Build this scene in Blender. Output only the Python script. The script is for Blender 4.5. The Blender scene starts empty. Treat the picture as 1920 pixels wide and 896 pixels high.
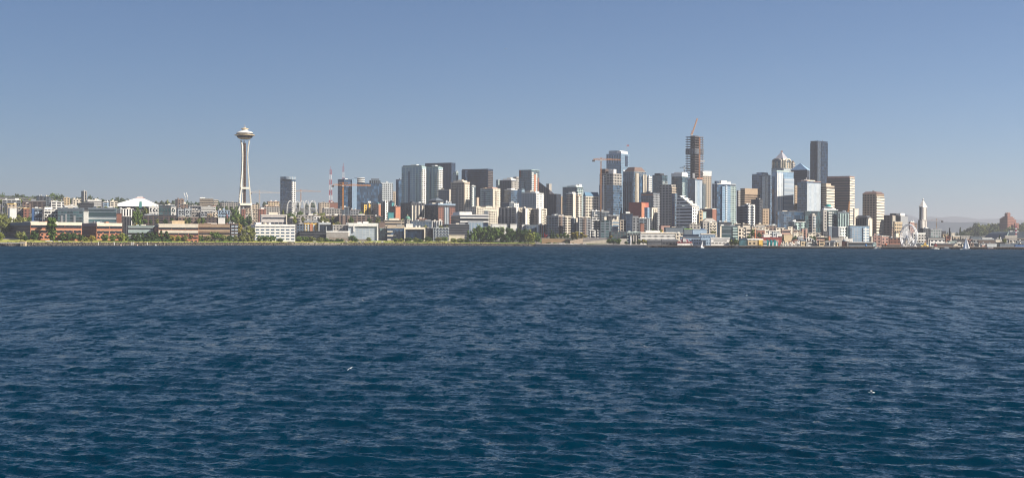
import bpy, math, random
import numpy as np
from mathutils import Vector, Matrix

S = bpy.context.scene
COL = S.collection
R = math.radians
rnd = random.Random(7)

# ------------------------------------------------------------------ camera model (used to survey the place from the photograph)
F, CX, CY, CAMH = 2667.0, 960.0, 448.0, 12.0
HOR0, HORK = 444.0, 0.004                       # the sea horizon runs very slightly downhill to the right
ROLL = math.atan(HORK)
PITCH = math.atan((HOR0 + HORK*CX - CY)/F)
cam_data = bpy.data.cameras.new('camera'); cam = bpy.data.objects.new('camera', cam_data); COL.objects.link(cam)
cam.location = (0, 0, CAMH)
cam_data.sensor_width = 36; cam_data.lens = F/1920*36
cam_data.clip_start = 1; cam_data.clip_end = 120000
Rm = Matrix.Rotation(R(90)+PITCH, 3, 'X') @ Matrix.Rotation(ROLL, 3, 'Z')
cam.rotation_euler = Rm.to_euler()
S.camera = cam

def ray(u, v):
    return Rm @ Vector(((u-CX)/F, -(v-CY)/F, -1))
def at(u, v, D):                                 # the point D metres out whose bearing and elevation were read off at (u, v)
    d = ray(u, v); return Vector((0, 0, CAMH)) + d*(D/d.y)
def hor(u): return HOR0 + HORK*u
def lerp(x, xs, ys): return float(np.interp(x, xs, ys))

SH_U = [-1400, -300, 0, 300, 470, 560, 720, 870, 1010, 1050, 1210, 1380, 1600, 1800, 1920, 2300, 3400]
SH_V = [458.6, 461, 461.2, 460.6, 460.2, 460.0, 460.4, 460.8, 461.4, 462, 463.5, 465, 466.2, 467, 467.5, 468.6, 472.5]
SH_D = [CAMH*F/(v-hor(u)) for u, v in zip(SH_U, SH_V)]
def shore(u): return lerp(u, SH_U, SH_D)
T_S = [0, 15, 60, 200, 500, 900, 1500, 2300, 3500, 5000]
T_U = [-600, 0, 450, 900, 1300, 1700, 1920, 2600]
T_V = [[461, 455, 452, 446, 428, 408, 392, 378, 372, 372],
       [461.2, 454.2, 449.3, 443, 424, 402, 385, 369, 366, 370],
       [460.3, 454.6, 450.4, 446, 430, 414, 402, 388, 386, 390],
       [460.9, 456, 452.4, 448.5, 436, 424, 412, 405, 404, 406],
       [464.3, 461, 460, 457, 443, 430, 422, 417, 415, 416],
       [466.6, 464.6, 464, 462, 455, 450, 447, 444, 442, 442],
       [467.5, 465.5, 464.5, 462, 457, 452, 446, 438, 430, 436],
       [469, 467, 466, 463, 458, 452, 444, 434, 424, 424]]
def tz(u, s):
    vs = [lerp(s, T_S, row) for row in T_V]
    v = lerp(u, T_U, vs); D = shore(u)+s
    return CAMH + (hor(u)-v)/F*D
def u_of(x, y): return CX + F*x/max(y, 1)        # good to a pixel for points near the ground
def ground_z(x, y):
    u = u_of(x, y); return tz(u, y-shore(u))

# ------------------------------------------------------------------ objects
def link(o): COL.objects.link(o); return o
LABELS = {}
def tag(o, label, cat, group=None):
    o['label'] = label; o['category'] = cat
    if group: o['group'] = group
    LABELS.setdefault(label, []).append(o.name)
    return o
def thing(name, label, cat, loc=(0, 0, 0), group=None, rz=0):
    o = bpy.data.objects.new(name, None); link(o); o.location = loc; o.rotation_euler = (0, 0, rz)
    o.empty_display_size = 2
    return tag(o, label, cat, group)
def structure(o): o['kind'] = 'structure'; return o
def stuff(o): o['kind'] = 'stuff'; return o
def dup(root, loc, rz=0, sc=1.0, label=None, group=None, cat=None):
    r = root.copy(); link(r); r.location = loc; r.rotation_euler = (0, 0, rz)
    r.scale = (sc, sc, sc) if not hasattr(sc, '__len__') else sc
    if label: r['label'] = label
    if group: r['group'] = group
    for ch in list(root.children):
        c = ch.copy(); link(c); c.parent = r
        for g in ch.children:
            d = g.copy(); link(d); d.parent = c
    return r

class MB:
    def __init__(s): s.v = []; s.f = []; s.uv = []; s.m = []; s.sm = False
    def face(s, pts, uv=None, m=0):
        b = len(s.v); s.v += [tuple(p) for p in pts]; s.f.append(tuple(range(b, b+len(pts))))
        s.uv += list(uv) if uv else [(0, 0)]*len(pts); s.m.append(m)
    def prism(s, poly, z0, z1, m=0, mtop=None, poly1=None, bottom=True):
        n = len(poly); p1 = poly1 or poly; run = 0.0
        for i in range(n):
            a, b = poly[i], poly[(i+1) % n]; c, d = p1[(i+1) % n], p1[i]
            w = math.hypot(b[0]-a[0], b[1]-a[1])
            s.face([(a[0], a[1], z0), (b[0], b[1], z0), (c[0], c[1], z1), (d[0], d[1], z1)],
                   [(run, z0), (run+w, z0), (run+w, z1), (run, z1)], m)
            run += math.ceil(w/12)*12
        s.face([(p[0], p[1], z1) for p in p1], None, m if mtop is None else mtop)
        if bottom: s.face([(p[0], p[1], z0) for p in reversed(poly)], None, m)
    def box(s, x0, x1, y0, y1, z0, z1, m=0):
        s.prism([(x0, y0), (x1, y0), (x1, y1), (x0, y1)], z0, z1, m)
    def beam(s, p, q, w, d=None, up=(0, 0, 1), m=0, w1=None):
        p, q = Vector(p), Vector(q); a = (q-p).normalized(); up = Vector(up)
        if abs(a.dot(up)) > .99: up = Vector((0, 1, 0))
        x = a.cross(up).normalized(); y = x.cross(a).normalized(); d = d or w
        k = (w1/w) if w1 else 1
        A = [p+x*(i*w/2)+y*(j*d/2) for i, j in ((-1, -1), (1, -1), (1, 1), (-1, 1))]
        B = [q+x*(i*w*k/2)+y*(j*d*k/2) for i, j in ((-1, -1), (1, -1), (1, 1), (-1, 1))]
        for i in range(4):
            j = (i+1) % 4; s.face([A[i], A[j], B[j], B[i]], None, m)
        s.face(A[::-1], None, m); s.face(B, None, m)
    def lathe(s, prof, n=24, m=0, c=(0, 0), a0=0, ax=1, ay=1):
        for (r0, z0), (r1, z1) in zip(prof, prof[1:]):
            for i in range(n):
                t, u = a0+2*math.pi*i/n, a0+2*math.pi*(i+1)/n
                P = [(c[0]+r*ax*math.cos(k), c[1]+r*ay*math.sin(k), z) for r, z, k in ((r0, z0, t), (r0, z0, u), (r1, z1, u), (r1, z1, t))]
                if r0 < 1e-6: P = [P[0], P[2], P[3]]
                elif r1 < 1e-6: P = P[:3]
                w = 2*math.pi*max(r0, r1)/n
                s.face(P, [(i*w, z0), ((i+1)*w, z0), ((i+1)*w, z1), (i*w, z1)][:len(P)], m)
    def build(s, name, mats, parent=None, loc=(0, 0, 0), smooth=False):
        me = bpy.data.meshes.new(name); me.from_pydata(s.v, [], s.f)
        l = me.uv_layers.new(name='uv'); l.data.foreach_set('uv', np.array(s.uv, 'f').ravel())
        if not isinstance(mats, (list, tuple)): mats = [mats]
        for x in mats: me.materials.append(x)
        me.polygons.foreach_set('material_index', s.m)
        if smooth: me.polygons.foreach_set('use_smooth', [True]*len(s.f))
        me.update()
        o = bpy.data.objects.new(name, me); link(o); o.location = loc; o.parent = parent
        return o

# ------------------------------------------------------------------ materials
def new_mat(name):
    m = bpy.data.materials.new(name); m.use_nodes = True
    return m, m.node_tree.nodes, m.node_tree.links, m.node_tree.nodes['Principled BSDF']
MC = {}
def plain(col, rough=.75, metal=0.0, var=.12, scale=.25, spec=.3):
    key = ('p', tuple(col), rough, metal, var, scale)
    if key in MC: return MC[key]
    m, n, l, b = new_mat('surface')
    tc = n.new('ShaderNodeTexCoord'); no = n.new('ShaderNodeTexNoise'); no.inputs['Scale'].default_value = scale; no.inputs['Detail'].default_value = 4
    l.new(tc.outputs['Object'], no.inputs['Vector'])
    mr = n.new('ShaderNodeMapRange'); mr.inputs[1].default_value = .3; mr.inputs[2].default_value = .7
    mr.inputs[3].default_value = 1-var; mr.inputs[4].default_value = 1+var; l.new(no.outputs['Fac'], mr.inputs[0])
    mx = n.new('ShaderNodeVectorMath'); mx.operation = 'SCALE'; mx.inputs[0].default_value = col; l.new(mr.outputs[0], mx.inputs['Scale'])
    l.new(mx.outputs[0], b.inputs['Base Color'])
    b.inputs['Roughness'].default_value = rough; b.inputs['Metallic'].default_value = metal; b.inputs['Specular IOR Level'].default_value = spec
    MC[key] = m; return m

WALL = dict(cream=(.66, .58, .46), white=(.74, .71, .65), tan=(.40, .29, .19), brown=(.20, .14, .11), brick=(.25, .11, .075), orange=(.46, .19, .105),
            grey=(.27, .275, .28), dgrey=(.085, .09, .10), navy=(.022, .042, .078), green=(.36, .42, .40), pgrey=(.44, .46, .46), black=(.018, .019, .022),
            beige=(.47, .38, .28), yellow=(.72, .46, .10), blue=(.05, .11, .24), teal=(.06, .25, .26), rose=(.42, .25, .20), slate=(.12, .145, .17), red=(.27, .06, .05), redbox=(.40, .12, .085), mint=(.40, .50, .46),
            lblue=(.30, .40, .50), sand=(.52, .40, .25), stone=(.36, .33, .29), shell=(.62, .56, .50), dbrown=(.105, .078, .066), char=(.062, .064, .070))
GLASS = dict(dk=(.018, .022, .028), bl=(.035, .075, .13), tl=(.03, .07, .075), lb=(.17, .27, .37), pw=(.36, .42, .48), bz=(.05, .035, .03), gn=(.10, .15, .14), nv=(.010, .022, .045))
#           bay   floor  frac_w frac_h
PAT = dict(g=(5.4, 4.6, .62, .58), r=(24, 4.2, 1.0, .50), R=(30, 5.4, .96, .50), v=(4.4, 4.0, .50, 1.0), c=(4.5, 4.6, .90, .80), k=(3.2, 7.0, .95, .93),
           p=(6.4, 4.8, .48, .50), b=(8.5, 4.3, .74, .60), s=(6, 3.8, .86, .68), V=(8.0, 4.2, .55, .86), G=(6.2, 5.6, .62, .6), h=(40, 8.2, 1.0, .82), m=(9.0, 4.0, .40, .9), f=(26, 5.2, 1.0, .30))
def group_facade():
    g = bpy.data.node_groups.new('facade_pattern', 'ShaderNodeTree')
    for nm in ('Bay', 'Floor', 'FracW', 'FracH'): g.interface.new_socket(nm, in_out='INPUT', socket_type='NodeSocketFloat')
    for nm in ('Mask', 'Rand'): g.interface.new_socket(nm, in_out='OUTPUT', socket_type='NodeSocketFloat')
    n, l = g.nodes, g.links
    i = n.new('NodeGroupInput'); o = n.new('NodeGroupOutput')
    uv = n.new('ShaderNodeUVMap'); sp = n.new('ShaderNodeSeparateXYZ'); l.new(uv.outputs[0], sp.inputs[0])
    def M(op, a, b=None):
        x = n.new('ShaderNodeMath'); x.operation = op
        for k, q in enumerate((a, b)):
            if q is None: continue
            if isinstance(q, (int, float)): x.inputs[k].default_value = q
            else: l.new(q, x.inputs[k])
        return x.outputs[0]
    fx = M('DIVIDE', sp.outputs[0], i.outputs['Bay']); fy = M('DIVIDE', sp.outputs[1], i.outputs['Floor'])
    ax = M('ABSOLUTE', M('SUBTRACT', M('FRACT', fx), .5)); ay = M('ABSOLUTE', M('SUBTRACT', M('FRACT', fy), .5))
    mx = M('LESS_THAN', ax, M('MULTIPLY', i.outputs['FracW'], .5)); my = M('LESS_THAN', ay, M('MULTIPLY', i.outputs['FracH'], .5))
    l.new(M('MULTIPLY', mx, my), o.inputs['Mask'])
    wn = n.new('ShaderNodeTexWhiteNoise'); wn.noise_dimensions = '3D'
    cb = n.new('ShaderNodeCombineXYZ'); l.new(M('FLOOR', fx), cb.inputs[0]); l.new(M('FLOOR', fy), cb.inputs[1])
    oi = n.new('ShaderNodeObjectInfo'); l.new(oi.outputs['Random'], cb.inputs[2]); l.new(cb.outputs[0], wn.inputs[0])
    l.new(wn.outputs[0], o.inputs['Rand'])
    return g
FG = group_facade()
def facade(spec):
    """'wall glass pattern' -> one weathered wall material with rows of window glass"""
    if not isinstance(spec, str): return spec
    if spec in MC: return MC[spec]
    t = spec.split()
    if len(t) == 1: m = MC[spec] = plain(WALL[t[0]], .7); return m
    wall, gl, pat = WALL[t[0]], GLASS[t[1]], PAT[t[2]]
    m, n, l, b = new_mat('facade')
    g = n.new('ShaderNodeGroup'); g.node_tree = FG
    for k, q in enumerate(pat): g.inputs[k].default_value = q
    tc = n.new('ShaderNodeTexCoord'); no = n.new('ShaderNodeTexNoise'); no.inputs['Scale'].default_value = .06; no.inputs['Detail'].default_value = 5
    l.new(tc.outputs['Object'], no.inputs['Vector'])
    mr = n.new('ShaderNodeMapRange'); mr.inputs[1].default_value = .3; mr.inputs[2].default_value = .7; mr.inputs[3].default_value = .88; mr.inputs[4].default_value = 1.1
    l.new(no.outputs['Fac'], mr.inputs[0])
    wc = n.new('ShaderNodeVectorMath'); wc.operation = 'SCALE'; wc.inputs[0].default_value = wall; l.new(mr.outputs[0], wc.inputs['Scale'])
    gr = n.new('ShaderNodeMapRange'); lt_ = t[1] in ('pw', 'lb'); gr.inputs[3].default_value = .86 if lt_ else .45; gr.inputs[4].default_value = 1.14 if lt_ else 1.75
    pw = n.new('ShaderNodeMath'); pw.operation = 'POWER'; pw.inputs[1].default_value = 2.0; l.new(g.outputs['Rand'], pw.inputs[0]); l.new(pw.outputs[0], gr.inputs[0])
    gc = n.new('ShaderNodeVectorMath'); gc.operation = 'SCALE'; gc.inputs[0].default_value = gl; l.new(gr.outputs[0], gc.inputs['Scale'])
    mx = n.new('ShaderNodeMix'); mx.data_type = 'RGBA'
    l.new(g.outputs['Mask'], mx.inputs['Factor']); l.new(wc.outputs[0], mx.inputs[6]); l.new(gc.outputs[0], mx.inputs[7]); l.new(mx.outputs[2], b.inputs['Base Color'])
    rm = n.new('ShaderNodeMapRange'); rm.inputs[3].default_value = .72; rm.inputs[4].default_value = .16; l.new(g.outputs['Mask'], rm.inputs[0]); l.new(rm.outputs[0], b.inputs['Roughness'])
    ir = n.new('ShaderNodeMapRange'); ir.inputs[3].default_value = 1.4; ir.inputs[4].default_value = 1.9 if t[1] not in ('dk', 'bz', 'nv') else 1.4
    l.new(g.outputs['Mask'], ir.inputs[0]); l.new(ir.outputs[0], b.inputs['IOR'])
    MC[spec] = m; return m
def gmat(k, rough=.12):
    key = ('glass', k)
    if key not in MC:
        MC[key] = plain(GLASS[k], rough, 0, .25, .5, .5); MC[key].node_tree.nodes['Principled BSDF'].inputs['IOR'].default_value = 1.8 if k not in ('dk', 'tl', 'bz', 'nv') else 1.4
    return MC[key]
W = lambda k: facade(k)
steel = plain((.62, .60, .56), .45)
# ------------------------------------------------------------------ buildings
class Foot:
    """footprint of a building: nearest corner seen at u=uc, s metres behind the shoreline; its right-hand face runs off at the bearing phi"""
    def __init__(f, u0, uc, u1, s, phi, dl=None, dr=None):
        f.D = D = shore(uc)+s; f.s = s; f.uc = uc
        ph = R(phi); f.r = Vector((math.cos(ph), math.sin(ph))); f.l = Vector((-math.sin(ph), math.cos(ph))); f.phi = ph
        c = at(uc, 440, D); f.c = Vector((c.x, c.y))
        def run(u, d, default):
            k = at(u, 440, 1000.0).x/1000.0
            den = d.x-k*d.y
            if abs(u-uc) < .3 or abs(den) < 1e-3: return default
            t = (k*f.c.y-f.c.x)/den
            return min(max(t, 3), 160) if t > 0 else default
        f.ll = run(u0, f.l, dl or 22); f.rl = run(u1, f.r, dr or 22)
        f.px = D/F                                # metres per photograph pixel at this distance
        f.mid = f.c+f.l*f.ll/2+f.r*f.rl/2
        f.zb = tz(uc, s)-5
    def z(f, v): return at(f.uc, v, f.D).z
    def poly(f, a0=0, a1=1, b0=0, b1=1, grow=0.0):   # a along the left face, b along the right face, both from the near corner
        g = grow
        def P(a, b, ga, gb): q = f.l*(a*f.ll+ga)+f.r*(b*f.rl+gb); return (q.x, q.y)
        return [P(a0, b0, -g, -g), P(a0, b1, -g, g), P(a1, b1, g, g), P(a1, b0, g, -g)]

NB = []
def bld(u0, uc, u1, vt, s, phi, mat, label, kind='building', cat=None, roof=None, tiers=(), cols=(), pent=True, win=None, bands=(), group=None,
        rimh=None, flat=True, base=None, dl=None, dr=None, vb=None, podium=None):
    f = Foot(u0, uc, u1, s, phi, dl, dr); zt = f.z(vt); zb = f.zb if vb is None else f.z(vb)
    H = zt-zb
    e = thing(kind, label, cat or kind.replace('_', ' '), (f.c.x, f.c.y, zb), group)
    NB.append((e, f)); p = f.px
    wallspec = mat.split()[0] if isinstance(mat, str) else 'grey'
    b = MB(); b.prism(f.poly(), 0, H); b.build('facade', facade(mat), e)
    rm = facade(roof) if roof else facade(wallspec)
    if flat:
        rh = rimh or max(.8, .9*p)
        b = MB(); b.prism(f.poly(grow=.35), H+.003, H+rh); b.build('roof', rm, e)
    else: rh = 0
    z0 = H+rh+.003
    for t in tiers:                               # (a0,a1,b0,b1, height in photograph pixels, material, name)
        a0, a1, b0, b1, dv, m, nm = t
        b = MB(); b.prism(f.poly(a0, a1, b0, b1), z0, z0+dv*p); b.build(nm, facade(m), e)
    if pent and not tiers:
        for k in range(2 if f.ll+f.rl < 50 else 3):
            a = rnd.uniform(.05, .65); c = rnd.uniform(.04, .74); da = rnd.uniform(.12, .3); db = rnd.uniform(.08, .22) if k else rnd.uniform(.15, .3); hh = rnd.uniform(1.0, 3.0)*p
            b = MB(); b.prism(f.poly(a, a+da, c, c+db), z0+.004*k, z0+hh); b.build('rooftop_plant_room', W(rnd.choice(['white', 'pgrey', 'grey', 'cream', wallspec])), e)
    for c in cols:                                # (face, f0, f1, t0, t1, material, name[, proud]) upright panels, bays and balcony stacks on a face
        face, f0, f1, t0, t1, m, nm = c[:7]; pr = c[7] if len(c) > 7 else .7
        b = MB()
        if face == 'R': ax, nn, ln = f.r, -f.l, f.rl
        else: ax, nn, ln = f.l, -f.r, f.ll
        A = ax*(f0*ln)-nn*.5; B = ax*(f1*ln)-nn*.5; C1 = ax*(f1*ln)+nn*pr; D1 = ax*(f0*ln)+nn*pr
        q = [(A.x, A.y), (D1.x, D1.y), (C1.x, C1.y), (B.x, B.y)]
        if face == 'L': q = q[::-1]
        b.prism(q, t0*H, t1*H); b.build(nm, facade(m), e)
    for c in bands:                               # (face, t0, t1, material, name) one long course right along a face
        face, t0, t1, m, nm = c[:5]; pr = c[5] if len(c) > 5 else .45
        ax, nn, ln = (f.r, -f.l, f.rl) if face == 'R' else (f.l, -f.r, f.ll)
        A = ax*.25-nn*.4; B = ax*(ln-.25)-nn*.4; C1 = ax*(ln-.25)+nn*pr; D1 = ax*.25+nn*pr
        q = [(A.x, A.y), (D1.x, D1.y), (C1.x, C1.y), (B.x, B.y)]
        if face == 'L': q = q[::-1]
        b = MB(); b.prism(q, t0*H, t1*H); b.build(nm, facade(m), e)
    if win:                                       # real windows: list of (face, storeys, bays, width frac, height frac, t0, t1, glass[, frame wall])
        for w in win:
            face, ns, nbay, fw, fh, t0, t1, gk = w[:8]
            ax, nn, ln = (f.r, -f.l, f.rl) if face == 'R' else (f.l, -f.r, f.ll)
            if ln < 4: continue
            fht = (t1-t0)*H/ns; bw = ln/nbay; ww, hh = bw*fw, fht*fh
            mb = MB(); mb.box(-ww/2, ww/2, -.12, .5, -hh/2, hh/2, 0)
            sill = MB(); sill.box(-ww/2-.2, ww/2+.2, -.3, .4, -hh/2-.45, -hh/2-.003)
            proto = None; rz = math.atan2(ax.y, ax.x) if face == 'R' else math.atan2(-ax.y, -ax.x)
            for i in range(ns):
                for j in range(nbay):
                    q = ax*((j+.5)*bw); loc = (q.x, q.y, t0*H+(i+.5)*fht)
                    if proto is None:
                        o = proto = mb.build('window', gmat(gk), e); o.location = loc; o.rotation_euler = (0, 0, rz)
                        sl = None
                        if ns*nbay <= 24:
                            sl = sill.build('sill', facade(wallspec), o)
                    else:
                        o = proto.copy(); link(o); o.parent = e; o.location = loc
                        if sl: d = sl.copy(); link(d); d.parent = o
    e['_h'] = H
    return e, f, H
def pyramid(e, f, z0, h, mat, name='pyramid_roof', fr=(0, 1, 0, 1), grow=.5, top=.02):
    P = f.poly(*fr, grow=grow); cx = sum(p[0] for p in P)/4; cy = sum(p[1] for p in P)/4
    T = [(cx+(x-cx)*top, cy+(y-cy)*top) for x, y in P]
    b = MB(); b.prism(P, z0, z0+h, poly1=T); return b.build(name, facade(mat), e)
def gable(e, f, z0, h, mat, name='gable_roof', along='R', grow=.5):
    P = [Vector(p) for p in f.poly(grow=grow)]
    if along == 'L': P = P[1:]+P[:1]
    m1, m2 = (P[0]+P[3])/2, (P[1]+P[2])/2        # ridge runs from m1 to m2
    b = MB(); V3 = lambda p, z: (p.x, p.y, z)
    b.face([V3(P[0], z0), V3(P[1], z0), V3(m2, z0+h), V3(m1, z0+h)], [(0, 0), (30, 0), (30, 8), (0, 8)]); b.face([V3(P[2], z0), V3(P[3], z0), V3(m1, z0+h), V3(m2, z0+h)], [(0, 0), (30, 0), (30, 8), (0, 8)])
    b.face([V3(P[1], z0), V3(P[2], z0), V3(m2, z0+h)]); b.face([V3(P[3], z0), V3(P[0], z0), V3(m1, z0+h)])
    b.face([V3(p, z0) for p in P[::-1]])
    return b.build(name, facade(mat), e)
# ------------------------------------------------------------------ ground, water, shore
def shore_pt(u, inland, z):                      # point `inland` metres behind the waterline on bearing u
    D = shore(u)+inland; p = at(u, 440, D); return Vector((p.x, p.y, z))
US = list(np.arange(-1300, 3300, 12))
def strip(name, rows, mat, us=US, zf=None):
    """a sheet following the shore: rows = (metres inland, height or None for the lie of the land, lift)"""
    b = MB()
    def P(u, r):
        s, z, dz = r; return shore_pt(u, s, (tz(u, s) if z is None else z)+dz)
    for u, w in zip(us, us[1:]):
        for r0, r1 in zip(rows, rows[1:]):
            b.face([P(u, r0), P(w, r0), P(w, r1), P(u, r1)], [(0, 0)]*4)
    return structure(b.build(name, mat))
def ground_mat():
    m, n, l, b = new_mat('ground')
    tc = n.new('ShaderNodeTexCoord'); no = n.new('ShaderNodeTexNoise'); no.inputs['Scale'].default_value = .012; no.inputs['Detail'].default_value = 8
    l.new(tc.outputs['Object'], no.inputs[0]); cr = n.new('ShaderNodeValToRGB'); l.new(no.outputs['Fac'], cr.inputs[0])
    e = cr.color_ramp.elements; e[0].position = .38; e[0].color = (.045, .055, .025, 1); e[1].position = .62; e[1].color = (.17, .15, .12, 1)
    x = e.new(.5); x.color = (.07, .068, .06, 1)
    l.new(cr.outputs[0], b.inputs['Base Color']); b.inputs['Roughness'].default_value = .95; return m
def lawn_mat(c0, c1, sc=.06):
    m, n, l, b = new_mat('lawn')
    tc = n.new('ShaderNodeTexCoord'); no = n.new('ShaderNodeTexNoise'); no.inputs['Scale'].default_value = sc; no.inputs['Detail'].default_value = 8
    l.new(tc.outputs['Object'], no.inputs[0]); cr = n.new('ShaderNodeValToRGB'); l.new(no.outputs['Fac'], cr.inputs[0])
    e = cr.color_ramp.elements; e[0].position = .35; e[0].color = (*c0, 1); e[1].position = .65; e[1].color = (*c1, 1)
    l.new(cr.outputs[0], b.inputs['Base Color']); b.inputs['Roughness'].default_value = .95; return m
land_rows = [(s, None, -.4) for s in (14, 40, 60, 100, 200, 350, 500, 700, 900, 1200, 1500, 1900, 2300, 2900, 3500, 4200, 5000)]+[(7000, 60, 0), (12000, 20, 0)]
strip('terrain', land_rows, ground_mat(), us=list(np.arange(-1300, 3300, 40)))
rubble = lawn_mat((.02, .016, .013), (.12, .095, .07), .5)
LEFT = [u for u in US if u <= 1012]; RIGHT = [u for u in US if u >= 1000]
strip('embankment', [(-1, -.6, 0), (0, .0, 0), (5, 2.4, 0), (15, None, .0)], rubble, us=LEFT)
strip('lawn', [(14.5, None, .05), (25, None, .3), (45, None, .35), (62, None, .1)], lawn_mat((.15, .23, .02), (.36, .32, .07), .03), us=LEFT)
strip('beach', [(-3, -.25, 0), (1, .35, 0), (7, 2.6, .3), (11, 3.4, .3)], lawn_mat((.40, .33, .24), (.62, .53, .40), .15), us=[u for u in US if 545 <= u <= 650])
strip('seawall', [(-.4, -1, 0), (0, 3.2, 0), (4, 3.3, 0), (16, None, .15)], plain((.36, .32, .26), .85, var=.25, scale=.05), us=RIGHT)
strip('promenade', [(15.5, None, .25), (60, None, .3)], plain((.28, .25, .22), .9), us=RIGHT)
# rocks of the riprap: past counting, one object
def rocks():
    b = MB(); r = random.Random(3)
    for k in range(2600):
        u = r.uniform(-40, 1012)
        if 545 < u < 650 and r.random() < .7: continue
        s = r.uniform(-.5, 14); z = (0 if s < 0 else lerp(s, [0, 5, 15], [0, 2.4, tz(u, 15)])); c = shore_pt(u, s, z)
        q = r.uniform(.6, 1.7); P = []
        for i in range(8):
            P.append(c+Vector(((i & 1)*2-1, ((i >> 1) & 1)*2-1, ((i >> 2) & 1)*2-1))*q*.6+Vector((r.uniform(-.4, .4), r.uniform(-.4, .4), r.uniform(-.35, .35)))*q)
        for q4 in ((0, 1, 5, 4), (1, 3, 7, 5), (3, 2, 6, 7), (2, 0, 4, 6), (4, 5, 7, 6)): b.face([P[i] for i in q4], None, r.randrange(3))
    o = b.build('rocks', [plain((.12, .095, .072), .9), plain((.05, .042, .035), .9), plain((.20, .165, .13), .9)]); stuff(o)
    o['label'] = 'grey brown boulders of the riprap bank along the waterline'; o['category'] = 'rocks'
rocks()

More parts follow.
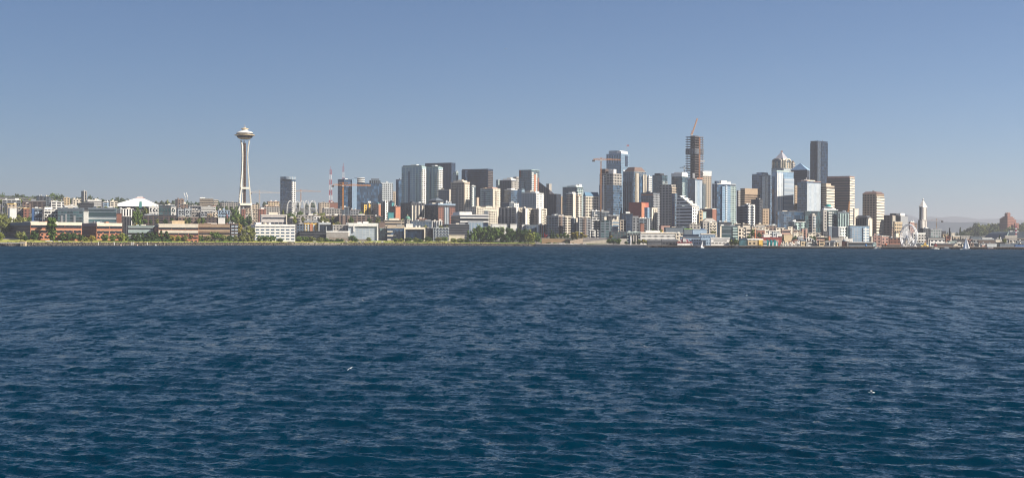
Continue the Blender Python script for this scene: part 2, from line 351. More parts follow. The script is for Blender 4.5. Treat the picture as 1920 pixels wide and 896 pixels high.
# water: a wind sea of some two hundred wave trains, meshed finest near the viewer
def water():
    r = np.random.RandomState(5)
    nc, nr = 1400, 700
    # rows: equal steps of the depression angle up close, stretching towards the far shore
    y = [14.0]
    th = np.concatenate([np.linspace(math.atan(CAMH/42), math.atan(CAMH/300), nr-170), np.linspace(math.atan(CAMH/300), math.atan(CAMH/3300), 170)[1:]])
    d = CAMH/np.tan(th); ang = np.linspace(-R(30), R(30), nc)
    A, Dg = np.meshgrid(ang, d); X = Dg*np.tan(A); Y = Dg+0*A
    step = np.gradient(d)[:, None]+0*A; sx = Y*np.gradient(ang)[None, :]*1.2
    Z = np.zeros_like(X); DX = np.zeros_like(X); DY = np.zeros_like(X)
    N = 440; lam = np.exp(r.uniform(math.log(.24), math.log(4.2), N)); lam[:36] = r.uniform(4.5, 8.5, 36); wd = R(-112)    # the sea runs towards the viewer and a little from the right
    for i in range(N):
        k = 2*math.pi/lam[i]; spread = (.24 if lam[i] > 4.2 else .36 if lam[i] > 1.5 else .5)+.12*r.rand()
        th_ = wd+r.normal(0, spread); kx, ky = k*math.cos(th_), k*math.sin(th_)
        a = .0019*lam[i]**.95*(1.25 if lam[i] > 1.2 else 1)*(1 if lam[i] < 4.5 else .95*4.5/lam[i])
        a *= .75+.5*r.rand()
        w = np.clip((lam[i]/np.maximum(step*abs(math.sin(th_))+.12*step, sx*abs(math.cos(th_))+.01)-2.2)/2.0, 0, 1)
        if w.max() <= 0: continue
        ph = kx*X+ky*Y+r.uniform(0, 6.28); s_, c_ = np.sin(ph), np.cos(ph)
        Z += a*w*(c_+.26*np.sin(2*ph)); DX -= .4*a*w*kx/k*s_; DY -= .4*a*w*ky/k*s_
    fade = np.clip((3000-Y)/800, 0, 1)
    V = np.stack([X+DX, Y+DY, Z*fade], -1).reshape(-1, 3)
    idx = np.arange(nc*len(d)).reshape(len(d), nc)
    Fq = np.stack([idx[:-1, :-1], idx[:-1, 1:], idx[1:, 1:], idx[1:, :-1]], -1).reshape(-1, 4)
    # flat skirt that carries the sheet out on every side
    base = len(V)
    me = bpy.data.meshes.new('water'); me.vertices.add(len(V)); me.vertices.foreach_set('co', V.ravel().astype('f'))
    me.loops.add(Fq.size); me.loops.foreach_set('vertex_index', Fq.ravel().astype('i'))
    me.polygons.add(len(Fq)); me.polygons.foreach_set('loop_start', np.arange(0, Fq.size, 4).astype('i')); me.polygons.foreach_set('loop_total', np.full(len(Fq), 4, 'i'))
    me.polygons.foreach_set('use_smooth', np.ones(len(Fq), bool)); me.update(calc_edges=True)
    m, n, l, b = new_mat('sea_water')
    b.inputs['Base Color'].default_value = (.0, .0180, .0360, 1); b.inputs['Roughness'].default_value = .20; b.inputs['IOR'].default_value = 1.125
    ge = n.new('ShaderNodeNewGeometry')
    sy = n.new('ShaderNodeSeparateXYZ'); l.new(ge.outputs['Position'], sy.inputs[0])
    lg = n.new('ShaderNodeMath'); lg.operation = 'LOGARITHM'; lg.inputs[1].default_value = 10; l.new(sy.outputs[1], lg.inputs[0])
    def off_shore(a, b_):
        q = n.new('ShaderNodeMapRange'); q.inputs[1].default_value = 1.9; q.inputs[2].default_value = 3.1; q.inputs[3].default_value = a; q.inputs[4].default_value = b_; l.new(lg.outputs[0], q.inputs[0]); return q.outputs[0]
    def vm(op, a, b_):
        q = n.new('ShaderNodeVectorMath'); q.operation = op
        for k, x in enumerate((a, b_)):
            if isinstance(x, tuple): q.inputs[k].default_value = x
            elif op == 'SCALE' and k == 1: l.new(x, q.inputs['Scale'])
            else: l.new(x, q.inputs[k])
        return q.outputs[0]
    # ripples far finer than the mesh: the facets' tilt, taken straight from octaves of noise; tilt and roughness grow with distance, shaped to darken far reflections
    tot = ge.outputs['Normal']
    def noise(sc, det=3, scl=(1, 1, 1)):
        mp = n.new('ShaderNodeMapping'); mp.inputs['Scale'].default_value = scl; mp.inputs['Rotation'].default_value = (0, 0, .12); l.new(ge.outputs['Position'], mp.inputs[0])
        no = n.new('ShaderNodeTexNoise'); no.inputs['Scale'].default_value = sc; no.inputs['Detail'].default_value = det; no.inputs['Roughness'].default_value = .62; no.inputs['Distortion'].default_value = .5
        l.new(mp.outputs[0], no.inputs['Vector']); return no
    # little steep fronts: most of the surface lies nearly flat, each wavelet turns one short steep face to leeward
    for sc, scl, lo, hi, amp, f0, f1 in ((4.2, (.8, 1, 1), .51, .66, .18, 1, .4), (1.5, (.75, 1, 1), .52, .68, .22, 1, .6), (.5, (1.15, .5, 1), .525, .70, .27, 1, 1), (.17, (2.1, .55, 1), .49, .70, .20, .6, 1.4)):
        q = n.new('ShaderNodeMapRange'); q.interpolation_type = 'SMOOTHSTEP'; q.inputs[1].default_value = lo; q.inputs[2].default_value = hi; q.inputs[3].default_value = .02; q.inputs[4].default_value = -amp
        l.new(noise(sc, 4, scl).outputs['Fac'], q.inputs[0]); c3 = n.new('ShaderNodeCombineXYZ'); l.new(q.outputs[0], c3.inputs[1]); tot = vm('ADD', tot, vm('SCALE', c3.outputs[0], off_shore(f0, f1)))
    for octs, f0, f1 in ((((5, .16), (1.8, .18)), 1, .8), (((.12, .45), (.045, .40)), .08, 1.1)):
        acc = None
        for sc, st in octs:
            q = vm('MULTIPLY', vm('SUBTRACT', noise(sc, 3, (2.4, .6, 1) if sc < .2 else (1, 1, 1)).outputs['Color'], (.5, .5, .5)), (st*1.2, st*2.0, 0))
            acc = q if acc is None else vm('ADD', acc, q)
        tot = vm('ADD', tot, vm('SCALE', acc, off_shore(f0, f1)))
    l.new(off_shore(.10, .34), b.inputs['Roughness'])
    tl = n.new('ShaderNodeCombineXYZ'); tl.inputs[0].default_value = .01; l.new(off_shore(-.03, -.19), tl.inputs[1])
    nz = n.new('ShaderNodeVectorMath'); nz.operation = 'NORMALIZE'; l.new(vm('ADD', tot, tl.outputs[0]), nz.inputs[0]); l.new(nz.outputs[0], b.inputs['Normal'])
    me.materials.append(m); o = bpy.data.objects.new('water', me); link(o); structure(o)
    s = MB(); s.face([(-16000, -3000, -1.6), (16000, -3000, -1.6), (16000, 9000, -1.6), (-16000, 9000, -1.6)]); structure(s.build('deep_water', m))
water()

# far mountains and ridges, real hills many kilometres out
def ridge(D, prof, depth, mat, name='mountains'):
    b = MB(); r = random.Random(int(D)); us = np.arange(prof[0][0], prof[-1][0]+1, 6); rows = []
    for t in np.linspace(-1, 1, 9):
        row = []
        for u in us:
            v = lerp(u, [p[0] for p in prof], [p[1] for p in prof])+r.uniform(-.25, .25); top = at(u, v, D).z; q = (1-abs(t))**.8
            p = at(u, v, D+t*depth); row.append(Vector((p.x, p.y, -20+(top+20)*q*(1 if t == 0 else r.uniform(.985, 1)))))
        rows.append(row)
    for a, c in zip(rows, rows[1:]):
        for i in range(len(us)-1): b.face([a[i], a[i+1], c[i+1], c[i]])
    structure(b.build(name, mat))
forest = lawn_mat((.006, .024, .040), (.010, .030, .046), .004)  # forest tone pushed to blue, painting distance haze into the colour
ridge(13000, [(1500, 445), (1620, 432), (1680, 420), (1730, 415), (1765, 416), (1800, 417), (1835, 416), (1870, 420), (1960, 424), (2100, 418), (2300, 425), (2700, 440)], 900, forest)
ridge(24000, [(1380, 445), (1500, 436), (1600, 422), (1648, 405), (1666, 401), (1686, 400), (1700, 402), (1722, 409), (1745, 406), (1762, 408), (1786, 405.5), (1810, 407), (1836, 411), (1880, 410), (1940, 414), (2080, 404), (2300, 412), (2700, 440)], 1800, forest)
# ------------------------------------------------------------------ landmarks
def needle():
    D = 2850.0; c = at(458.2, 430, D); g = at(458, 413, D).z; top = at(458.2, 233.5, D).z
    k = (at(458, 238, D).z-g)/184.0; p = D/F
    e = thing('observation_tower', 'white observation tower on a slim tripod with a saucer top and mast', 'tower', (c.x, c.y, g))
    wm = plain((.80, .74, .61), .55, var=.05); dk = plain((.035, .03, .028), .4); core = plain((.085, .055, .042), .7); gold = plain((.60, .47, .28), .5)
    zs = [0, 20, 40, 70, 95, 115, 130, 145, 157]; rs = [17, 14.6, 12.6, 9.6, 7.4, 6.2, 6.0, 7.4, 9.6]
    rr = lambda z: lerp(z, zs, rs)*1.0
    for i in range(3):
        az = R(-8+120*i); ca, sa = math.cos(az), math.sin(az)
        lg = None
        for sd in (-1, 1):
            b = MB(); prev = None
            for z in np.linspace(0, 157, 26):
                off = sd*(1.15+.9*max(0, 1-z/110)); r = rr(z); q = Vector((ca*r-sa*off, sa*r+ca*off, z*k))
                if prev: b.beam(prev, q, 1.05, 1.7, up=(ca, sa, 0))
                prev = q
            o = b.build('leg' if lg is None else 'leg', wm, e); lg = o
        for z in np.arange(8, 100, 7.5):
            b = MB(); r = rr(z); o2 = 1.15+.9*max(0, 1-z/110); b.beam((ca*r-sa*o2, sa*r+ca*o2, z*k), (ca*r+sa*o2, sa*r-ca*o2, z*k), .7); b.build('rung', wm, e)
    b = MB(); b.lathe([(2.6, 0), (2.6, 152*k)], 6); cb = b.build('lift_core', core, e)
    for z in np.arange(6, 150, 5): b = MB(); b.lathe([(2.7, z*k), (3.1, z*k), (3.1, z*k+.8), (2.7, z*k+.8)], 6); b.build('landing', plain((.23, .15, .11), .6), cb)
    for nm, z0, z1, r0 in (('skyline_deck', 29, 33.5, 15.0), ('ring_beam', 61.5, 65, 10.2)):
        b = MB(); pts = [(r0*math.cos(R(-8+120*i+q)), r0*math.sin(R(-8+120*i+q))) for i in range(3) for q in (-14, 14)]
        b.prism(pts, z0*k, z1*k); b.build(nm, wm, e)
    b = MB(); pts = [(12*math.cos(R(-8+120*i+q)), 12*math.sin(R(-8+120*i+q))) for i in range(3) for q in (-14, 14)]
    b.prism(pts, 24*k, 28.9*k); b.build('deck_glazing', dk, e)
    Z = lambda v: at(458, v, D).z-g
    b = MB(); b.lathe([(8.5, Z(261.6)), (13, Z(259.4)), (14.6, Z(257.8)), (14.4, Z(257.5))], 36); b.build('saucer_base', gold, e, smooth=False)
    b = MB(); b.lathe([(13, Z(259.3)), (15.4, Z(257.4)), (16.0, Z(254.8)), (15.5, Z(254.6))], 36); b.build('restaurant_glazing', dk, e)
    b = MB(); b.lathe([(16, Z(254.8)), (20.2, Z(254.4)), (20.5, Z(253.4)), (17, Z(252.6))], 36); hal = b.build('halo_ring', gold, e)
    for i in range(24):
        b = MB(); a = 2*math.pi*i/24; b.beam((15.5*math.cos(a), 15.5*math.sin(a), Z(254.4)), (20.3*math.cos(a), 20.3*math.sin(a), Z(254)), .6); b.build('spoke', gold, hal)
    b = MB(); b.lathe([(17, Z(252.8)), (16.4, Z(250.4)), (16.2, Z(250.2))], 36); b.build('deck_glazing', dk, e)
    b = MB(); b.lathe([(16.2, Z(250.4)), (17, Z(249.8)), (14.5, Z(247.9)), (9, Z(246)), (5.6, Z(245.2)), (5.2, Z(243))], 36); b.build('saucer_roof', plain((.80, .77, .70), .45, var=.04), e)
    b = MB(); b.lathe([(5.2, Z(243)), (7.4, Z(242.6)), (7.6, Z(241.6)), (4.4, Z(240.6)), (2.4, Z(240))], 24); b.build('crown_disc', gold, e)
    b = MB(); b.lathe([(2.2, Z(240)), (1.0, Z(238.4)), (.55, Z(236)), (.2, Z(232.5))], 8); b.build('mast', plain((.45, .42, .40), .5), e)
    b = MB(); b.lathe([(11.5, 0), (11.5, 9), (8, 11)], 18); b.build('entrance_hall', facade('stone dk g'), e)
needle()

def arches():
    s = 740
    for j, (u0, u1, v) in enumerate(((538.5, 552, 376.5), (553.5, 562.5, 377.2), (562.5, 570.8, 376.8), (570.5, 580.5, 376.6), (580.8, 593.3, 376.8))):
        D = shore(u0)+s+8*(j % 3); p = D/F; c = at((u0+u1)/2, 398, D); w = (u1-u0)*p/2; h = at(u0, v, D).z-c.z
        which = ['westmost', 'second', 'middle', 'fourth', 'last'][j]
        e = thing('gothic_arch', ['white lattice arch standing apart in front of the round-topped dark tower', 'narrow white lattice arch, second of the five from that tower', 'slim white lattice arch, middle one of the five',
                                  'white lattice arch, fourth of the five from the dark tower', 'wide white lattice arch at the far end from the dark tower'][j], 'arch', (c.x, c.y, c.z-6), 'white lattice arches')
        h += 6; wm = plain((.64, .62, .57), .6, var=.05); dep = w*.8
        for ky in (-dep, dep):
            for sd in (-1, 1):
                b = MB(); prev = None
                for t in np.linspace(0, 1, 15):
                    z = h*.5*t*1.0 if t < .5 else h*(.25+.75*math.sin((t-.5)*math.pi)); x = sd*w*(1-.06*t if t < .5 else (.97*math.cos((t-.5)*math.pi)**.75+.0))
                    y = ky*(1 if t < .5 else max(.0, math.cos((t-.5)*math.pi))**.75)
                    q = Vector((x, y, z))
                    if prev: b.beam(prev, q, 1.25, 1.25, up=(0, 1, 0))
                    prev = q
                b.build('rib', wm, e)
        b = MB()
        for z in (.3, .42, .54):
            zz = z*h
            for sd in (-1, 1): b.beam((sd*w, -dep, zz), (sd*w*.72, 0, zz+h*.16), .55); b.beam((sd*w, dep, zz), (sd*w*.72, 0, zz+h*.16), .55)
        for t in (.62, .72, .82):
            z = h*(.25+.75*math.sin((t-.5)*math.pi)); x = w*.97*math.cos((t-.5)*math.pi)**.75; y = dep*math.cos((t-.5)*math.pi)**.75
            b.beam((-x, -y, z), (x, -y, z), .5); b.beam((-x, y, z), (x, y, z), .5); b.beam((-x, -y, z), (-x, y, z), .5); b.beam((x, -y, z), (x, y, z), .5)
        b.build("lattice", wm, e)
arches()

def hall():                                        # the great hipped hall
    s = 1050; D = shore(262)+s; p = D/F; c = at(262.5, 389, D); L = c.x
    e = thing('arena_hall', 'vast white hipped-roof hall with a red cap and a green glass strip', 'building', (c.x, c.y, c.z-4), rz=math.atan2(-c.x, c.y))
    wl = (262.5-205)*p; wr = (302-262.5)*p; h = at(262, 370.5, D).z-c.z+4; hb = 8*p*0+5
    dep = 55
    wm = plain((.74, .72, .66), .6, var=.05, scale=.04)
    he = hb
    b = MB(); A = [(-wl, -dep, he), (wr, -dep, he), (wr, dep, he), (-wl, dep, he)]; t = 8*p*.5; T = [(-t, -4, h), (t, -4, h), (t, 4, h), (-t, 4, h)]
    for i in range(4): j = (i+1) % 4; b.face([A[i], A[j], T[j], T[i]])
    b.face(T); b.build('roof', wm, e)
    b = MB(); b.box(-wl+4, wr-4, -dep+4, dep-4, 0, he-.003); b.build('wall', facade('char dk v'), e)
    b = MB(); n = 3.1*p; b.face([(-n+1.5*p, -dep-.4, he+.4), (n*.6+1.5*p, -dep-.4, he+.4), (n*.5+1.5*p, -4.4, h-.6), (-n*.7+1.5*p, -4.4, h-.6)]); b.face([(-n+1.5*p, -dep-.9, he-3), (n*.6+1.5*p, -dep-.9, he-3), (n*.6+1.5*p, -dep-.4, he+.4), (-n+1.5*p, -dep-.4, he+.4)])
    b.build('glazed_strip', plain((.07, .20, .18), .3), e)
    b = MB(); b.box(-8*p, 8*p, -7, 7, h-3.2*p, h-.5*p); b.build('red_cap', plain((.34, .06, .05), .6), e)
    b = MB(); b.box(-5*p, 5*p, -5, 5, h-.5*p+.004, h+2.2*p); b.build('rooftop_plant_room', plain((.6, .58, .55), .6), e)
hall()

def tower_crane(u, vtop, vbase, s, ul, ur, vj, col, label, tilt=0, w=1.7, kind='tower_crane'):
    D = shore(u)+s; p = D/F; c = at(u, vbase, D); h = at(u, vtop, D).z-c.z; hj = at(u, vj, D).z-c.z
    e = thing(kind, label, 'crane', tuple(c)); m = plain(col, .5)
    def truss(P, Q, w, name, par=None, up=(0, 0, 1)):
        b = MB(); P, Q = Vector(P), Vector(Q); a = (Q-P).normalized(); x = a.cross(Vector(up))
        if x.length < .1: x = a.cross(Vector((0, 1, 0)))
        x.normalize(); y = x.cross(a); n = max(3, int((Q-P).length/(w*1.6))); th = w*.22
        cs = [(i, j) for i in (-1, 1) for j in (-1, 1)]
        for i, j in cs: b.beam(P+x*i*w/2+y*j*w/2, Q+x*i*w/2+y*j*w/2, th)
        for k in range(n):
            A = P.lerp(Q, k/n); B = P.lerp(Q, (k+1)/n); sg = 1 if k % 2 else -1
            for j in (-1, 1): b.beam(A-x*sg*w/2+y*j*w/2, B+x*sg*w/2+y*j*w/2, th*.8); b.beam(A+x*j*w/2-y*sg*w/2, B+x*j*w/2+y*sg*w/2, th*.8)
        return b.build(name, m, par or e)
    truss((0, 0, 0), (0, 0, h if not tilt else hj), w*1.15, 'mast')
    xl, xr = (ul-u)*p, (ur-u)*p
    if not tilt:
        long, short = (xr, xl) if abs(xr) > abs(xl) else (xl, xr)
        truss((0, 0, hj), (long, abs(long)*.22, hj), w, 'jib'); truss((0, 0, hj), (short, -abs(short)*.22, hj), w, 'counter_jib')
        b = MB(); b.box(short*.98-2.5, short*.98+2.5, -abs(short)*.22-1.2, -abs(short)*.22+1.2, hj-4.5, hj-w/2-.05); b.build('counterweight', plain((.10, .09, .085), .8), e)
        b = MB(); b.beam((0, 0, h), (long*.6, abs(long)*.13, hj+w/2), .35); b.beam((0, 0, h), (short*.9, -abs(short)*.2, hj+w/2), .35); b.build('tie_bars', m, e)
    else:
        truss((0, 0, hj), (xr, 4, h), w, 'jib')
        truss((0, 0, hj), (-4*p*.7, -1, hj), w, 'counter_jib'); truss((0, 0, hj), (-1.6*p, 0, hj+7*p), w*.5, 'a_frame')
    b = MB(); b.box(-w, w, -2.2, -w*.6, hj-3.2, hj-.4); b.build('cab', plain((.6, .58, .54), .5), e)
    return e
OR = (.55, .22, .06); YE = (.62, .36, .08)
tower_crane(1126.5, 296, 402, 470, 1112, 1164, 299.2, (.50, .24, .10), 'tall orange tower crane before the half-glazed grey tower, long flat jib', w=2.0)
tower_crane(643, 342, 393, 640, 624, 694, 347, (.66, .27, .05), 'orange tower crane in front of the dark blue glass blocks', w=2.2)
tower_crane(564, 355, 384, 1150, 553, 601, 358.6, (.55, .30, .15), 'faint orange tower crane behind the white lattice arches', w=1.5)
tower_crane(486.5, 356.5, 392, 1200, 470, 524, 361, (.62, .52, .42), 'pale tower crane between the observation tower and the round-topped tower', w=1.7)
tower_crane(1297, 222, 345, 1030, 1290, 1307.5, 252, (.58, .30, .14), 'orange luffing crane climbing beside the unfinished skyscraper, its jib raised', tilt=1, w=2.0)
tower_crane(1590, 377.5, 420, 620, 1583, 1589.5+4, 401, (.55, .27, .10), 'slanting orange crane boom against the broad brown ribbed tower', tilt=1, w=1.6)
tower_crane(1283, 311, 345, 930, 1274.5, 1291, 314.5, (.08, .08, .085), 'small dark crane jib reaching out from the unfinished skyscraper', w=1.6)
tower_crane(1756, 410, 440, 1500, 1738, 1766, 413.5, (.58, .40, .28), 'distant tan tower crane just behind the pyramid-topped white tower', w=1.3)

def radio_mast(u, vt, vb, s, w0, w1, label):
    D = shore(u)+s; p = D/F; c = at(u, vb, D); H = at(u, vt, D).z-c.z
    e = thing('radio_mast', label, 'mast', tuple(c)); red = plain((.42, .10, .12), .6); wh = plain((.72, .70, .70), .6); n = 7
    for k in range(n):
        z0, z1 = H*k/n, H*(k+1)/n; b = MB(); wa, wb = (w0+(w1-w0)*k/n)*p, (w0+(w1-w0)*(k+1)/n)*p; cs = [(-1, -1), (1, -1), (1, 1), (-1, 1)]; m = 4
        for i in range(4):
            j = (i+1) % 4
            b.beam((cs[i][0]*wa/2, cs[i][1]*wa/2, z0), (cs[i][0]*wb/2, cs[i][1]*wb/2, z1), max(.5, wa*.2))
            for t in range(m):
                q, r_ = t/m, (t+1)/m; w2, w3 = wa+(wb-wa)*q, wa+(wb-wa)*r_
                b.beam((cs[i][0]*w2/2, cs[i][1]*w2/2, z0+(z1-z0)*q), (cs[j][0]*w3/2, cs[j][1]*w3/2, z0+(z1-z0)*r_), max(.35, wa*.12))
        b.build('mast_section', red if k % 2 == 0 else wh, e)
    b = MB(); b.beam((0, 0, H), (0, 0, H+6*p), .8); b.build('antenna', red, e)
radio_mast(619.8, 318, 385, 1700, 5.2, 2.6, 'tall red and white banded lattice mast standing clear of the towers')
radio_mast(643.6, 312, 386, 2000, 4.2, 2.0, 'slimmer red and white lattice mast rising behind the dark glass blocks')
radio_mast(1905, 424, 447, 700, 2.6, 2.2, 'pinkish lattice mast below the brick hilltop hospital')

def wheel():
    u, v = 1704, 443.5; D = shore(u)-25; p = D/F; c = at(u, v, D); r = 22.6*p
    e = thing('ferris_wheel', 'great white observation wheel on the pier, seen at a slant', 'ferris wheel', (c.x, c.y, 0), rz=R(-50)+math.atan2(c.x, c.y)*-1)
    wm = plain((.80, .78, .75), .5, var=.03); z = c.z
    ax = lambda t, q, y: Vector((q*math.cos(t), y, z+q*math.sin(t)))
    for y in (-1.3, 1.3):
        b = MB(); n = 48
        for i in range(n):
            t, w = 2*math.pi*i/n, 2*math.pi*(i+1)/n; b.beam(ax(t, r, y), ax(w, r, y), .62, up=(0, 1, 0)); b.beam(ax(t, r*.93, y), ax(w, r*.93, y), .4, up=(0, 1, 0))
        b.build('rim', wm, e)
    for i in range(21):
        t = 2*math.pi*i/21; b = MB(); b.beam(ax(t, 1.5, -1.6), ax(t, r, -1.3), .34, up=(0, 1, 0)); b.beam(ax(t, 1.5, 1.6), ax(t, r, 1.3), .34, up=(0, 1, 0)); b.build('spoke', wm, e)
    for i in range(42):
        t = 2*math.pi*(i+.5)/42; q = ax(t, r+.5, 0); b = MB(); b.box(-.5, .5, -.6, .6, -.55, .55); b.build('gondola', plain((.55, .56, .58), .3), e, loc=q)
    b = MB(); b.beam((0, -3.4, z), (0, 3.4, z), 2.6); b.build('hub', wm, e)
    for sx in (-1, 1):
        for y in (-4.6, 4.6):
            b = MB(); b.beam((0, y*.7, z), (sx*10.5, y, 2.6), 1.1, 1.1); b.build('support_leg', wm, e)
wheel()

def smith():
    f0 = dict(kind='skyscraper'); s = 820
    e, f, H = bld(1721.5, 1728.5, 1738, 413, s, 56, 'shell dk m', 'slender white tower with a steep pyramid roof beyond the great wheel', pent=False, vb=462, roof='stone', **f0)
    p = f.px
    zt = f.z(388.6)-f.zb*0-e.location.z
    b = MB(); b.prism(f.poly(0.0, .95, .18, .95), H-1, zt); sh = b.build('shaft', facade('shell dk m'), e)
    b = MB(); b.prism(f.poly(-.05, 1.0, .12, 1.0), zt+.003, zt+1.6*p); b.build('cornice', W('white'), e)
    P = f.poly(-.05, 1.0, .12, 1.0); cx = sum(q[0] for q in P)/4; cy = sum(q[1] for q in P)/4
    z0, z1 = zt+1.6*p+.004, f.z(374.5)-e.location.z
    b = MB(); b.prism(P, z0, z1, poly1=[(cx+(x-cx)*.05, cy+(y-cy)*.05) for x, y in P]); pr = b.build('pyramid_roof', plain((.54, .50, .45), .6), e)
    b = MB(); b.lathe([(1.6, z1), (1.9, z1+1.5), (.6, z1+2.6), (.2, z1+3.4*p)], 10, c=(cx, cy)); b.build('finial', W('white'), pr)
smith()

def eagle_sculpture():
    D = shore(1022)+95; c = at(1022.5, 444.5, D); p = D/F
    e = thing('abstract_sculpture', 'red abstract steel sculpture on the park slope', 'sculpture', tuple(c)); m = plain((.55, .045, .05), .5)
    b = MB(); b.prism([(-1.8*p, -.4), (-.7*p, -.4), (-.7*p, .4), (-1.8*p, .4)], 0, 8.5*p, poly1=[(-1.9*p, -.2), (-1.6*p, -.2), (-1.6*p, .2), (-1.9*p, .2)]); b.build('fin', m, e)
    b = MB(); b.beam((-1.8*p, 0, 3*p), (4*p, .5, 3.6*p), 2.6, .7); b.beam((.5*p, 0, 0), (3.2*p, 0, 4*p), 1.4, .7); b.build('wing', m, e)
    b = MB(); b.beam((.9*p, .3, 3.4*p), (.2*p, .3, 0), 1.5, .7); b.build('strut', m, e)
eagle_sculpture()
def head_sculpture():
    D = shore(1182.5)+7; c = at(1182.3, 459.4, D); p = D/F; h = at(1182, 443.2, D).z-c.z
    e = thing('head_sculpture', 'tall narrow white head sculpture on the seawall', 'sculpture', tuple(c))
    b = MB(); q = h/16
    b.lathe([(1.5*q, 0), (1.35*q, 3*q), (1.5*q, 4.5*q), (1.95*q, 7*q), (2.0*q, 10*q), (1.7*q, 13*q), (1.0*q, 15.2*q), (0, 16*q)], 18, ax=.62, ay=1); b.build('head', plain((.80, .78, .74), .5), e, smooth=True)
    b = MB(); b.box(-1.6, 1.6, -1.6, 1.6, -1.5, -.01); b.build('plinth', W('stone'), e)
head_sculpture()
B = bld; SK = dict(kind='skyscraper'); AP = dict(kind='apartment_tower'); OF = dict(kind='office_building'); AB = dict(kind='apartment_block')
# ---- waterside row by the lawns: brick offices with cream tops
def brick_office(u0, uc, u1, vt, s, phi, label, left=True, nb=5, fl=3, **k):
    e, f, H = B(u0, uc, u1, vt, s, phi, 'orange dk p' if not k.get('plain') else 'brick dk p', label, roof='cream', pent=True, vb=k.get('vb', 456), dl=k.get('dl'),
        win=[('R', 1, max(1, nb//2), .97, .86, .725, .865, 'dk'), ('R', 1, nb, .84, .80, .48, .62, 'dk'), ('R', 1, nb*2, .50, .62, .20, .38, 'dk'), ('L', 2, 4, .8, .5, .3, .8, 'dk')],
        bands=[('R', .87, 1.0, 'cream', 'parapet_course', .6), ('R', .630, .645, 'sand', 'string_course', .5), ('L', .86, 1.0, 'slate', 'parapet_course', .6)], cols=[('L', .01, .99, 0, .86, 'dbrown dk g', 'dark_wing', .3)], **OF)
    return e
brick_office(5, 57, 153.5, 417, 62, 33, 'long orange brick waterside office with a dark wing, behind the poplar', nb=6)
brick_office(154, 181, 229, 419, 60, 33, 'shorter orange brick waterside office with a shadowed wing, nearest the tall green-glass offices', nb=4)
e, f, H = B(287, 297, 372, 420.5, 70, 16, 'orange dk p', 'waterside office with two cream bands over orange brick, behind the conifers', roof='cream', vb=456, pent=False,
    win=[('R', 1, 3, .97, .9, .71, .83, 'dk'), ('R', 1, 4, .95, .85, .43, .54, 'dk'), ('R', 1, 6, .8, .6, .22, .36, 'dk'), ('R', 1, 9, .5, .55, .04, .18, 'dk')],
    bands=[('R', .83, 1, 'cream', 'parapet_course', .6), ('R', .545, .69, 'cream', 'cream_band', .6), ('L', .84, 1.0, 'slate', 'parapet_course', .6)],
    tiers=[(.2, .9, .36, .68, 6.5, 'sand', 'rooftop_plant_room')], **OF)
B(371.5, 371.5, 431, 420.5, 110, 12, 'brown dk r', 'brown curved-band office wing joining the cream-banded office', roof='tan', vb=456, bands=[('R', .86, .97, 'tan', 'brown_band', .9), ('R', .60, .71, 'tan', 'brown_band', .9), ('R', .36, .45, 'tan', 'brown_band', .9)], **OF)
B(429, 433, 446.5, 420, 90, 25, 'dbrown dk b', 'dark garage-like block with pale balcony rails by the yellow poplars', roof='brown', vb=455, win=[('R', 5, 2, .8, .4, .1, .95, 'pw')], **OF)
B(240, 240, 287, 424, 130, 8, 'green dk r', 'low green-grey terraced pavilion with curved bands among trees', roof='mint', vb=452, bands=[('R', .55, .7, 'mint', 'pale_band', .8)], **OF)
# the long green-glass offices and neighbours on the first rise
B(103, 108, 156, 393.5, 250, 14, 'slate tl c', 'wide dark green-glass office with a grey roof band, behind the brick offices', roof='slate', vb=446, rimh=3.2, cols=[('R', .12, .20, .05, .8, 'grey', 'glass_fin'), ('R', .30, .36, .05, .85, 'grey', 'glass_fin'), ('R', .62, .7, .05, .8, 'grey', 'glass_fin')], **OF)
B(153.5, 153.5, 165, 397, 246, 14, 'white', 'narrow pale stone slab splitting the green-glass offices', roof='white', vb=446, pent=False, kind='stair_block', cat='building', dl=10)
B(165.2, 165.2, 218, 393, 250, 14, 'slate tl h', 'green-glass office with a white strip and grey roof, beside the stone slab', roof='slate', vb=446, rimh=3.2, bands=[('R', .66, .71, 'pgrey', 'white_strip', .6)], cols=[('R', .2, .25, .1, .6, 'grey', 'glass_fin'), ('R', .42, .5, .1, .6, 'grey', 'glass_fin'), ('R', .7, .76, .1, .55, 'grey', 'glass_fin')], **OF)
B(217, 217, 227, 401, 246, 14, 'brick', 'plain brown brick end block closing the green-glass offices', roof='brick', vb=446, pent=False, **OF)
B(216, 226, 250, 392, 330, 24, 'white dk v', 'white-framed office with dark glass strips under the white hall', roof='white', vb=440, **OF)
B(224, 232, 246, 406, 260, 24, 'char dk v', 'dark stepped annex at the foot of the white-framed office', roof='white', vb=440, pent=False, **OF)
B(54, 60, 79, 391, 300, 18, 'slate dk b', 'dark blue-grey apartment block with a royal blue stair tower', roof='white', vb=440, cols=[('R', -.02, .22, 0, 1.0, 'blue', 'stair_tower', 1.5)], win=[('R', 4, 4, .55, .35, .05, .95, 'pw')], **AB)
B(79.5, 82, 118, 393, 280, 20, 'white dk g', 'white apartment block with ragged dark windows and one tan panel', roof='white', vb=440, win=[('R', 5, 8, .42, .36, .02, .98, 'dk')], cols=[('R', .1, .28, .55, .7, 'sand', 'tan_panel'), ('R', .55, .78, .10, .42, 'navy', 'dark_bay')], tiers=[(.1, .8, .05, .45, 4, 'white', 'rooftop_plant_room')], **AB)
B(118, 121, 145, 386, 420, 20, 'white dk r', 'long low white block with one window strip above the green-glass offices', vb=430, **AB)
B(92, 96, 120, 378.5, 560, 20, 'white dk b', 'white terraced block with black openings on the slope', vb=420, **AB)
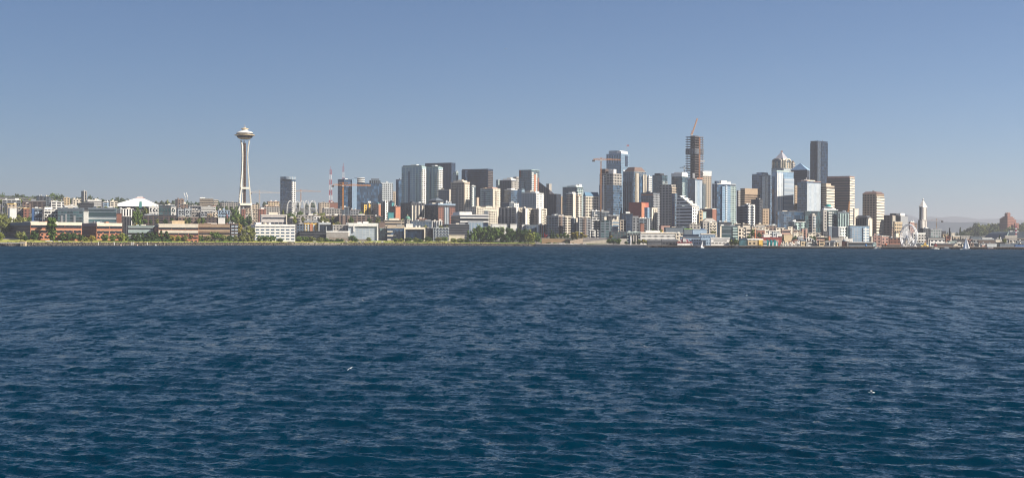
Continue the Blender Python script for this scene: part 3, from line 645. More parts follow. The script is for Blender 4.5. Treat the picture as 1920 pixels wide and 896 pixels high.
B(40, 43, 85, 377, 800, 18, 'dbrown dk b', 'long red-brown brick apartment row with pale rails on the slope', roof='grey', vb=400, **AB)
B(38, 42, 58, 381.5, 700, 18, 'brown dk p', 'small red brick house block joined below the long brick row', vb=400, **AB)
B(0, 4, 38, 375, 900, 18, 'grey dk b', 'grey apartment row with many balconies at the edge of the hill', roof='white', vb=400, win=[('R', 2, 9, .5, .5, .05, .9, 'dk')], **AB)
B(68, 73, 82, 368.5, 1250, 25, 'dgrey dk b', 'grey concrete flat slab among the hilltop trees, nearer the poplar', vb=390, **AB)
B(82, 86, 95, 369, 1260, 25, 'slate dk b', 'darker concrete flat slab on the hill beside the grey one', vb=390, **AB)
B(152, 157, 162.5, 359, 1500, 40, 'stone dk m', 'brown slab tower standing alone on the hilltop', roof='stone', vb=390, **AP)
B(133, 136, 152, 374, 1050, 20, 'cream dk p', 'cream block below the lone hilltop tower', vb=400, **AB)
B(117, 119, 131, 371.5, 1150, 22, 'sand dk p', 'small sandy house block short of the lone hilltop tower', vb=392, **AB)
B(176, 180, 190, 376, 1000, 24, 'pgrey dk g', 'white and grey block right under the hilltop near the white hall', vb=400, **AB)
B(190, 194, 204, 379, 900, 26, 'lblue dk b', 'pale blue-grey apartment block beside the white hall', roof='white', vb=410, **AB)
B(203, 206, 220, 378, 930, 26, 'cream dk b', 'cream apartment block tucked against the white hall eaves', vb=410, **AB)
B(144, 150, 176, 381, 640, 20, 'char dk r', 'dark roofed block with white trim under the lone hilltop tower', roof='dgrey', vb=415, tiers=[(.2, .8, .3, .7, 2.5, 'char', 'rooftop_plant_room')], **AB)
B(160, 164, 190, 375.5, 820, 20, 'white dk r', 'bright white flat block with a stepped roof on the mid slope', vb=405, **AB)
B(8, 14, 31, 383, 560, 22, 'beige dk p', 'beige flat block with a yellow flank over the shore trees', roof='yellow', vb=430, **AB)
B(15, 18, 31, 391, 430, 25, 'white', 'small blank white block over the shore trees', vb=430, pent=False, **AB)
B(29, 33, 43, 390, 520, 22, 'stone dk g', 'grey and brown flat block next to the blank white one', roof='sand', vb=430, **AB)
B(42, 44, 55, 391, 500, 22, 'brick dk p', 'reddish block with a yellow top by the blue stair tower', roof='yellow', vb=430, **AB)
# the rise between the white hall and the observation tower
B(278.5, 279, 296.5, 388.5, 420, 12, 'white dk p', 'white cube of flats with four dark windows, joined to black flats', roof='white', vb=430, win=[('R', 3, 3, .42, .36, .25, .98, 'dk')], **AB)
B(296.7, 297, 320, 386, 425, 12, 'char tl b', 'black-fronted flats between two white cubes', roof='char', vb=430, pent=True, win=[('R', 3, 4, .5, .5, .15, .95, 'tl')], **AB)
B(320.2, 320.5, 329.5, 389, 420, 12, 'white dk p', 'narrow white cube of flats at the end of the black flats', roof='white', vb=430, win=[('R', 3, 2, .5, .4, .2, .98, 'tl')], **AB)
B(328, 333, 345, 374, 950, 26, 'brown dk p', 'brown brick institutional block below the pair of white beams', vb=400, **AB)
B(371, 374, 400, 372.5, 1300, 12, 'beige dk r', 'wide beige hospital-like block on the far ridge', roof='white', vb=395, tiers=[(.2, .8, .03, .4, 1.6, 'white', 'rooftop_plant_room')], **OF)
B(400, 401, 409, 375.5, 1300, 12, 'cream dk r', 'low cream wing of the beige ridge block', vb=395, pent=False, **OF)
for (a, b_, c_, vt, s, wl, lab, wn) in (
    (332, 334, 345, 391.5, 480, 'pgrey dk g', 'pale grey gabled flats, first of the row after the white cubes', 3), (345, 347, 360, 391, 500, 'pgrey dk p', 'pale grey flats with an arched brown bay in the same row', 3),
    (357, 359, 377, 394, 440, 'stone dk p', 'sandy stone flats with dark bays halfway along the row', 4), (376, 377, 401, 388, 560, 'white dk r', 'white modern box with a long dark window above the row', 1),
    (374, 376, 388, 398, 400, 'grey dk p', 'grey stone flats with twin dark bays in the row', 3), (387, 389, 397, 400, 395, 'tan dk p', 'tan flats in the low row, short of the big grey block', 3),
    (396, 398, 408, 397.5, 410, 'cream dk p', 'cream flats with two dark window columns in the row', 2), (407, 409, 431, 394.5, 440, 'lblue dk g', 'blue-grey flats with a red strip, last before the green trees', 5)):
    B(a, b_, c_, vt, s, 16, wl, lab, vb=432, roof='grey' if wn != 1 else 'white', win=[('R', 4, wn, .45, .4, .12, .95, 'dk')] if wn > 1 else None, cols=[('R', .72, .80, .2, .8, 'red', 'red_strip')] if wn == 5 else (), **AB)
B(407, 409, 422, 409, 300, 16, 'white', 'blank white shed below the blue-grey flats', vb=440, pent=False, kind='shed', cat='building')
B(262, 268, 330, 404, 330, 14, 'dbrown dk b', 'long brown-grey row with small gables behind the cream-banded office', roof='dgrey', vb=440, **AB)
B(330, 334, 372, 407, 300, 14, 'brown dk p', 'long dark brown row behind the cream-banded office plant room', roof='stone', vb=440, **AB)
B(372, 375, 407, 408, 290, 14, 'dbrown dk p', 'dark flat-roofed row above the brown curved-band wing', roof='char', vb=440, **AB)
B(343, 345, 349, 386, 760, 20, 'lblue', 'tiny bright blue-topped cabin roof above the row', vb=400, pent=False, kind='house', roof='blue')
B(397, 399, 404, 386.5, 780, 20, 'white dk p', 'tiny house with a red sign above the white modern box', roof='red', vb=400, pent=False, kind='house')
B(310, 313, 327, 385, 650, 22, 'slate dk p', 'slate-coloured house row with two white gables below the ridge', roof='pgrey', vb=405, **AB)
B(335, 338, 352, 383, 720, 20, 'brown dk p', 'brown block with a cream cube on its roof', roof='stone', vb=405, tiers=[(.1, .7, .45, .75, 3.5, 'cream', 'rooftop_plant_room')], **AB)
B(352, 355, 378, 386.5, 660, 18, 'dgrey dk g', 'dark grey mixed row beneath the ridge, beside the white modern box', roof='stone', vb=405, **AB)
B(412, 416, 447, 379.5, 1250, 16, 'stone dk g', 'far grey-green block crouching by the observation tower legs', roof='slate', vb=400, **AB)
# around the observation tower
B(452, 453, 460, 392, 560, 20, 'brick dk p', 'narrow red brick block at the foot of the observation tower', roof='stone', vb=425, **AB)
B(459.5, 460, 484, 383.5, 720, 20, 'beige dk p', 'beige block with small dark windows right behind the tower legs', roof='beige', vb=425, pent=False, win=[('R', 4, 5, .35, .35, .1, .85, 'dk')], **AB)
B(483, 485, 499, 393, 560, 22, 'brick dk p', 'red brick block with a white roof hut, next to the beige one', roof='brick', vb=425, tiers=[(.2, .7, .3, .7, 3, 'white', 'rooftop_plant_room')], **AB)
B(492, 495, 524, 387, 800, 22, 'stone dk g', 'mixed pale and rusty terrace behind the stacked office', roof='brick', vb=410, **AB)
B(500, 503, 524, 378.5, 1300, 22, 'sand dk p', 'sandy apartment row on the far slope beside the round-topped tower', roof='brick', vb=400, **AB)
B(487, 490, 538, 404.5, 190, 13, 'shell', 'stepped beige office with dark window strips, above the long white office', roof='shell', vb=440, rimh=2.2, win=[('R', 1, 1, .92, .75, .82, .93, 'nv'), ('R', 1, 6, .90, .7, .55, .68, 'nv'), ('R', 1, 6, .90, .7, .32, .45, 'nv')], cols=[('R', .96, 1.0, 0, 1, 'cream', 'end_fin', 2.0)], tiers=[(.2, .8, .3, .65, 4.5, 'cream', 'rooftop_plant_room')], **OF)
e, f, H = B(470, 478, 553.5, 421.5, 70, 17, 'white', 'long white waterside office with grids of grey windows', roof='white', vb=453, win=[('R', 5, 8, .70, .42, .06, .98, 'bl')], bands=[('R', .90, 1.0, 'white', 'parapet_course', .8)], tiers=[(.2, .7, .05, .18, 4, 'white', 'rooftop_plant_room'), (.2, .6, .26, .31, 3, 'cream', 'rooftop_plant_room'), (.2, .6, .37, .42, 3, 'white', 'rooftop_plant_room')], **OF)
B(553.5, 556, 570, 421, 120, 20, 'slate dk g', 'grey-brown flats squeezed beside the long white office', roof='char', vb=450, win=[('R', 5, 4, .5, .4, .05, .95, 'bl')], **AB)
B(569.5, 571, 596, 417.5, 130, 15, 'yellow dk p', 'bright yellow flats with an orange stair strip and grey roof', roof='grey', vb=446, rimh=4, cols=[('R', .40, .56, .2, .92, 'orange', 'stair_strip', 1.2), ('R', .02, .12, .3, .9, 'pgrey', 'balcony_stack'), ('R', .22, .34, .3, .9, 'pgrey', 'balcony_stack'), ('R', .62, .76, .3, .9, 'pgrey', 'balcony_stack')], **AB)
B(596, 597, 620, 418, 125, 15, 'navy dk c', 'dark glass flats in a pale frame next to the yellow flats', roof='pgrey', vb=450, cols=[('R', 0, .08, 0, 1, 'pgrey', 'frame_post', 1.5), ('R', .6, .66, 0, .8, 'pgrey', 'frame_post', 1.2)], bands=[('R', .9, 1.0, 'pgrey', 'frame_beam', 1.5)], **AB)
# the long glass headquarters in a white frame
B(622, 624, 662, 423.5, 90, 12, 'stone dk g', 'low grey office with dark glass, stepping up to the white-framed one', roof='stone', vb=447, rimh=2.6, cols=[('R', 0, .03, 0, 1, 'pgrey', 'end_post')], **OF)
e, f, H = B(652, 653, 709, 421, 75, 12, 'pgrey pw s', 'glass waterside office inside a thick white stepped frame', roof='white', vb=455, rimh=2.6, dl=30,
    cols=[('R', .955, 1.0, 0, 1.0, 'white', 'frame_post', 2.2), ('R', .165, .205, .60, 1.0, 'white', 'frame_post', 2.2), ('R', .0, .04, .35, .66, 'white', 'frame_post', 2.2)],
    bands=[('R', .90, 1.0, 'white', 'frame_beam', 2.0)], win=[('R', 1, 1, .32, .55, .80, .9, 'tl')], tiers=[(.2, .7, .3, .45, 2.2, 'white', 'rooftop_plant_room'), (.2, .7, .5, .68, 3.0, 'white', 'rooftop_plant_room')], **OF)
B(611, 612, 653, 436, 72, 10, 'stone', 'low terrace wing with a broad white coping beside the framed office', roof='white', vb=457, rimh=2.6, pent=False, **OF)
B(560, 562, 612, 434, 100, 12, 'char dk r', 'low dark shed roof stretching in front of the yellow flats', roof='dgrey', vb=447, pent=False, kind='shed', cat='building')
B(711, 712, 726, 428, 95, 14, 'dgrey gn c', 'dark green-glass office between the white frame and the blue glass', roof='stone', vb=453, **OF)
B(725, 726, 759, 428, 85, 12, 'blue bl k', 'deep blue glass waterside office with cream balcony bars', roof='beige', vb=453, rimh=3.2, cols=[('R', 0, .30, .70, .80, 'cream', 'balcony_bar', 2.2), ('R', 0, .50, .40, .50, 'cream', 'balcony_bar', 2.2), ('R', 0, .72, .10, .2, 'cream', 'balcony_bar', 2.2)], tiers=[(.2, .8, .04, .5, 2.2, 'beige', 'rooftop_plant_room'), (.1, .5, .55, .85, 4, 'stone', 'rooftop_plant_room')], **OF)
B(757, 757.5, 797, 428, 72, 14, 'navy nv k', 'black glass waterside office in a thick cream picture frame', roof='cream', vb=453, rimh=2.0, cols=[('R', 0, .055, 0, 1, 'cream', 'frame_post', 2.6), ('R', .945, 1, 0, 1, 'cream', 'frame_post', 2.6)], bands=[('R', .92, 1.0, 'cream', 'frame_beam', 2.4), ('R', .0, .12, 'cream', 'frame_beam', 2.4)], tiers=[(.2, .8, .10, .42, 6.5, 'white', 'rooftop_plant_room'), (.2, .6, .55, .62, 3, 'white', 'rooftop_plant_room'), (.2, .6, .70, .78, 3, 'white', 'rooftop_plant_room')], **OF)
B(719, 721, 758, 413.5, 170, 12, 'beige dk R', 'cream banded office with a broad roof block, over the blue glass one', roof='cream', vb=440, tiers=[(.2, .8, .25, .75, 3.6, 'cream', 'rooftop_plant_room')], **OF)
B(710, 711, 722, 417, 150, 12, 'brown', 'blank brown brick box beside the cream banded office', vb=440, pent=False, **OF)
B(797, 799, 813, 428, 95, 18, 'char dk c', 'dark grey glass flats next to the cream picture frame', roof='char', vb=452, **AB)
B(811.5, 812, 842, 428, 90, 12, 'pgrey dk g', 'silver-grey office with white-framed windows behind shore trees', roof='pgrey', vb=452, win=[('R', 4, 6, .7, .42, .08, .96, 'bl')], **OF)
B(809, 810, 830, 414.5, 160, 14, 'white dk v', 'white-finned flats with black gaps above the silver-grey office', roof='white', vb=440, cols=[('R', .18, .26, .1, .9, 'navy', 'dark_gap', .9), ('R', .5, .58, .1, .9, 'navy', 'dark_gap', .9), ('R', .78, .86, .1, .9, 'navy', 'dark_gap', .9)], **AB)
B(768, 770, 810, 415, 190, 12, 'slate bl g', 'long low blue-grey row right of the green dome', roof='slate', vb=440, **AB)
B(780, 783, 800, 411, 260, 14, 'brown dk g', 'dark row with a red roof patch behind the green dome', roof='brick', vb=440, **AB)
B(840, 842, 880, 421, 110, 14, 'dgrey dk r', 'grey ribbon-windowed office half hidden by the big trees', roof='grey', vb=452, **OF)
B(841, 842, 871, 441.5, 62, 10, 'cream', 'low cream pavilion on the lawn short of the big trees', vb=455, pent=False, kind='pavilion', cat='building')
e, f, H = B(846, 862, 916, 404, 190, 14, 'slate nv h', 'ship-like dark blue office with rounded white decks', roof='white', vb=450, rimh=2, bands=[('R', .72, .78, 'white', 'white_deck', 2), ('R', .88, .94, 'white', 'white_deck', 2)], tiers=[(.1, .9, .02, .45, 5, 'white', 'rooftop_plant_room')], **OF)
B(877, 878, 906, 416, 150, 14, 'pgrey lb s', 'pale glass box set in the ship-like office, above the big trees', vb=450, pent=False, **OF)
B(920, 922, 950, 421, 160, 14, 'white', 'blank white hall roof peeping above the big trees', roof='white', vb=445, pent=False, kind='shed', cat='building')
B(950, 951, 958, 422, 150, 14, 'slate dk b', 'small dark block between the white hall roof and a white cube', vb=445, pent=False, **AB)
B(956, 957, 969, 421, 150, 14, 'white', 'white cube above the big trees', vb=448, pent=False, kind='shed', cat='building')
B(978, 979, 986, 421.5, 150, 14, 'white dk p', 'smaller white cube further along behind the big trees', vb=448, pent=False, kind='shed', cat='building')
B(985, 987, 1008, 422, 145, 14, 'slate bl g', 'low blue-grey block behind the last big trees', vb=448, pent=False, **AB)
B(1006, 1009, 1028, 422, 140, 30, 'white dk m', 'white flats with an orange striped side above the red sculpture', vb=446, cols=[('R', .35, .45, 0, .95, 'orange', 'orange_strip'), ('R', .75, .85, 0, .95, 'orange', 'orange_strip')], **AB)
# brown mid row below the glass blocks
for (a, b_, c_, vt, s, wl, lab) in (
    (555, 558, 600, 404, 330, 'stone dk p', 'long beige-roofed row with small white huts, below the white arches'), (540, 543, 560, 409, 280, 'char dk g', 'dark block with pale verticals beside the stepped beige office'),
    (586, 588, 602, 405, 300, 'white dk g', 'whitish low block with a dark window in the brown row'), (600, 603, 636, 404.5, 330, 'dbrown dk p', 'dark brown row with faint ribs below the orange crane'),
    (634, 636, 660, 404, 320, 'brown dk m', 'brown brick row with an orange chimney strip'), (658, 661, 700, 404, 320, 'brown dk b', 'rust and brown row ending by the cream frame'),
    (700, 702, 718, 406, 300, 'char dk r', 'dark hall with a white table-like portal'), (604, 607, 640, 391.5, 620, 'stone dk g', 'jumbled grey and white houses behind the brown row'),
    (636, 638, 655, 389, 700, 'slate dk b', 'white and dark boat-like roof at the foot of the orange crane'), (655, 657, 676, 394, 560, 'grey dk g', 'grey glazed block below the bluish glass strip'),
    (612, 615, 634, 380.5, 1500, 'brick', 'wide rusty roofed shed behind the red and white mast'), (596, 599, 618, 381, 1400, 'beige dk p', 'row of pale far houses behind the last arch')):
    B(a, b_, c_, vt, s, 16, wl, lab, roof=rnd.choice(['stone', 'beige', 'grey', 'brown']), vb=vt+34, **AB)
B(676, 682, 700, 381, 620, 32, 'char dk b', 'dark flats with bright yellow bays under the wide glass block', roof='char', vb=415, cols=[('R', .0, .30, 0, .92, 'yellow dk p', 'yellow_bay'), ('R', .5, .72, 0, .98, 'yellow dk p', 'yellow_bay')], tiers=[(.2, .6, .5, .8, 3, 'white', 'rooftop_plant_room')], **AB)
B(700, 709, 714, 382.5, 600, 40, 'stone dk g', 'grey flats with an orange side, next to the yellow bays', roof='stone', vb=412, cols=[('R', .1, .9, 0, .95, 'orange', 'orange_bay')], tiers=[(.2, .7, .2, .7, 1.6, 'teal', 'rooftop_plant_room')], **AB)
B(713.5, 721.5, 727.5, 378, 610, 44, 'grey dk m', 'grey flats with a white ribbed side between the orange and teal ones', roof='white', vb=412, cols=[('R', 0, .95, 0, .98, 'white dk p', 'white_bay')], **AB)
B(727, 734, 739, 379, 640, 40, 'navy bl c', 'dark flats topped with teal glass beside the rust brick block', vb=412, cols=[('R', 0, 1, .6, .95, 'teal', 'teal_panel')], **AB)
B(731, 741, 750.5, 387.5, 560, 44, 'brick dk p', 'rust-brown brick block with a sunny orange side', roof='brick', vb=412, cols=[('R', .02, .98, 0, .97, 'orange', 'sunny_wall')], **AB)  # orange side panel: the brick's sunlit tone put into its colour
# the round-topped tower and the first glass blocks
def round_tower():
    e, f, H = B(525, 546.5, 554, 337.5, 880, 58, 'navy bl k', 'round-topped dark glass tower with white balcony edges', roof='slate', pent=False, cols=[('R', 0, 1, .1, .97, 'white dk b', 'balcony_stack'), ('L', .05, .95, .915, .93, 'pgrey', 'floor_edge'), ('L', .4, .95, .8, .815, 'pgrey', 'floor_edge'), ('L', .0, .5, .72, .735, 'pgrey', 'floor_edge'), ('L', .3, .95, .62, .635, 'pgrey', 'floor_edge'), ('L', 0, .5, .5, .515, 'pgrey', 'floor_edge'), ('L', 0, .5, .4, .415, 'pgrey', 'floor_edge')], **SK)
    m = (f.l*f.ll/2+f.r*f.rl/2); b = MB(); b.lathe([(f.ll*.5, H+1.5), (f.ll*.52, H+6*f.px), (f.ll*.44, H+6.1*f.px), (0, H+6.1*f.px)], 30, c=(m.x, m.y)); b.build('round_crown', facade('pgrey lb v'), e)
round_tower()
B(633, 645, 660, 337, 900, 52, 'navy bl s', 'dark blue glass block behind the orange crane mast', pent=False, tiers=[(.1, .5, .2, .5, 1.5, 'white', 'rooftop_plant_room')], **SK)
B(659.5, 660, 669, 335, 860, 22, 'lblue lb v', 'narrow sky-blue glass strip tower between two dark glass blocks', roof='lblue', pent=False, **SK)
def drum_block():
    e, f, H = B(663, 664, 716, 344, 900, 16, 'navy bl k', 'wide dark blue-green glass block with a white round drum on its roof', roof='navy', dl=40, tiers=[(.1, .8, .55, .94, 5.5, 'slate dk v', 'rooftop_plant_room'), (.3, .7, .62, .9, 9, 'slate', 'rooftop_plant_room')], **SK)
    q = f.r*f.rl*.22+f.l*18; b = MB(); b.lathe([(10.5*f.px, H+1.5), (10.5*f.px, H+11*f.px), (0, H+11.1*f.px)], 30, c=(q.x, q.y)); b.build('drum', facade('white dk r'), e)
drum_block()
B(712, 714, 736.5, 343.5, 950, 30, 'pgrey dk g', 'speckled silver glass tower beside the wide dark glass block', roof='pgrey', **SK)
B(735, 737, 743, 360, 1100, 30, 'beige dk g', 'small pinkish block seen between the silver tower and a blue slab', vb=400, **AP)
B(742, 747, 754, 337.5, 880, 40, 'navy bl k', 'slim deep-blue glass tower pressed against the twin glass towers', **AP)
for (a, b_, c_, vt, s, lab) in ((752.5, 790.5, 798.5, 313, 780, 'first of the twin pale-green glass residential towers, taller and nearer the blue slab'), (797.5, 821.5, 830, 314.5, 800, 'second of the twin pale-green glass towers, against the navy slab')):
    B(a, b_, c_, vt, s, 62, 'mint lb b', lab, roof='mint', cols=[('R', .02, .98, .04, .97, 'white dk b', 'balcony_stack'), ('L', .02, .10, .04, .93, 'white gn b', 'balcony_stack'), ('L', .18, .28, .02, .90, 'mint gn b', 'balcony_stack'), ('L', .60, .66, .02, .93, 'slate', 'shadow_joint'), ('L', .9, .99, .1, .9, 'mint gn b', 'balcony_stack')],
      tiers=[(.05, .95, .05, .9, 2.4, 'mint gn c', 'penthouse'), (.3, .6, .2, .7, 4.2, 'white', 'rooftop_plant_room')], **AP)
B(796.5, 846, 853.5, 306, 1250, 62, 'navy nv v', 'flat navy slab tower looming behind the twin glass towers', roof='navy', pent=False, **SK)
B(849, 855, 859, 323, 1100, 50, 'green gn b', 'slim pale-green glass tower behind the navy slab', **AP)
B(866, 914, 924, 317.5, 1100, 62, 'navy nv c', 'broad near-black glass tower with lighter window rows', roof='navy', cols=[('R', .05, .95, .05, .98, 'dbrown dk r', 'brown_flank')], pent=False, **SK)
B(865, 872, 876, 321, 1085, 50, 'navy nv k', 'narrow black glass annex at the side of the broad near-black tower', pent=False, **SK)
B(844.5, 870.5, 880.5, 342, 640, 58, 'beige dk G', 'beige residential tower with a stepped cream crown', roof='cream', cols=[('R', .05, .95, .02, .97, 'cream dk p', 'sunny_wall'), ('L', .42, .58, .02, .9, 'stone dk b', 'balcony_stack')], tiers=[(.15, .85, .1, .9, 2.4, 'cream', 'penthouse'), (.3, .6, .3, .7, 4.2, 'cream', 'rooftop_plant_room')], **AP)  # cream panel paints the sunlit side paler than the beige walls
B(880, 884, 891.5, 349.5, 700, 50, 'slate tl b', 'slim white and teal residential tower beside the beige one', roof='white', cols=[('R', .0, .5, 0, .98, 'white tl b', 'balcony_stack')], **AP)
B(821.5, 842, 845, 356, 720, 60, 'grey dk g', 'grey gridded office with a cream edge, below the slim green tower', roof='cream', cols=[('R', 0, 1, 0, 1, 'cream', 'end_wall')], **OF)
B(890, 894, 898, 371, 760, 45, 'beige', 'small blank cream slab between two residential towers', vb=400, pent=False, **AP)
B(751, 771, 795.5, 381, 420, 44, 'dgrey dk v', 'dark gabled block with cream portal frames facing the sun', roof='char', vb=420, cols=[('R', .05, .12, 0, .9, 'cream', 'portal_post'), ('R', .30, .36, 0, .9, 'cream', 'portal_post'), ('R', .55, .61, 0, .9, 'cream', 'portal_post'), ('R', .82, .9, 0, .9, 'cream', 'portal_post')], **AB)
B(796, 821, 853.5, 384, 400, 36, 'char dk g', 'dark block with a pale flat roof and brick sunny side', roof='lblue', vb=420, rimh=2.2, cols=[('R', .02, .32, 0, .88, 'brick dk p', 'brick_bay'), ('R', .38, .62, 0, .88, 'pgrey bl v', 'pale_bay'), ('R', .66, .98, 0, .88, 'brick dk p', 'brick_bay')], **AB)
e, f, H = B(803, 818, 832, 376, 500, 45, 'char dk g', 'dark hip-roofed block peeping above the pale flat roof', vb=400, pent=False, flat=False, **AB); pyramid(e, f, H, 5*f.px, 'slate', 'hip_roof', top=.3)
B(832, 836, 846, 379, 470, 40, 'pgrey dk p', 'lavender-grey low block under the beige residential tower', vb=400, **AB)
e, f, H = B(757, 763, 771, 412, 230, 45, 'stone dk g', 'round green copper dome on a low drum', vb=440, pent=False, kind='domed_church', cat='church')
q = f.l*f.ll/2+f.r*f.rl/2; b = MB(); rr = 5.4*f.px
b.lathe([(rr, H+1), (rr*1.02, H+2.2*f.px), (rr*.9, H+4*f.px), (rr*.62, H+6*f.px), (rr*.25, H+7.2*f.px), (0, H+7.5*f.px)], 22, c=(q.x, q.y)); dm = b.build('dome', plain((.10, .24, .17), .5), e, smooth=True)
b = MB(); b.lathe([(1.0, H+7.3*f.px), (1.2, H+8.4*f.px), (.2, H+10.5*f.px)], 8, c=(q.x, q.y)); b.build('finial', W('tan'), dm)
B(726, 728, 738, 399, 330, 20, 'teal', 'low teal-green roofed hut in front of the rust brick block', roof='teal', vb=415, pent=False, kind='pavilion', cat='building')
# ---- the middle: residential towers above the big trees
B(900, 923.5, 937.5, 354, 620, 58, 'green gn b', 'residential tower, grey-green on its shaded side and cream on the sunny side', roof='cream', cols=[('R', 0, 1, 0, .99, 'cream dk p', 'sunny_wall'), ('R', .3, .52, 0, .95, 'cream dk b', 'balcony_stack'), ('L', .3, .42, 0, .95, 'mint gn b', 'balcony_stack'), ('L', .6, .7, 0, .95, 'slate', 'shadow_joint')], tiers=[(.1, .55, .1, .8, 2, 'rose', 'penthouse'), (.7, .9, .2, .6, 1.6, 'tan', 'rooftop_plant_room')], **AP)  # lit side painted cream, sunlight put into the panel colour
B(929.5, 934, 939, 338, 900, 45, 'green gn b', 'slim pale-green glass tower half hidden behind the dark grey office', roof='pgrey', pent=False, **AP)
B(936.5, 958.5, 973, 338, 860, 58, 'dgrey dk p', 'dark grey office tower with a pale roof deck and light stone flank', roof='white', cols=[('R', 0, 1, 0, .98, 'stone dk p', 'light_flank')], tiers=[(.1, .8, .1, .7, 2.2, 'white', 'rooftop_plant_room'), (.2, .5, .2, .5, 4, 'cream', 'rooftop_plant_room')], **SK)
B(962, 968, 973.5, 332.5, 1100, 45, 'stone dk g', 'brown-grey block peeking out behind the pale roof deck', pent=False, **SK)
B(972.5, 996, 1011, 319, 800, 56, 'slate tl s', 'teal glass tower with orange-red framed bays and a flat green top', roof='mint', pent=False,
  cols=[('L', .55, .80, 0, .82, 'grey tl c', 'framed_bay', 1.0), ('L', .08, .32, 0, .62, 'brick tl v', 'red_framed_bay', 1.0), ('R', .0, .3, 0, .97, 'white tl b', 'balcony_stack'), ('R', .30, .48, 0, .93, 'orange', 'red_strip', 1.2), ('R', .5, .7, 0, .95, 'white tl b', 'balcony_stack'), ('R', .75, .9, 0, .88, 'brick', 'red_strip', 1.2), ('L', .82, .95, .88, 1.0, 'brick', 'red_fin', 1.2)], **SK)
B(945, 958, 971, 356, 640, 56, 'slate bl c', 'small glass office with a white roof edge, before the dark grey tower', roof='white', tiers=[(.1, .7, .1, .6, 2, 'white', 'rooftop_plant_room')], **OF)
B(938, 955, 972, 381, 500, 50, 'slate dk g', 'low grey and white block topped by dark glass, behind the ribbed cream flats', roof='grey', vb=410, cols=[('R', .5, 1.0, 0, 1, 'white dk p', 'white_wall')], **OF)
B(970, 978, 983, 355.5, 600, 56, 'lblue gn b', 'pale grey-blue balcony tower beside the white hotel slab', roof='lblue', pent=False, **AP)
B(977.5, 1005, 1019, 362.5, 580, 60, 'pgrey dk p', 'grey-faced slab with a windowless-looking white side and white roof huts', roof='white', cols=[('R', 0, 1, 0, .98, 'white dk p', 'white_wall')], tiers=[(.1, .4, .1, .6, 3, 'white', 'rooftop_plant_room'), (.45, .85, .1, .6, 5, 'stone', 'rooftop_plant_room')], **AP)
def slant_tower():
    e, f, H = B(1009.5, 1030, 1041, 366, 760, 58, 'dbrown nv v', 'dark tower with a long sloping roof', roof='black', pent=False, flat=False, kind='skyscraper')
    P = f.poly(); z1 = H+26*f.px; z2 = H+.5
    b = MB(); V = lambda p, z: (p[0], p[1], z)
    # high edge along the far-left side, falling to the right
    zz = [H+10*f.px, H+1, H+10*f.px, z1]
    b.face([V(P[i], zz[i]) for i in range(4)])
    for i in range(4): j = (i+1) % 4; b.face([V(P[i], H), V(P[j], H), V(P[j], zz[j]), V(P[i], zz[i])], [(0, 0), (20, 0), (20, 20), (0, 20)])
    b.build('sloping_roof', facade('dbrown nv v'), e)
slant_tower()
B(1026, 1043, 1051.5, 364.5, 740, 58, 'black nv v', 'black slab tower with fine vertical ribs in front of the sloping roof', roof='black', pent=False, cols=[('L', .28, .30, 0, .98, 'dgrey', 'joint')], **SK)
B(1024, 1029, 1034, 345.5, 900, 50, 'stone', 'pale roof block behind the dark sloping roof', pent=False, vb=400, **SK)
B(1050, 1052, 1055, 369, 900, 40, 'tan dk p', 'thin tan tower seen in the gap beside the teal glass block', pent=False, vb=410, **AP)
B(871, 893, 933, 389.5, 330, 40, 'cream dk p', 'cream terrace of flats stepping down behind the ship-like office', roof='cream', vb=440, cols=[('R', .05, .3, 0, .98, 'cream dk g', 'bay'), ('R', .35, .55, 0, .9, 'slate dk g', 'recess'), ('R', .6, .95, 0, .9, 'cream dk g', 'bay')], tiers=[(.1, .4, .05, .25, 2, 'cream', 'rooftop_plant_room'), (.1, .5, .5, .8, 2.6, 'cream', 'rooftop_plant_room')], **AB)
for k, (a, b_, c_, vt, s, wl, lab) in enumerate(((935, 967, 979, 389.5, 240, 'stone dk b', 'ribbed grey flats with a bright cream end, first of three ribbed blocks behind the grove'), (979, 984, 997.5, 391, 235, 'stone dk b', 'brown and cream ribbed flats, middle of the three ribbed blocks'), (997.5, 1009, 1025, 392, 240, 'stone dk b', 'grey ribbed flats with a cream side, last of the three ribbed blocks'))):
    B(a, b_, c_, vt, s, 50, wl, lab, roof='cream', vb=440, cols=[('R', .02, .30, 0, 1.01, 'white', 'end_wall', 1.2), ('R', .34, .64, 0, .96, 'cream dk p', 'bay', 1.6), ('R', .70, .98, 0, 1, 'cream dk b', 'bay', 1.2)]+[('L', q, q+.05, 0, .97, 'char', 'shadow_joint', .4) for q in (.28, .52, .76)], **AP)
B(1054.5, 1081, 1093, 351, 560, 58, 'navy tl s', 'teal glass residential tower with white roof machinery', roof='mint', tiers=[(.1, .45, .1, .7, 3.2, 'white', 'rooftop_plant_room'), (.5, .8, .2, .7, 2.4, 'white', 'rooftop_plant_room'), (.05, .2, .5, .9, 5, 'white', 'rooftop_plant_room')], cols=[('R', 0, 1, 0, .97, 'green tl b', 'balcony_stack')], **AP)
B(1062, 1074, 1090, 364, 430, 50, 'beige dk b', 'beige balcony tower in front of the teal glass one', roof='white', cols=[('R', 0, .25, 0, 1.02, 'cream', 'end_wall'), ('R', .55, .98, 0, .96, 'cream dk b', 'balcony_stack')], tiers=[(.1, .7, .0, .4, 3, 'white', 'rooftop_plant_room')], **AP)
e, f, H = B(1093.5, 1098, 1122.5, 367.5, 520, 30, 'cream dk G', 'cream gridded office with a blue gabled roof', pent=False, flat=False, **OF); gable(e, f, H+.003, 7.6*f.px, 'blue', 'blue_roof', 'R'); 
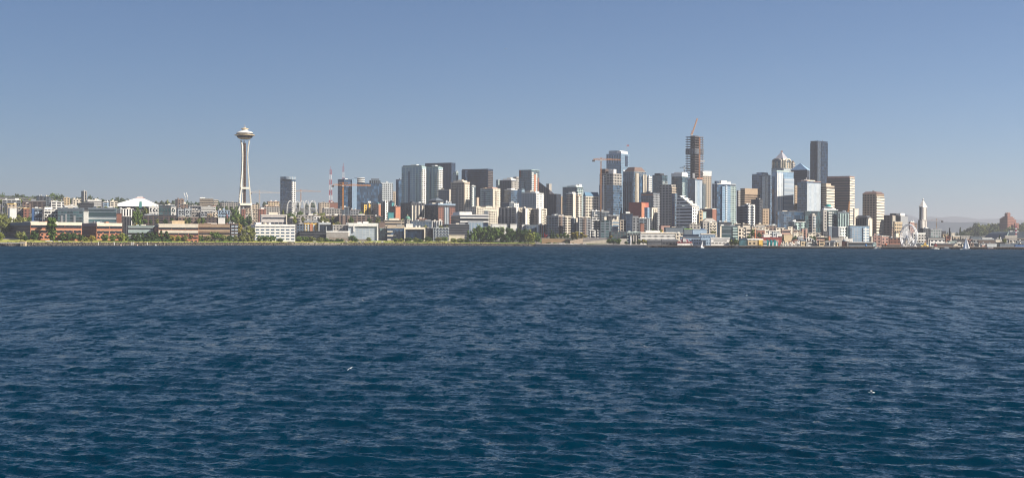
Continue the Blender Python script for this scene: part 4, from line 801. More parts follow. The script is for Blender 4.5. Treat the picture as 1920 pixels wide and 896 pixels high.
for o in [x for x in e.children if x.name.startswith('blue_roof')]: o.data.materials.clear(); o.data.materials.append(plain((.045, .15, .25), .5))
e, f, H = B(1123, 1149.5, 1166, 347, 560, 56, 'slate bl c', 'half-glazed grey tower still open and unclad at the top', roof='stone', pent=False, **SK)
b = MB(); b.prism(f.poly(.02, .98, .02, .98), H+1.5, H+22*f.px); b.build('unclad_floors', facade('stone dk G'), e)
b = MB(); b.prism(f.poly(.62, .97, .1, .9), H+22*f.px+.01, H+31*f.px); b.build('core_wall', facade('dbrown'), e)
for a in (.10, .30): b = MB(); b.prism(f.poly(a, a+.16, .2, .5), H+22*f.px+.01, H+30*f.px); b.build('water_tank', facade('white'), e)
b = MB(); b.prism(f.poly(-.03, .5, -.03, .9), -1, H*.42); b.build('glass_front', facade('pgrey bl r'), e)
b = MB(); b.prism(f.poly(.55, .72, -.04, .2), H*.1, H+18*f.px); b.build('scaffold', facade('white dk g'), e)
e, f, H = B(1136.5, 1164, 1179.5, 289, 1000, 56, 'slate lb s', 'blue glass skyscraper with a curved white crown and a flag on top', roof='lblue', pent=False, cols=[('R', .25, 1, 0, .79, 'white lb r', 'white_flank'), ('R', .5, .78, .84, .985, 'navy', 'slot'), ('L', .0, .08, 0, .84, 'navy bl k', 'shadow_joint'), ('L', .0, 1, .88, .99, 'lblue tl v', 'glass_crown')], **SK)
b = MB(); b.prism(f.poly(.15, .9, .1, .8), H+1.5, H+7*f.px); b.build('crown', facade('pgrey'), e)
b = MB(); b.prism(f.poly(.0, .3, .0, .8), H+1.5, H+5.5*f.px); b.build('curved_screen', facade('white'), e)
q = f.l*(f.ll*.02)+f.r*f.rl*.7; b = MB(); b.beam((q.x, q.y, H), (q.x, q.y, H+19*f.px), .5); fp = b.build('flagpole', W('pgrey'), e)
b = MB(); b.box(q.x, q.x+4.5*f.px, q.y-.1, q.y+.1, H+15.6*f.px, H+18.6*f.px); b.build('flag', plain((.45, .2, .22), .8, var=.5, scale=.4), fp)
def mansard():
    e, f, H = B(1168, 1188, 1211, 322, 760, 48, 'slate bl g', 'stone and blue glass tower with a brown mansard top', roof='stone', pent=False, kind='skyscraper',
      cols=[('R', .10, .40, 0, .98, 'cream dk v', 'stone_bay', 1.8), ('R', .44, .66, 0, .93, 'navy bl k', 'blue_bay', .9), ('R', .72, 1.0, 0, .96, 'cream dk v', 'stone_bay', 1.8), ('L', .0, .18, 0, .9, 'navy bl k', 'blue_bay', 1), ('L', .2, 1, 0, .84, 'slate dk v', 'shade_toned_bay', 1.4)])  # left bays in dark slate: shade painted into the stone colour
    P = f.poly(.0, .95, .05, .95); cx = sum(p[0] for p in P)/4; cy = sum(p[1] for p in P)/4; k = .62
    b = MB(); b.prism(P, H+1.5, H+9*f.px, poly1=[(cx+(x-cx)*k, cy+(y-cy)*k) for x, y in P]); b.build('mansard_roof', plain((.16, .105, .085), .7), e)
mansard()
B(1211, 1216, 1222, 332, 1150, 56, 'white dk g', 'plain white tower with faint window rows behind the mansard tower', **SK)
e, f, H = B(1178.5, 1202, 1216, 380, 330, 58, 'redbox', 'windowless red-brown box building with an orange sunny side', roof='red', pent=False, vb=425, cols=[('R', 0, .52, 0, .99, 'orange', 'sunny_wall', .8), ('R', .55, 1.0, 0, .7, 'navy bl c', 'glass_corner', 1.2)], **OF)  # orange panel paints sunlight onto the right side of the red-brown box
B(1202, 1224, 1237, 362, 620, 54, 'slate bl g', 'low wide blue-grey office with an orange-edged roof', roof='char', bands=[('L', .95, .975, 'orange', 'orange_edge')], cols=[('R', 0, 1, 0, .98, 'grey dk g', 'grey_flank')], **OF)
B(1217.5, 1222, 1232.5, 390.5, 280, 46, 'cream', 'twin slim cream slabs with a dark slot between them', roof='cream', vb=432, pent=False, cols=[('R', .28, .40, .02, .97, 'char', 'slot', .4), ('R', .66, .78, .02, .97, 'char', 'slot', .4)], **AP)
B(1208, 1214, 1218, 390, 300, 46, 'lblue lb c', 'narrow pale-blue glass slab beside the twin cream slabs', vb=432, pent=False, **AP)
B(1223, 1241, 1251, 329, 900, 56, 'navy tl c', 'dark teal glass tower with a ragged flat top', roof='char', tiers=[(.3, .9, .2, .9, 3.4, 'char dk g', 'penthouse')], cols=[('R', 0, 1, 0, .9, 'grey gn b', 'balcony_stack')], **SK)
B(1237, 1258, 1266.5, 347, 480, 58, 'stone dk p', 'grey-brown concrete slab tower with a tan ribbed edge', roof='stone', pent=False, cols=[('R', 0, 1, 0, .97, 'beige dk b', 'tan_balcony_stack', 1.4)], **AP)
B(1258.5, 1278, 1289, 331, 860, 54, 'navy tl s', 'greenish glass tower under a clean white crown', roof='white', rimh=7, tiers=[(.0, .8, .1, .9, 2, 'white', 'penthouse')], cols=[('R', 0, .5, 0, .9, 'green tl b', 'balcony_stack')], **SK)
def unfinished():
    D0 = 1010
    e, f, H = B(1287, 1302, 1316.5, 336, D0, 45, 'navy bl k', 'skyscraper under construction, bare open floors stacked over a glazed base', roof='stone', pent=False, kind='skyscraper', cols=[('R', .02, .95, 0, .98, 'pgrey lb v', 'glazed_side', 1.0)])
    p = f.px; dk = plain((.060, .052, .055), .7); lt = plain((.125, .105, .10), .7)
    Ht = f.z(255.5)-e.location.z
    b = MB(); b.prism(f.poly(.26, .78, .24, .76), H+1.5, Ht+1.5*p); core = b.build('concrete_core', dk, e)
    n = 18
    for i in range(n):
        z = H+2+(Ht-H-4)*i/(n-1); g = 4.5*p/2 if i > 1 else 1
        b = MB(); b.prism(f.poly(0, 1, 0, 1, grow=g*.75), z, z+1.5); b.build('floor_slab', lt if i % 5 else dk, e)
    b = MB(); z0, z1 = f.z(289.5)-e.location.z, f.z(278)-e.location.z; b.prism(f.poly(0, 1, 0, 1, grow=1.6*p), z0, z1); b.build('screened_floors', facade('slate dk v'), e)
    for a, c in ((0.02, .02), (.98, .02), (.02, .98), (.5, .02), (.02, .5)):
        q = f.l*a*f.ll+f.r*c*f.rl; b = MB(); b.beam((q.x, q.y, H), (q.x, q.y, Ht), 1.3); b.build('column', dk, e)
    q = f.r*f.rl*.55-f.l*1.2*p; b = MB(); b.box(q.x-1.5*p, q.x+1.5*p, q.y-2, q.y+2, H+4, Ht-3); b.build('hoist', plain((.46, .22, .12), .6, var=.3, scale=.15), e)
    q = -f.r*1+f.l*2; b = MB(); b.box(q.x-2.2*p, q.x+2*p, q.y-4, q.y-1, H+2, H+11*p); b.build('site_board', plain((.62, .6, .57), .6), e)
    b = MB(); q = f.r*f.rl*.7-f.l*2*p; b.box(q.x-1.5*p, q.x+7*p, q.y-2, q.y, f.z(303)-e.location.z, f.z(300.5)-e.location.z); b.build('white_netting', W('white'), e)
    b = MB(); b.prism(f.poly(-.05, .1, .3, 1.05), H+1, H+3*p); b.build('orange_netting', W('orange'), e)
unfinished()
B(1313, 1317, 1333.5, 323, 1150, 24, 'beige dk p', 'tall tan slab with a blank white crown behind the unfinished skyscraper', roof='white', rimh=3, pent=False, bands=[('R', .935, 1.0, 'white', 'white_crown', .9)], cols=[('R', .0, .32, 0, .80, 'slate gn g', 'grey_bay', 1.2)], **SK)
B(1335, 1344, 1379, 345, 640, 42, 'navy bl c', 'blue glass residential cluster with a curved bright middle and white roof boxes', roof='white', cols=[('R', .22, .66, 0, .96, 'lblue lb c', 'curved_bay', 3.0), ('R', .38, .46, 0, .97, 'white lb b', 'balcony_stack', 4.0), ('R', .68, 1.0, 0, .97, 'green gn b', 'green_bay', 1.4), ('L', .4, .48, 0, 1.0, 'pgrey', 'white_edge', .8)],
  tiers=[(.1, .5, .25, .55, 6, 'white', 'rooftop_plant_room'), (.1, .5, .58, .76, 4, 'white', 'rooftop_plant_room'), (.5, .9, .1, .22, 5, 'navy', 'rooftop_plant_room')], **AP)
def terraces():
    e, f, H = B(1268, 1297, 1310.5, 387, 300, 46, 'white dk R', 'white terraced apartment pile stepping down towards the sunny side', roof='white', pent=False, vb=425, kind='apartment_block', cols=[('R', .0, 1, 0, .98, 'white dk p', 'sunny_wall')])
    for k in range(6):
        a = .12+.14*k; b = MB(); b.prism(f.poly(a, 1, .02+.02*k, .95), H+2+k*3.1*f.px+.004*k, H+2+(k+1)*3.1*f.px); b.build('terrace', facade('white dk R'), e)
        b = MB(); b.prism(f.poly(a-.06, a+.02, .1, .6), H+2+k*3.1*f.px+.4, H+2+(k+.8)*3.1*f.px); b.build('terrace_hut', W('white'), e)
terraces()
B(1259, 1265, 1269.5, 363, 420, 50, 'slate bl g', 'thin dark slab wedged between the concrete slab and the white terraces', vb=425, pent=False, **AP)
B(1309, 1311, 1318, 396, 280, 30, 'sand dk G', 'sandy gridded block at the foot of the white terraces', roof='sand', vb=425, **AB)
B(1314, 1316, 1324, 398, 320, 30, 'mint', 'pale green blank hall beside the dark red brick block', vb=425, pent=False, **AB)
B(1312, 1335, 1342.5, 392, 420, 56, 'dbrown', 'dark red-brown brick block with a ruddy sunny side', roof='white', vb=425, cols=[('R', 0, 1, 0, .98, 'brick', 'sunny_wall')], **OF)  # redder right panel paints in the sunlit tone of the brick
# ---- the centre: office towers
B(1381, 1384, 1389, 358, 900, 56, 'stone dk g', 'brownish tower edge behind the tan flat-topped office', pent=False, **SK)
B(1388, 1396, 1425, 354, 700, 34, 'tan bz r', 'tan flat-topped office block with dark window bands', roof='tan', pent=False, bands=[('R', .88, 1, 'tan', 'blank_top')], **SK)
B(1381, 1398, 1405, 388, 330, 50, 'dgrey dk b', 'dark grey balcony tower with one pale stripe', vb=425, cols=[('R', 0, .5, 0, .98, 'pgrey dk b', 'pale_stripe')], **AP)
B(1396, 1402, 1415, 384, 300, 48, 'slate dk b', 'grey flats with a bright white balcony side', roof='white', vb=425, cols=[('R', .0, .35, 0, 1.02, 'white dk b', 'balcony_stack'), ('R', .7, 1, 0, .97, 'white dk b', 'balcony_stack')], **AP)
B(1408, 1424, 1430, 374, 480, 56, 'char dk p', 'dark charcoal slab with blurry windows by the brown brick wedge', roof='char', **SK)
B(1429, 1430, 1442, 392, 440, 30, 'tan bz p', 'brown brick wedge of an old block between dark towers', vb=425, pent=False, roof='tan', **OF)
B(1409.5, 1427, 1441, 327, 920, 54, 'slate bl c', 'slim blue glass skyscraper with a pale flat roof, beside the pyramid-topped pair', roof='lblue', tiers=[(-.0, .6, .1, .9, 3, 'pgrey', 'penthouse')], cols=[('R', .05, .45, 0, .97, 'lblue lb k', 'bright_bay'), ('R', .5, 1, 0, .93, 'navy bl k', 'dark_bay')], **SK)
def postmodern():
    e, f, H = B(1446, 1469, 1484, 316, 900, 56, 'pgrey tl g', 'postmodern tower with arched shoulders and a steep silvery pyramid roof', roof='pgrey', pent=False, kind='skyscraper')
    p = f.px; z = H+1.2
    b = MB(); b.prism(f.poly(.02, .98, .02, .98), z, z+14*p); b.build('crown', facade('beige tl V'), e)
    def arch(face, c, w, name):
        ax, nn, ln = (f.r, -f.l, f.rl) if face == 'R' else (f.l, -f.r, f.ll)
        b = MB(); n = 14; o = ax*(c*ln); pts = []
        for i in range(n+1):
            t = math.pi*i/n; pts.append((o+ax*(w*ln/2*math.cos(t)), z+12*p+5.5*p*math.sin(t)))
        for (q, zq), (q2, z2) in zip(pts, pts[1:]):
            b.beam((q+nn*1.0).to_3d()+Vector((0, 0, zq)), (q2+nn*1.0).to_3d()+Vector((0, 0, z2)), 2.4, 2.4, up=(nn.x, nn.y, 0))
        b.face([((q+nn*.6).x, (q+nn*.6).y, zq) for q, zq in (pts if face == 'R' else pts[::-1])], None, 1)
        for k in (-1, 1):
            q = o+ax*(k*w*ln/2)+nn*1.0; b.beam((q.x, q.y, z), (q.x, q.y, z+12*p), 2.4)
        b.build(name, [W('cream'), facade('slate tl g')], e)
    arch('L', .55, .72, 'arched_gable'); arch('R', .5, .62, 'arched_gable')
    z1 = z+14*p
    pyramid(e, f, z1+.01, 4*p, 'cream', 'drum_base', fr=(.1, .9, .1, .9), top=.9)
    m = plain((.34, .33, .35), .45); P = f.poly(.08, .92, .08, .92); cx = sum(q[0] for q in P)/4; cy = sum(q[1] for q in P)/4
    b = MB(); b.prism(P, z1+.5, z1+16.5*p, poly1=[(cx+(x-cx)*.1, cy+(y-cy)*.1) for x, y in P]); pr = b.build('pyramid_roof', m, e)
    b = MB(); b.prism([(cx-1.6*p, cy-1.6*p), (cx+1.6*p, cy-1.6*p), (cx+1.6*p, cy+1.6*p), (cx-1.6*p, cy+1.6*p)], z1+16.5*p, z1+19.5*p); b.build('lantern', W('rose'), pr)
postmodern()
B(1440, 1443.5, 1450, 329, 790, 56, 'slate bl c', 'blue-grey glass wing clinging to the white glass skyscraper', pent=False, **SK)
B(1447.5, 1456, 1487.5, 322, 720, 40, 'lblue lb k', 'broad white and ice-blue glass skyscraper in front of the pyramid-roofed tower', roof='pgrey', pent=False, dl=26,
  cols=[('R', .0, .34, 0, .985, 'white pw v', 'white_ribbed_bay', 1.4), ('R', .36, .40, 0, .96, 'slate', 'shadow_joint', .5), ('R', .41, 1.0, 0, .905, 'pgrey pw h', 'ice_blue_bay', 1.6), ('L', .5, 1.0, 0, .93, 'navy bl k', 'dark_bay', 1)],
  tiers=[(.0, .8, .0, .72, 1.6, 'mint', 'roof_screen')], **SK)
e, f, H = B(1482.5, 1513, 1517.5, 319, 880, 56, 'char nv r', 'dark banded tower under a pale blue glass pyramid', roof='lblue', pent=False, **SK)
pyramid(e, f, H+1.2, 12.5*f.px, 'lblue', 'glass_pyramid', top=.01)
[x for x in e.children if x.name.startswith('glass_pyramid')][0].data.materials.__setitem__(0, plain((.36, .52, .66), .25))
e, f, H = B(1481, 1486, 1490.5, 306, 1150, 56, 'stone dk g', 'brown rounded tower top just behind the pyramid-roofed tower', pent=False, **SK)
b = MB(); q = f.l*f.ll*.5+f.r*f.rl*.5; b.lathe([(f.ll*.62, H), (f.ll*.5, H+3*f.px), (f.ll*.25, H+4.5*f.px), (0, H+5*f.px)], 16, c=(q.x, q.y)); b.build('rounded_top', facade('tan dk r'), e)
B(1488.5, 1490, 1496, 348.5, 760, 40, 'tan bz p', 'narrow tan brick tower between white glass and pale blue glass', pent=False, roof='cream', **SK)
def columbia():
    e, f, H = B(1519, 1533, 1551, 265, 1250, 46, 'navy nv k', 'tallest tower, near-black, with a lighter ribbed strip down its middle', roof='navy', pent=False, kind='skyscraper',
      cols=[('R', -.06, .26, 0, .995, 'slate nv v', 'ribbed_strip', 1.2), ('R', .3, .98, 0, .985, 'navy nv k', 'dark_bay', 1.4), ('L', .35, 1.0, 0, .98, 'navy nv k', 'dark_bay', 1.4)])
    p = f.px; b = MB(); b.prism(f.poly(.3, 1.3, .7, 1.12), 0, H-38*p); b.build('shoulder', facade('navy nv k'), e)
    b = MB(); q = f.r*f.rl*.7+f.l*6; b.beam((q.x, q.y, H), (q.x, q.y, H+3.5*p), 1.1); b.build('antenna', W('grey'), e)
columbia()
e, f, H = B(1494.5, 1512, 1538.5, 340, 700, 46, 'slate bl c', 'pale lavender-blue glass office box with a low roof hut', roof='rose', pent=False, cols=[('R', .02, .98, 0, .97, 'pgrey pw v', 'pale_glass_face', .8)], tiers=[(.15, .75, .1, .7, 2, 'cream', 'rooftop_plant_room')], **SK)
q = f.r*f.rl*.1+f.l*4; b = MB(); b.beam((q.x, q.y, H+2), (q.x, q.y, H+7*f.px), 1.0); b.box(q.x-4, q.x+4, q.y-1, q.y+1, H+2.2*f.px, H+3.6*f.px); b.build('antenna', W('white'), e)
e, f, H = B(1538, 1549, 1564, 349, 740, 52, 'beige bz r', 'tan banded tower with a rounded sunny shoulder', roof='cream', pent=False, cols=[('R', 0, 1, 0, .97, 'cream bz f', 'sunny_wall')], tiers=[(.05, .95, .02, .62, 4.4, 'beige', 'upper_setback')], **SK)  # cream panel paints sunlight into the right face of the tan tower
B(1550, 1592.5, 1601.5, 331, 960, 60, 'brown nv f', 'broad brown tower ribbed with dark horizontal bands and a bright beige edge', roof='rose', pent=False, cols=[('R', 0, 1, 0, .985, 'cream bz f', 'sunny_wall')], bands=[('L', .97, 1.0, 'rose', 'top_band')], **SK)  # bright edge panel: sunlight on the brown tower put into the colour
B(1600, 1602, 1609.5, 392, 640, 40, 'cream', 'slim blank cream slab beside the broad brown tower', pent=False, roof='cream', **AP)
def gateway():
    e, f, H = B(1617, 1643, 1657.5, 363.5, 640, 56, 'tan bz g', 'square brown office tower with a chamfered cap and sunlit cream side', roof='brown', pent=False, flat=False, kind='skyscraper', cols=[('R', 0, 1, 0, .95, 'cream bz f', 'sunny_wall', .6)])  # cream panel carries the sunlit tone of the brown right face
    P = f.poly(grow=.8); cx = sum(q[0] for q in P)/4; cy = sum(q[1] for q in P)/4
    b = MB(); b.prism(P, H+.003, H+4.5*f.px, poly1=[(cx+(x-cx)*.68, cy+(y-cy)*.68) for x, y in P]); b.build('chamfered_roof', plain((.15, .095, .08), .7), e)
    b = MB(); b.prism(f.poly(.45, .55, .45, .55), H+4.5*f.px, H+6.5*f.px); b.build('rooftop_plant_room', W('brown'), e)
gateway()
e, f, H = B(1604, 1626, 1634, 409.5, 420, 58, 'dbrown dk v', 'dark old tower with slanted shoulders below the square brown tower', roof='char', pent=False, **SK)
pyramid(e, f, H+1.2, 4.5*f.px, 'char', 'sloping_roof', top=.65)
B(1624.5, 1628, 1635.5, 411.5, 400, 50, 'cream', 'tall thin cream tower with a pointed setback top', roof='cream', pent=False, tiers=[(.1, .9, .2, .8, 2, 'cream', 'upper_setback')], vb=450, cols=[('R', .3, .42, 0, .95, 'stone', 'recess', .3)], **AP)
B(1657, 1672, 1677.5, 404.5, 520, 58, 'brown bz p', 'brown brick old tower with a cream sunlit notch', roof='brown', pent=False, cols=[('R', .0, 1, .6, 1.0, 'cream dk v', 'sunny_notch', 1.6)], **OF)
e, f, H = B(1666, 1688, 1701.5, 405.5, 640, 56, 'char nv g', 'dark grey block with a pale concrete flank behind the cream gridded one', roof='char', pent=False, cols=[('R', 0, 1, 0, 1, 'grey', 'flank')], tiers=[(.4, .95, .1, .7, 4.6, 'dgrey', 'rooftop_plant_room'), (.05, .22, .1, .7, 4.8, 'white', 'rooftop_plant_room')], **OF)
B(1676.5, 1677.5, 1692, 416, 440, 40, 'sand dk G', 'sunny cream gridded old office block near the great wheel', roof='cream', pent=False, vb=455, **OF)
B(1677, 1680, 1685, 437, 330, 40, 'cream', 'small cream block with a dark umbrella-like roof near the wheel', roof='dbrown', vb=458, pent=False, rimh=2, **AB)
B(1705, 1707, 1714, 416.5, 620, 46, 'rose dk p', 'rosy brick block seen through the top of the wheel', roof='white', vb=455, **OF)
B(1700, 1703, 1720, 419, 760, 46, 'brown dk p', 'dull brown block behind the rim of the wheel', vb=455, **OF)
B(1711, 1712, 1735.5, 437.5, 170, 26, 'white dk g', 'white eight-bay loft building beside the great wheel', roof='white', vb=461, win=[('R', 6, 8, .42, .6, .06, .92, 'bz')], **AB)
B(1725, 1731, 1744.5, 428.5, 420, 30, 'char dk g', 'dark glass block behind the white loft building', roof='slate', vb=455, tiers=[(.2, .7, .4, .8, 1.4, 'white', 'rooftop_plant_room')], **OF)
B(1743.5, 1745, 1765.5, 430.5, 400, 24, 'grey gn g', 'pale grey-green concrete block beside the dark glass one', roof='pgrey', vb=456, tiers=[(.2, .8, .3, .7, 1, 'char', 'rooftop_plant_room')], **OF)
# ---- downtown waterfront row
B(1455, 1458, 1509, 397, 420, 20, 'char bl k', 'dark blue-grey mirror block at the feet of the white glass skyscraper', roof='slate', cols=[('R', .2, .5, .1, .95, 'slate bl c', 'panel')], **OF)
B(1507, 1509, 1539, 396.5, 430, 20, 'char tl k', 'very dark green-black block at the feet of the pale glass box', roof='slate', pent=False, **OF)
B(1478, 1489, 1510, 416, 300, 40, 'slate gn b', 'glassy lower block with rounded white tops', roof='white', vb=440, cols=[('R', .1, .4, 0, .9, 'mint gn b', 'bay'), ('R', .6, .9, 0, .95, 'mint gn b', 'bay')], **AB)
B(1516, 1523, 1530, 404, 290, 46, 'stone dk b', 'slender grey-brown residential tower with a stepped cap', roof='stone', vb=440, tiers=[(.15, .85, .2, .8, 3, 'stone', 'penthouse')], cols=[('R', .2, .9, .4, .95, 'pgrey dk b', 'balcony_stack')], **AP)
e, f, H = B(1538, 1544, 1571, 393.5, 320, 30, 'slate gn c', 'glass residential block with white bays and a white penthouse row', roof='white', cols=[('R', -.05, .18, 0, .98, 'stone dk p', 'stone_pier', 1.5), ('R', .30, .40, .1, .96, 'white gn b', 'white_bay', 1.8), ('R', .42, .52, .1, .96, 'white gn b', 'white_bay', 1.8), ('R', .58, .68, .05, .96, 'pgrey gn b', 'white_bay', 1.4), ('R', .72, .98, 0, .9, 'slate bl c', 'blue_bay', 1)], tiers=[(.2, .8, .1, .9, 2, 'white', 'penthouse')], **AP)
e, f, H = B(1543, 1546, 1562, 389.5, 460, 30, 'cream', 'round hall with a turquoise dome behind the glass residential block', roof='white', vb=430, pent=False, kind='domed_hall', cat='building')
q = f.l*f.ll*.4+f.r*f.rl*.5; rr = 6.2*f.px; b = MB(); b.lathe([(rr*1.45, H+.5), (rr*1.4, H+1.5*f.px), (rr, H+1.7*f.px)], 26, c=(q.x, q.y)); b.build('drum', W('white'), e)
b = MB(); b.lathe([(rr, H+1.7*f.px), (rr*.93, H+3.6*f.px), (rr*.66, H+5.6*f.px), (rr*.3, H+6.6*f.px), (0, H+6.9*f.px)], 26, c=(q.x, q.y)); b.build('dome', plain((.035, .27, .25), .5), e, smooth=True)
B(1569, 1571, 1592, 398, 330, 26, 'slate gn c', 'glass flats with green-white ribs, the last tall block before the broad brown tower', roof='slate', cols=[('R', .15, .22, 0, .96, 'mint', 'rib', 1), ('R', .38, .45, 0, .96, 'mint', 'rib', 1), ('R', .62, .69, 0, .96, 'mint', 'rib', 1), ('R', .85, .92, 0, .96, 'mint', 'rib', 1)], **AP)
e, f, H = B(1551, 1572, 1589, 426, 240, 50, 'grey', 'grey blank-walled flats with white balconies on the sunny end', roof='white', vb=452, pent=False, cols=[('R', .2, .9, 0, .95, 'white gn b', 'balcony_stack'), ('L', .55, .62, 0, 1, 'char', 'slot')], **AB)
B(1552, 1554, 1560, 425, 225, 34, 'slate', 'tall windowless grey stair block before the blank-walled flats', vb=452, pent=False, **AB)
B(1590, 1594, 1630, 424, 260, 26, 'slate lb s', 'hazy silver-blue glass block with a bright white balcony end', roof='slate', vb=455, cols=[('R', .05, .5, .05, .9, 'grey lb s', 'mirror_bay', 1), ('R', .66, .96, 0, .93, 'white lb b', 'balcony_stack', 1.4)], tiers=[(.3, .6, .2, .3, 1.2, 'white', 'rooftop_plant_room')], **AP)
B(1637, 1638, 1652, 441.5, 130, 18, 'rose dk p', 'pink stone warehouse block with rows of small windows', roof='slate', vb=462, win=[('R', 7, 7, .45, .5, .05, .95, 'bz')], **AB)
B(1652, 1653, 1667, 443.5, 180, 18, 'rose dk p', 'rosy brick warehouse with a white cornice beside the pink one', roof='white', vb=463, **AB)
B(1667, 1668, 1688, 446.5, 150, 18, 'brick dk p', 'red brick warehouse with a black cornice, short of the wheel', roof='char', vb=463, win=[('R', 2, 12, .45, .55, .45, .95, 'bz')], **AB)
B(1582, 1583, 1599, 448, 130, 14, 'white', 'low white blank building with a white tank on top', roof='white', vb=463, pent=False, tiers=[(.2, .6, .2, .45, 3, 'white', 'water_tank')], kind='shed', cat='building')
B(1529, 1531, 1551, 445, 160, 16, 'rose dk R', 'pink flat-roofed block with a long window strip above the pier', roof='cream', vb=463, **AB)
B(1553, 1554, 1557, 443.5, 120, 20, 'orange', 'narrow orange brick stack of rooms above the pier', vb=464, pent=False, roof='brick', **AB)
B(1556, 1558, 1578, 447, 150, 16, 'stone', 'grey plain shed block above the end of the pier', vb=464, pent=False, kind='shed', cat='building')
# ---- park and piers in the middle
for (a, b_, c_, vt, s, wl, lab, cl) in (
    (1024, 1047, 1071, 405, 175, 'grey dk b', 'long dark balcony flats over the red sculpture with a ragged cream end', [('R', .5, .98, 0, .98, 'cream dk b', 'balcony_stack', 1.6), ('R', .05, .3, .2, 1.0, 'brown dk b', 'bay', 1)]),
    (1070, 1076, 1084, 409.5, 190, 'slate dk b', 'dark blue-grey flats between the two cream-ended flats', [('R', .45, .85, .25, 1.0, 'cream', 'cream_end', 1.4)]),
    (1083, 1086, 1108, 408, 185, 'grey dk b', 'dark grey flats with white roof huts beside the white stepped tower', [('R', .3, .6, 0, .95, 'brown dk b', 'bay', 1)])):
    B(a, b_, c_, vt, s, 34, wl, lab, vb=444, roof='cream', cols=cl, **AB)
e, f, H = B(1104, 1106, 1129, 432, 150, 20, 'white dk b', 'white stepped wedding-cake tower of flats over the lawn', vb=446, pent=False, kind='apartment_tower',
   cols=[('R', .18, .82, 0, 1.0, 'white dk b', 'lower_wing', 1.5)])
for a, b_, z0, z1 in ((.16, .80, 0, 20), (.22, .48, 20, 25), (.52, .76, 20, 22), (.34, .44, 25, 33), (.36, .62, 21, 29)):
    m = MB(); m.prism(f.poly(.1, .9, a, b_), H+1.2+z0*f.px+.01*(b_), H+1.2+z1*f.px); m.build('setback', facade('white dk b'), e)
m = MB(); q = f.r*f.rl*.5-f.l*1; m.box(q.x-1.4, q.x+1.4, q.y-1, q.y+1, 0, H+19*f.px); m.build('window_column', gmat('dk'), e)
B(1107, 1110, 1124, 396, 300, 30, 'slate dk b', 'dark roofed flats just behind the stepped white tower', roof='white', vb=440, **AB)
B(1124, 1126, 1147, 413.5, 170, 22, 'slate tl b', 'dark teal balcony flats beside the stepped white tower', roof='char', vb=446, tiers=[(.2, .7, .35, .55, 6, 'cream', 'rooftop_plant_room')], **AB)
B(1146, 1147.5, 1160, 413, 168, 18, 'cream lb R', 'pale framed flats with blue window bands next to the dark teal ones', roof='cream', vb=445, win=[('R', 5, 1, .75, .5, .08, .95, 'lb')], **AB)
B(1138, 1141, 1160, 405.5, 260, 24, 'char dk g', 'dark stepped block with a cream fin behind the blue-banded flats', vb=440, cols=[('R', .78, .95, 0, 1, 'cream', 'cream_fin', 1)], **AB)
B(1125, 1128, 1142, 397, 360, 24, 'slate dk b', 'low white-roofed penthouse block under the orange crane', roof='white', vb=430, **AB)
B(1162, 1163, 1174, 413.5, 170, 20, 'beige dk g', 'beige flats with two window columns between dark blocks', roof='cream', vb=444, cols=[('R', .44, .56, 0, .95, 'stone', 'recess', .5)], **AB)
B(1163, 1166, 1186, 401, 230, 24, 'navy nv k', 'black glass flats behind the beige ones', roof='char', vb=442, tiers=[(.2, .6, .4, .8, 3, 'white', 'rooftop_plant_room')], **AB)
B(1173, 1174, 1186, 406, 180, 20, 'navy nv b', 'navy flats with a faint grid, pressed against grey ones', vb=442, pent=False, **AB)
B(1185, 1186, 1197, 406, 172, 18, 'grey dk p', 'grey concrete flats with paired white-framed windows', roof='grey', vb=440, pent=False, win=[('R', 8, 4, .45, .5, .08, .95, 'dk')], **AB)
B(1196, 1198, 1216, 409.5, 210, 22, 'slate dk b', 'slate flats with white bubble skylights along the roof', roof='white', vb=440, cols=[('R', .8, 1, 0, .98, 'pgrey', 'pale_end')], tiers=[(.2, .5, .15, .25, 1.5, 'white', 'skylight'), (.2, .5, .4, .5, 1.5, 'white', 'skylight'), (.2, .5, .65, .75, 1.5, 'white', 'skylight')], **AB)
B(1214, 1216, 1222, 409.5, 200, 20, 'pgrey dk m', 'thin grey ribbed flats below the twin cream slabs', vb=440, pent=False, **AB)
B(1199, 1201, 1208, 420, 150, 20, 'brick', 'small red brick cube above the long white market hall', vb=442, pent=False, **AB)
B(1142, 1146, 1176, 435.5, 110, 16, 'char tl g', 'low dark green-grey office above the round park trees', vb=455, roof='char', **OF)
B(1175, 1176, 1201, 435.5, 62, 14, 'green dk c', 'grey-green office with tall fins and a dark recess behind the white head sculpture', roof='mint', vb=459, cols=[('R', .22, .82, 0, .78, 'stone dk v', 'finned_bay', 1.2), ('R', .12, .22, 0, .75, 'navy', 'recess', .4)], tiers=[(.2, .6, .1, .25, 1.6, 'white', 'rooftop_plant_room'), (.2, .6, .55, .7, 1.4, 'white', 'rooftop_plant_room')], **OF)
e, f, H = B(1200, 1201, 1268, 436, 66, 14, 'white', 'long white market-like hall with two rows of arched windows', roof='white', vb=460, win=[('R', 2, 30, .45, .62, .28, .86, 'dk')], tiers=[(.2, .8, .15, .55, 3, 'white', 'rooftop_plant_room'), (.2, .5, .6, .64, 2, 'yellow', 'rooftop_plant_room')], bands=[('R', .93, 1, 'cream', 'cornice', .9)], **OF)
B(1266, 1267, 1281, 438, 76, 14, 'cream dk p', 'cream end block of the long white hall with small windows', roof='cream', vb=460, **OF)
B(1236, 1240, 1256, 424, 240, 20, 'rose', 'orange brick block with a grey vaulted neighbour', vb=444, pent=False, **AB)
B(1245, 1248, 1284, 427, 200, 16, 'slate', 'long grey vaulted hall roof behind the white market-like hall', roof='slate', vb=445, pent=False, kind='shed', cat='building')
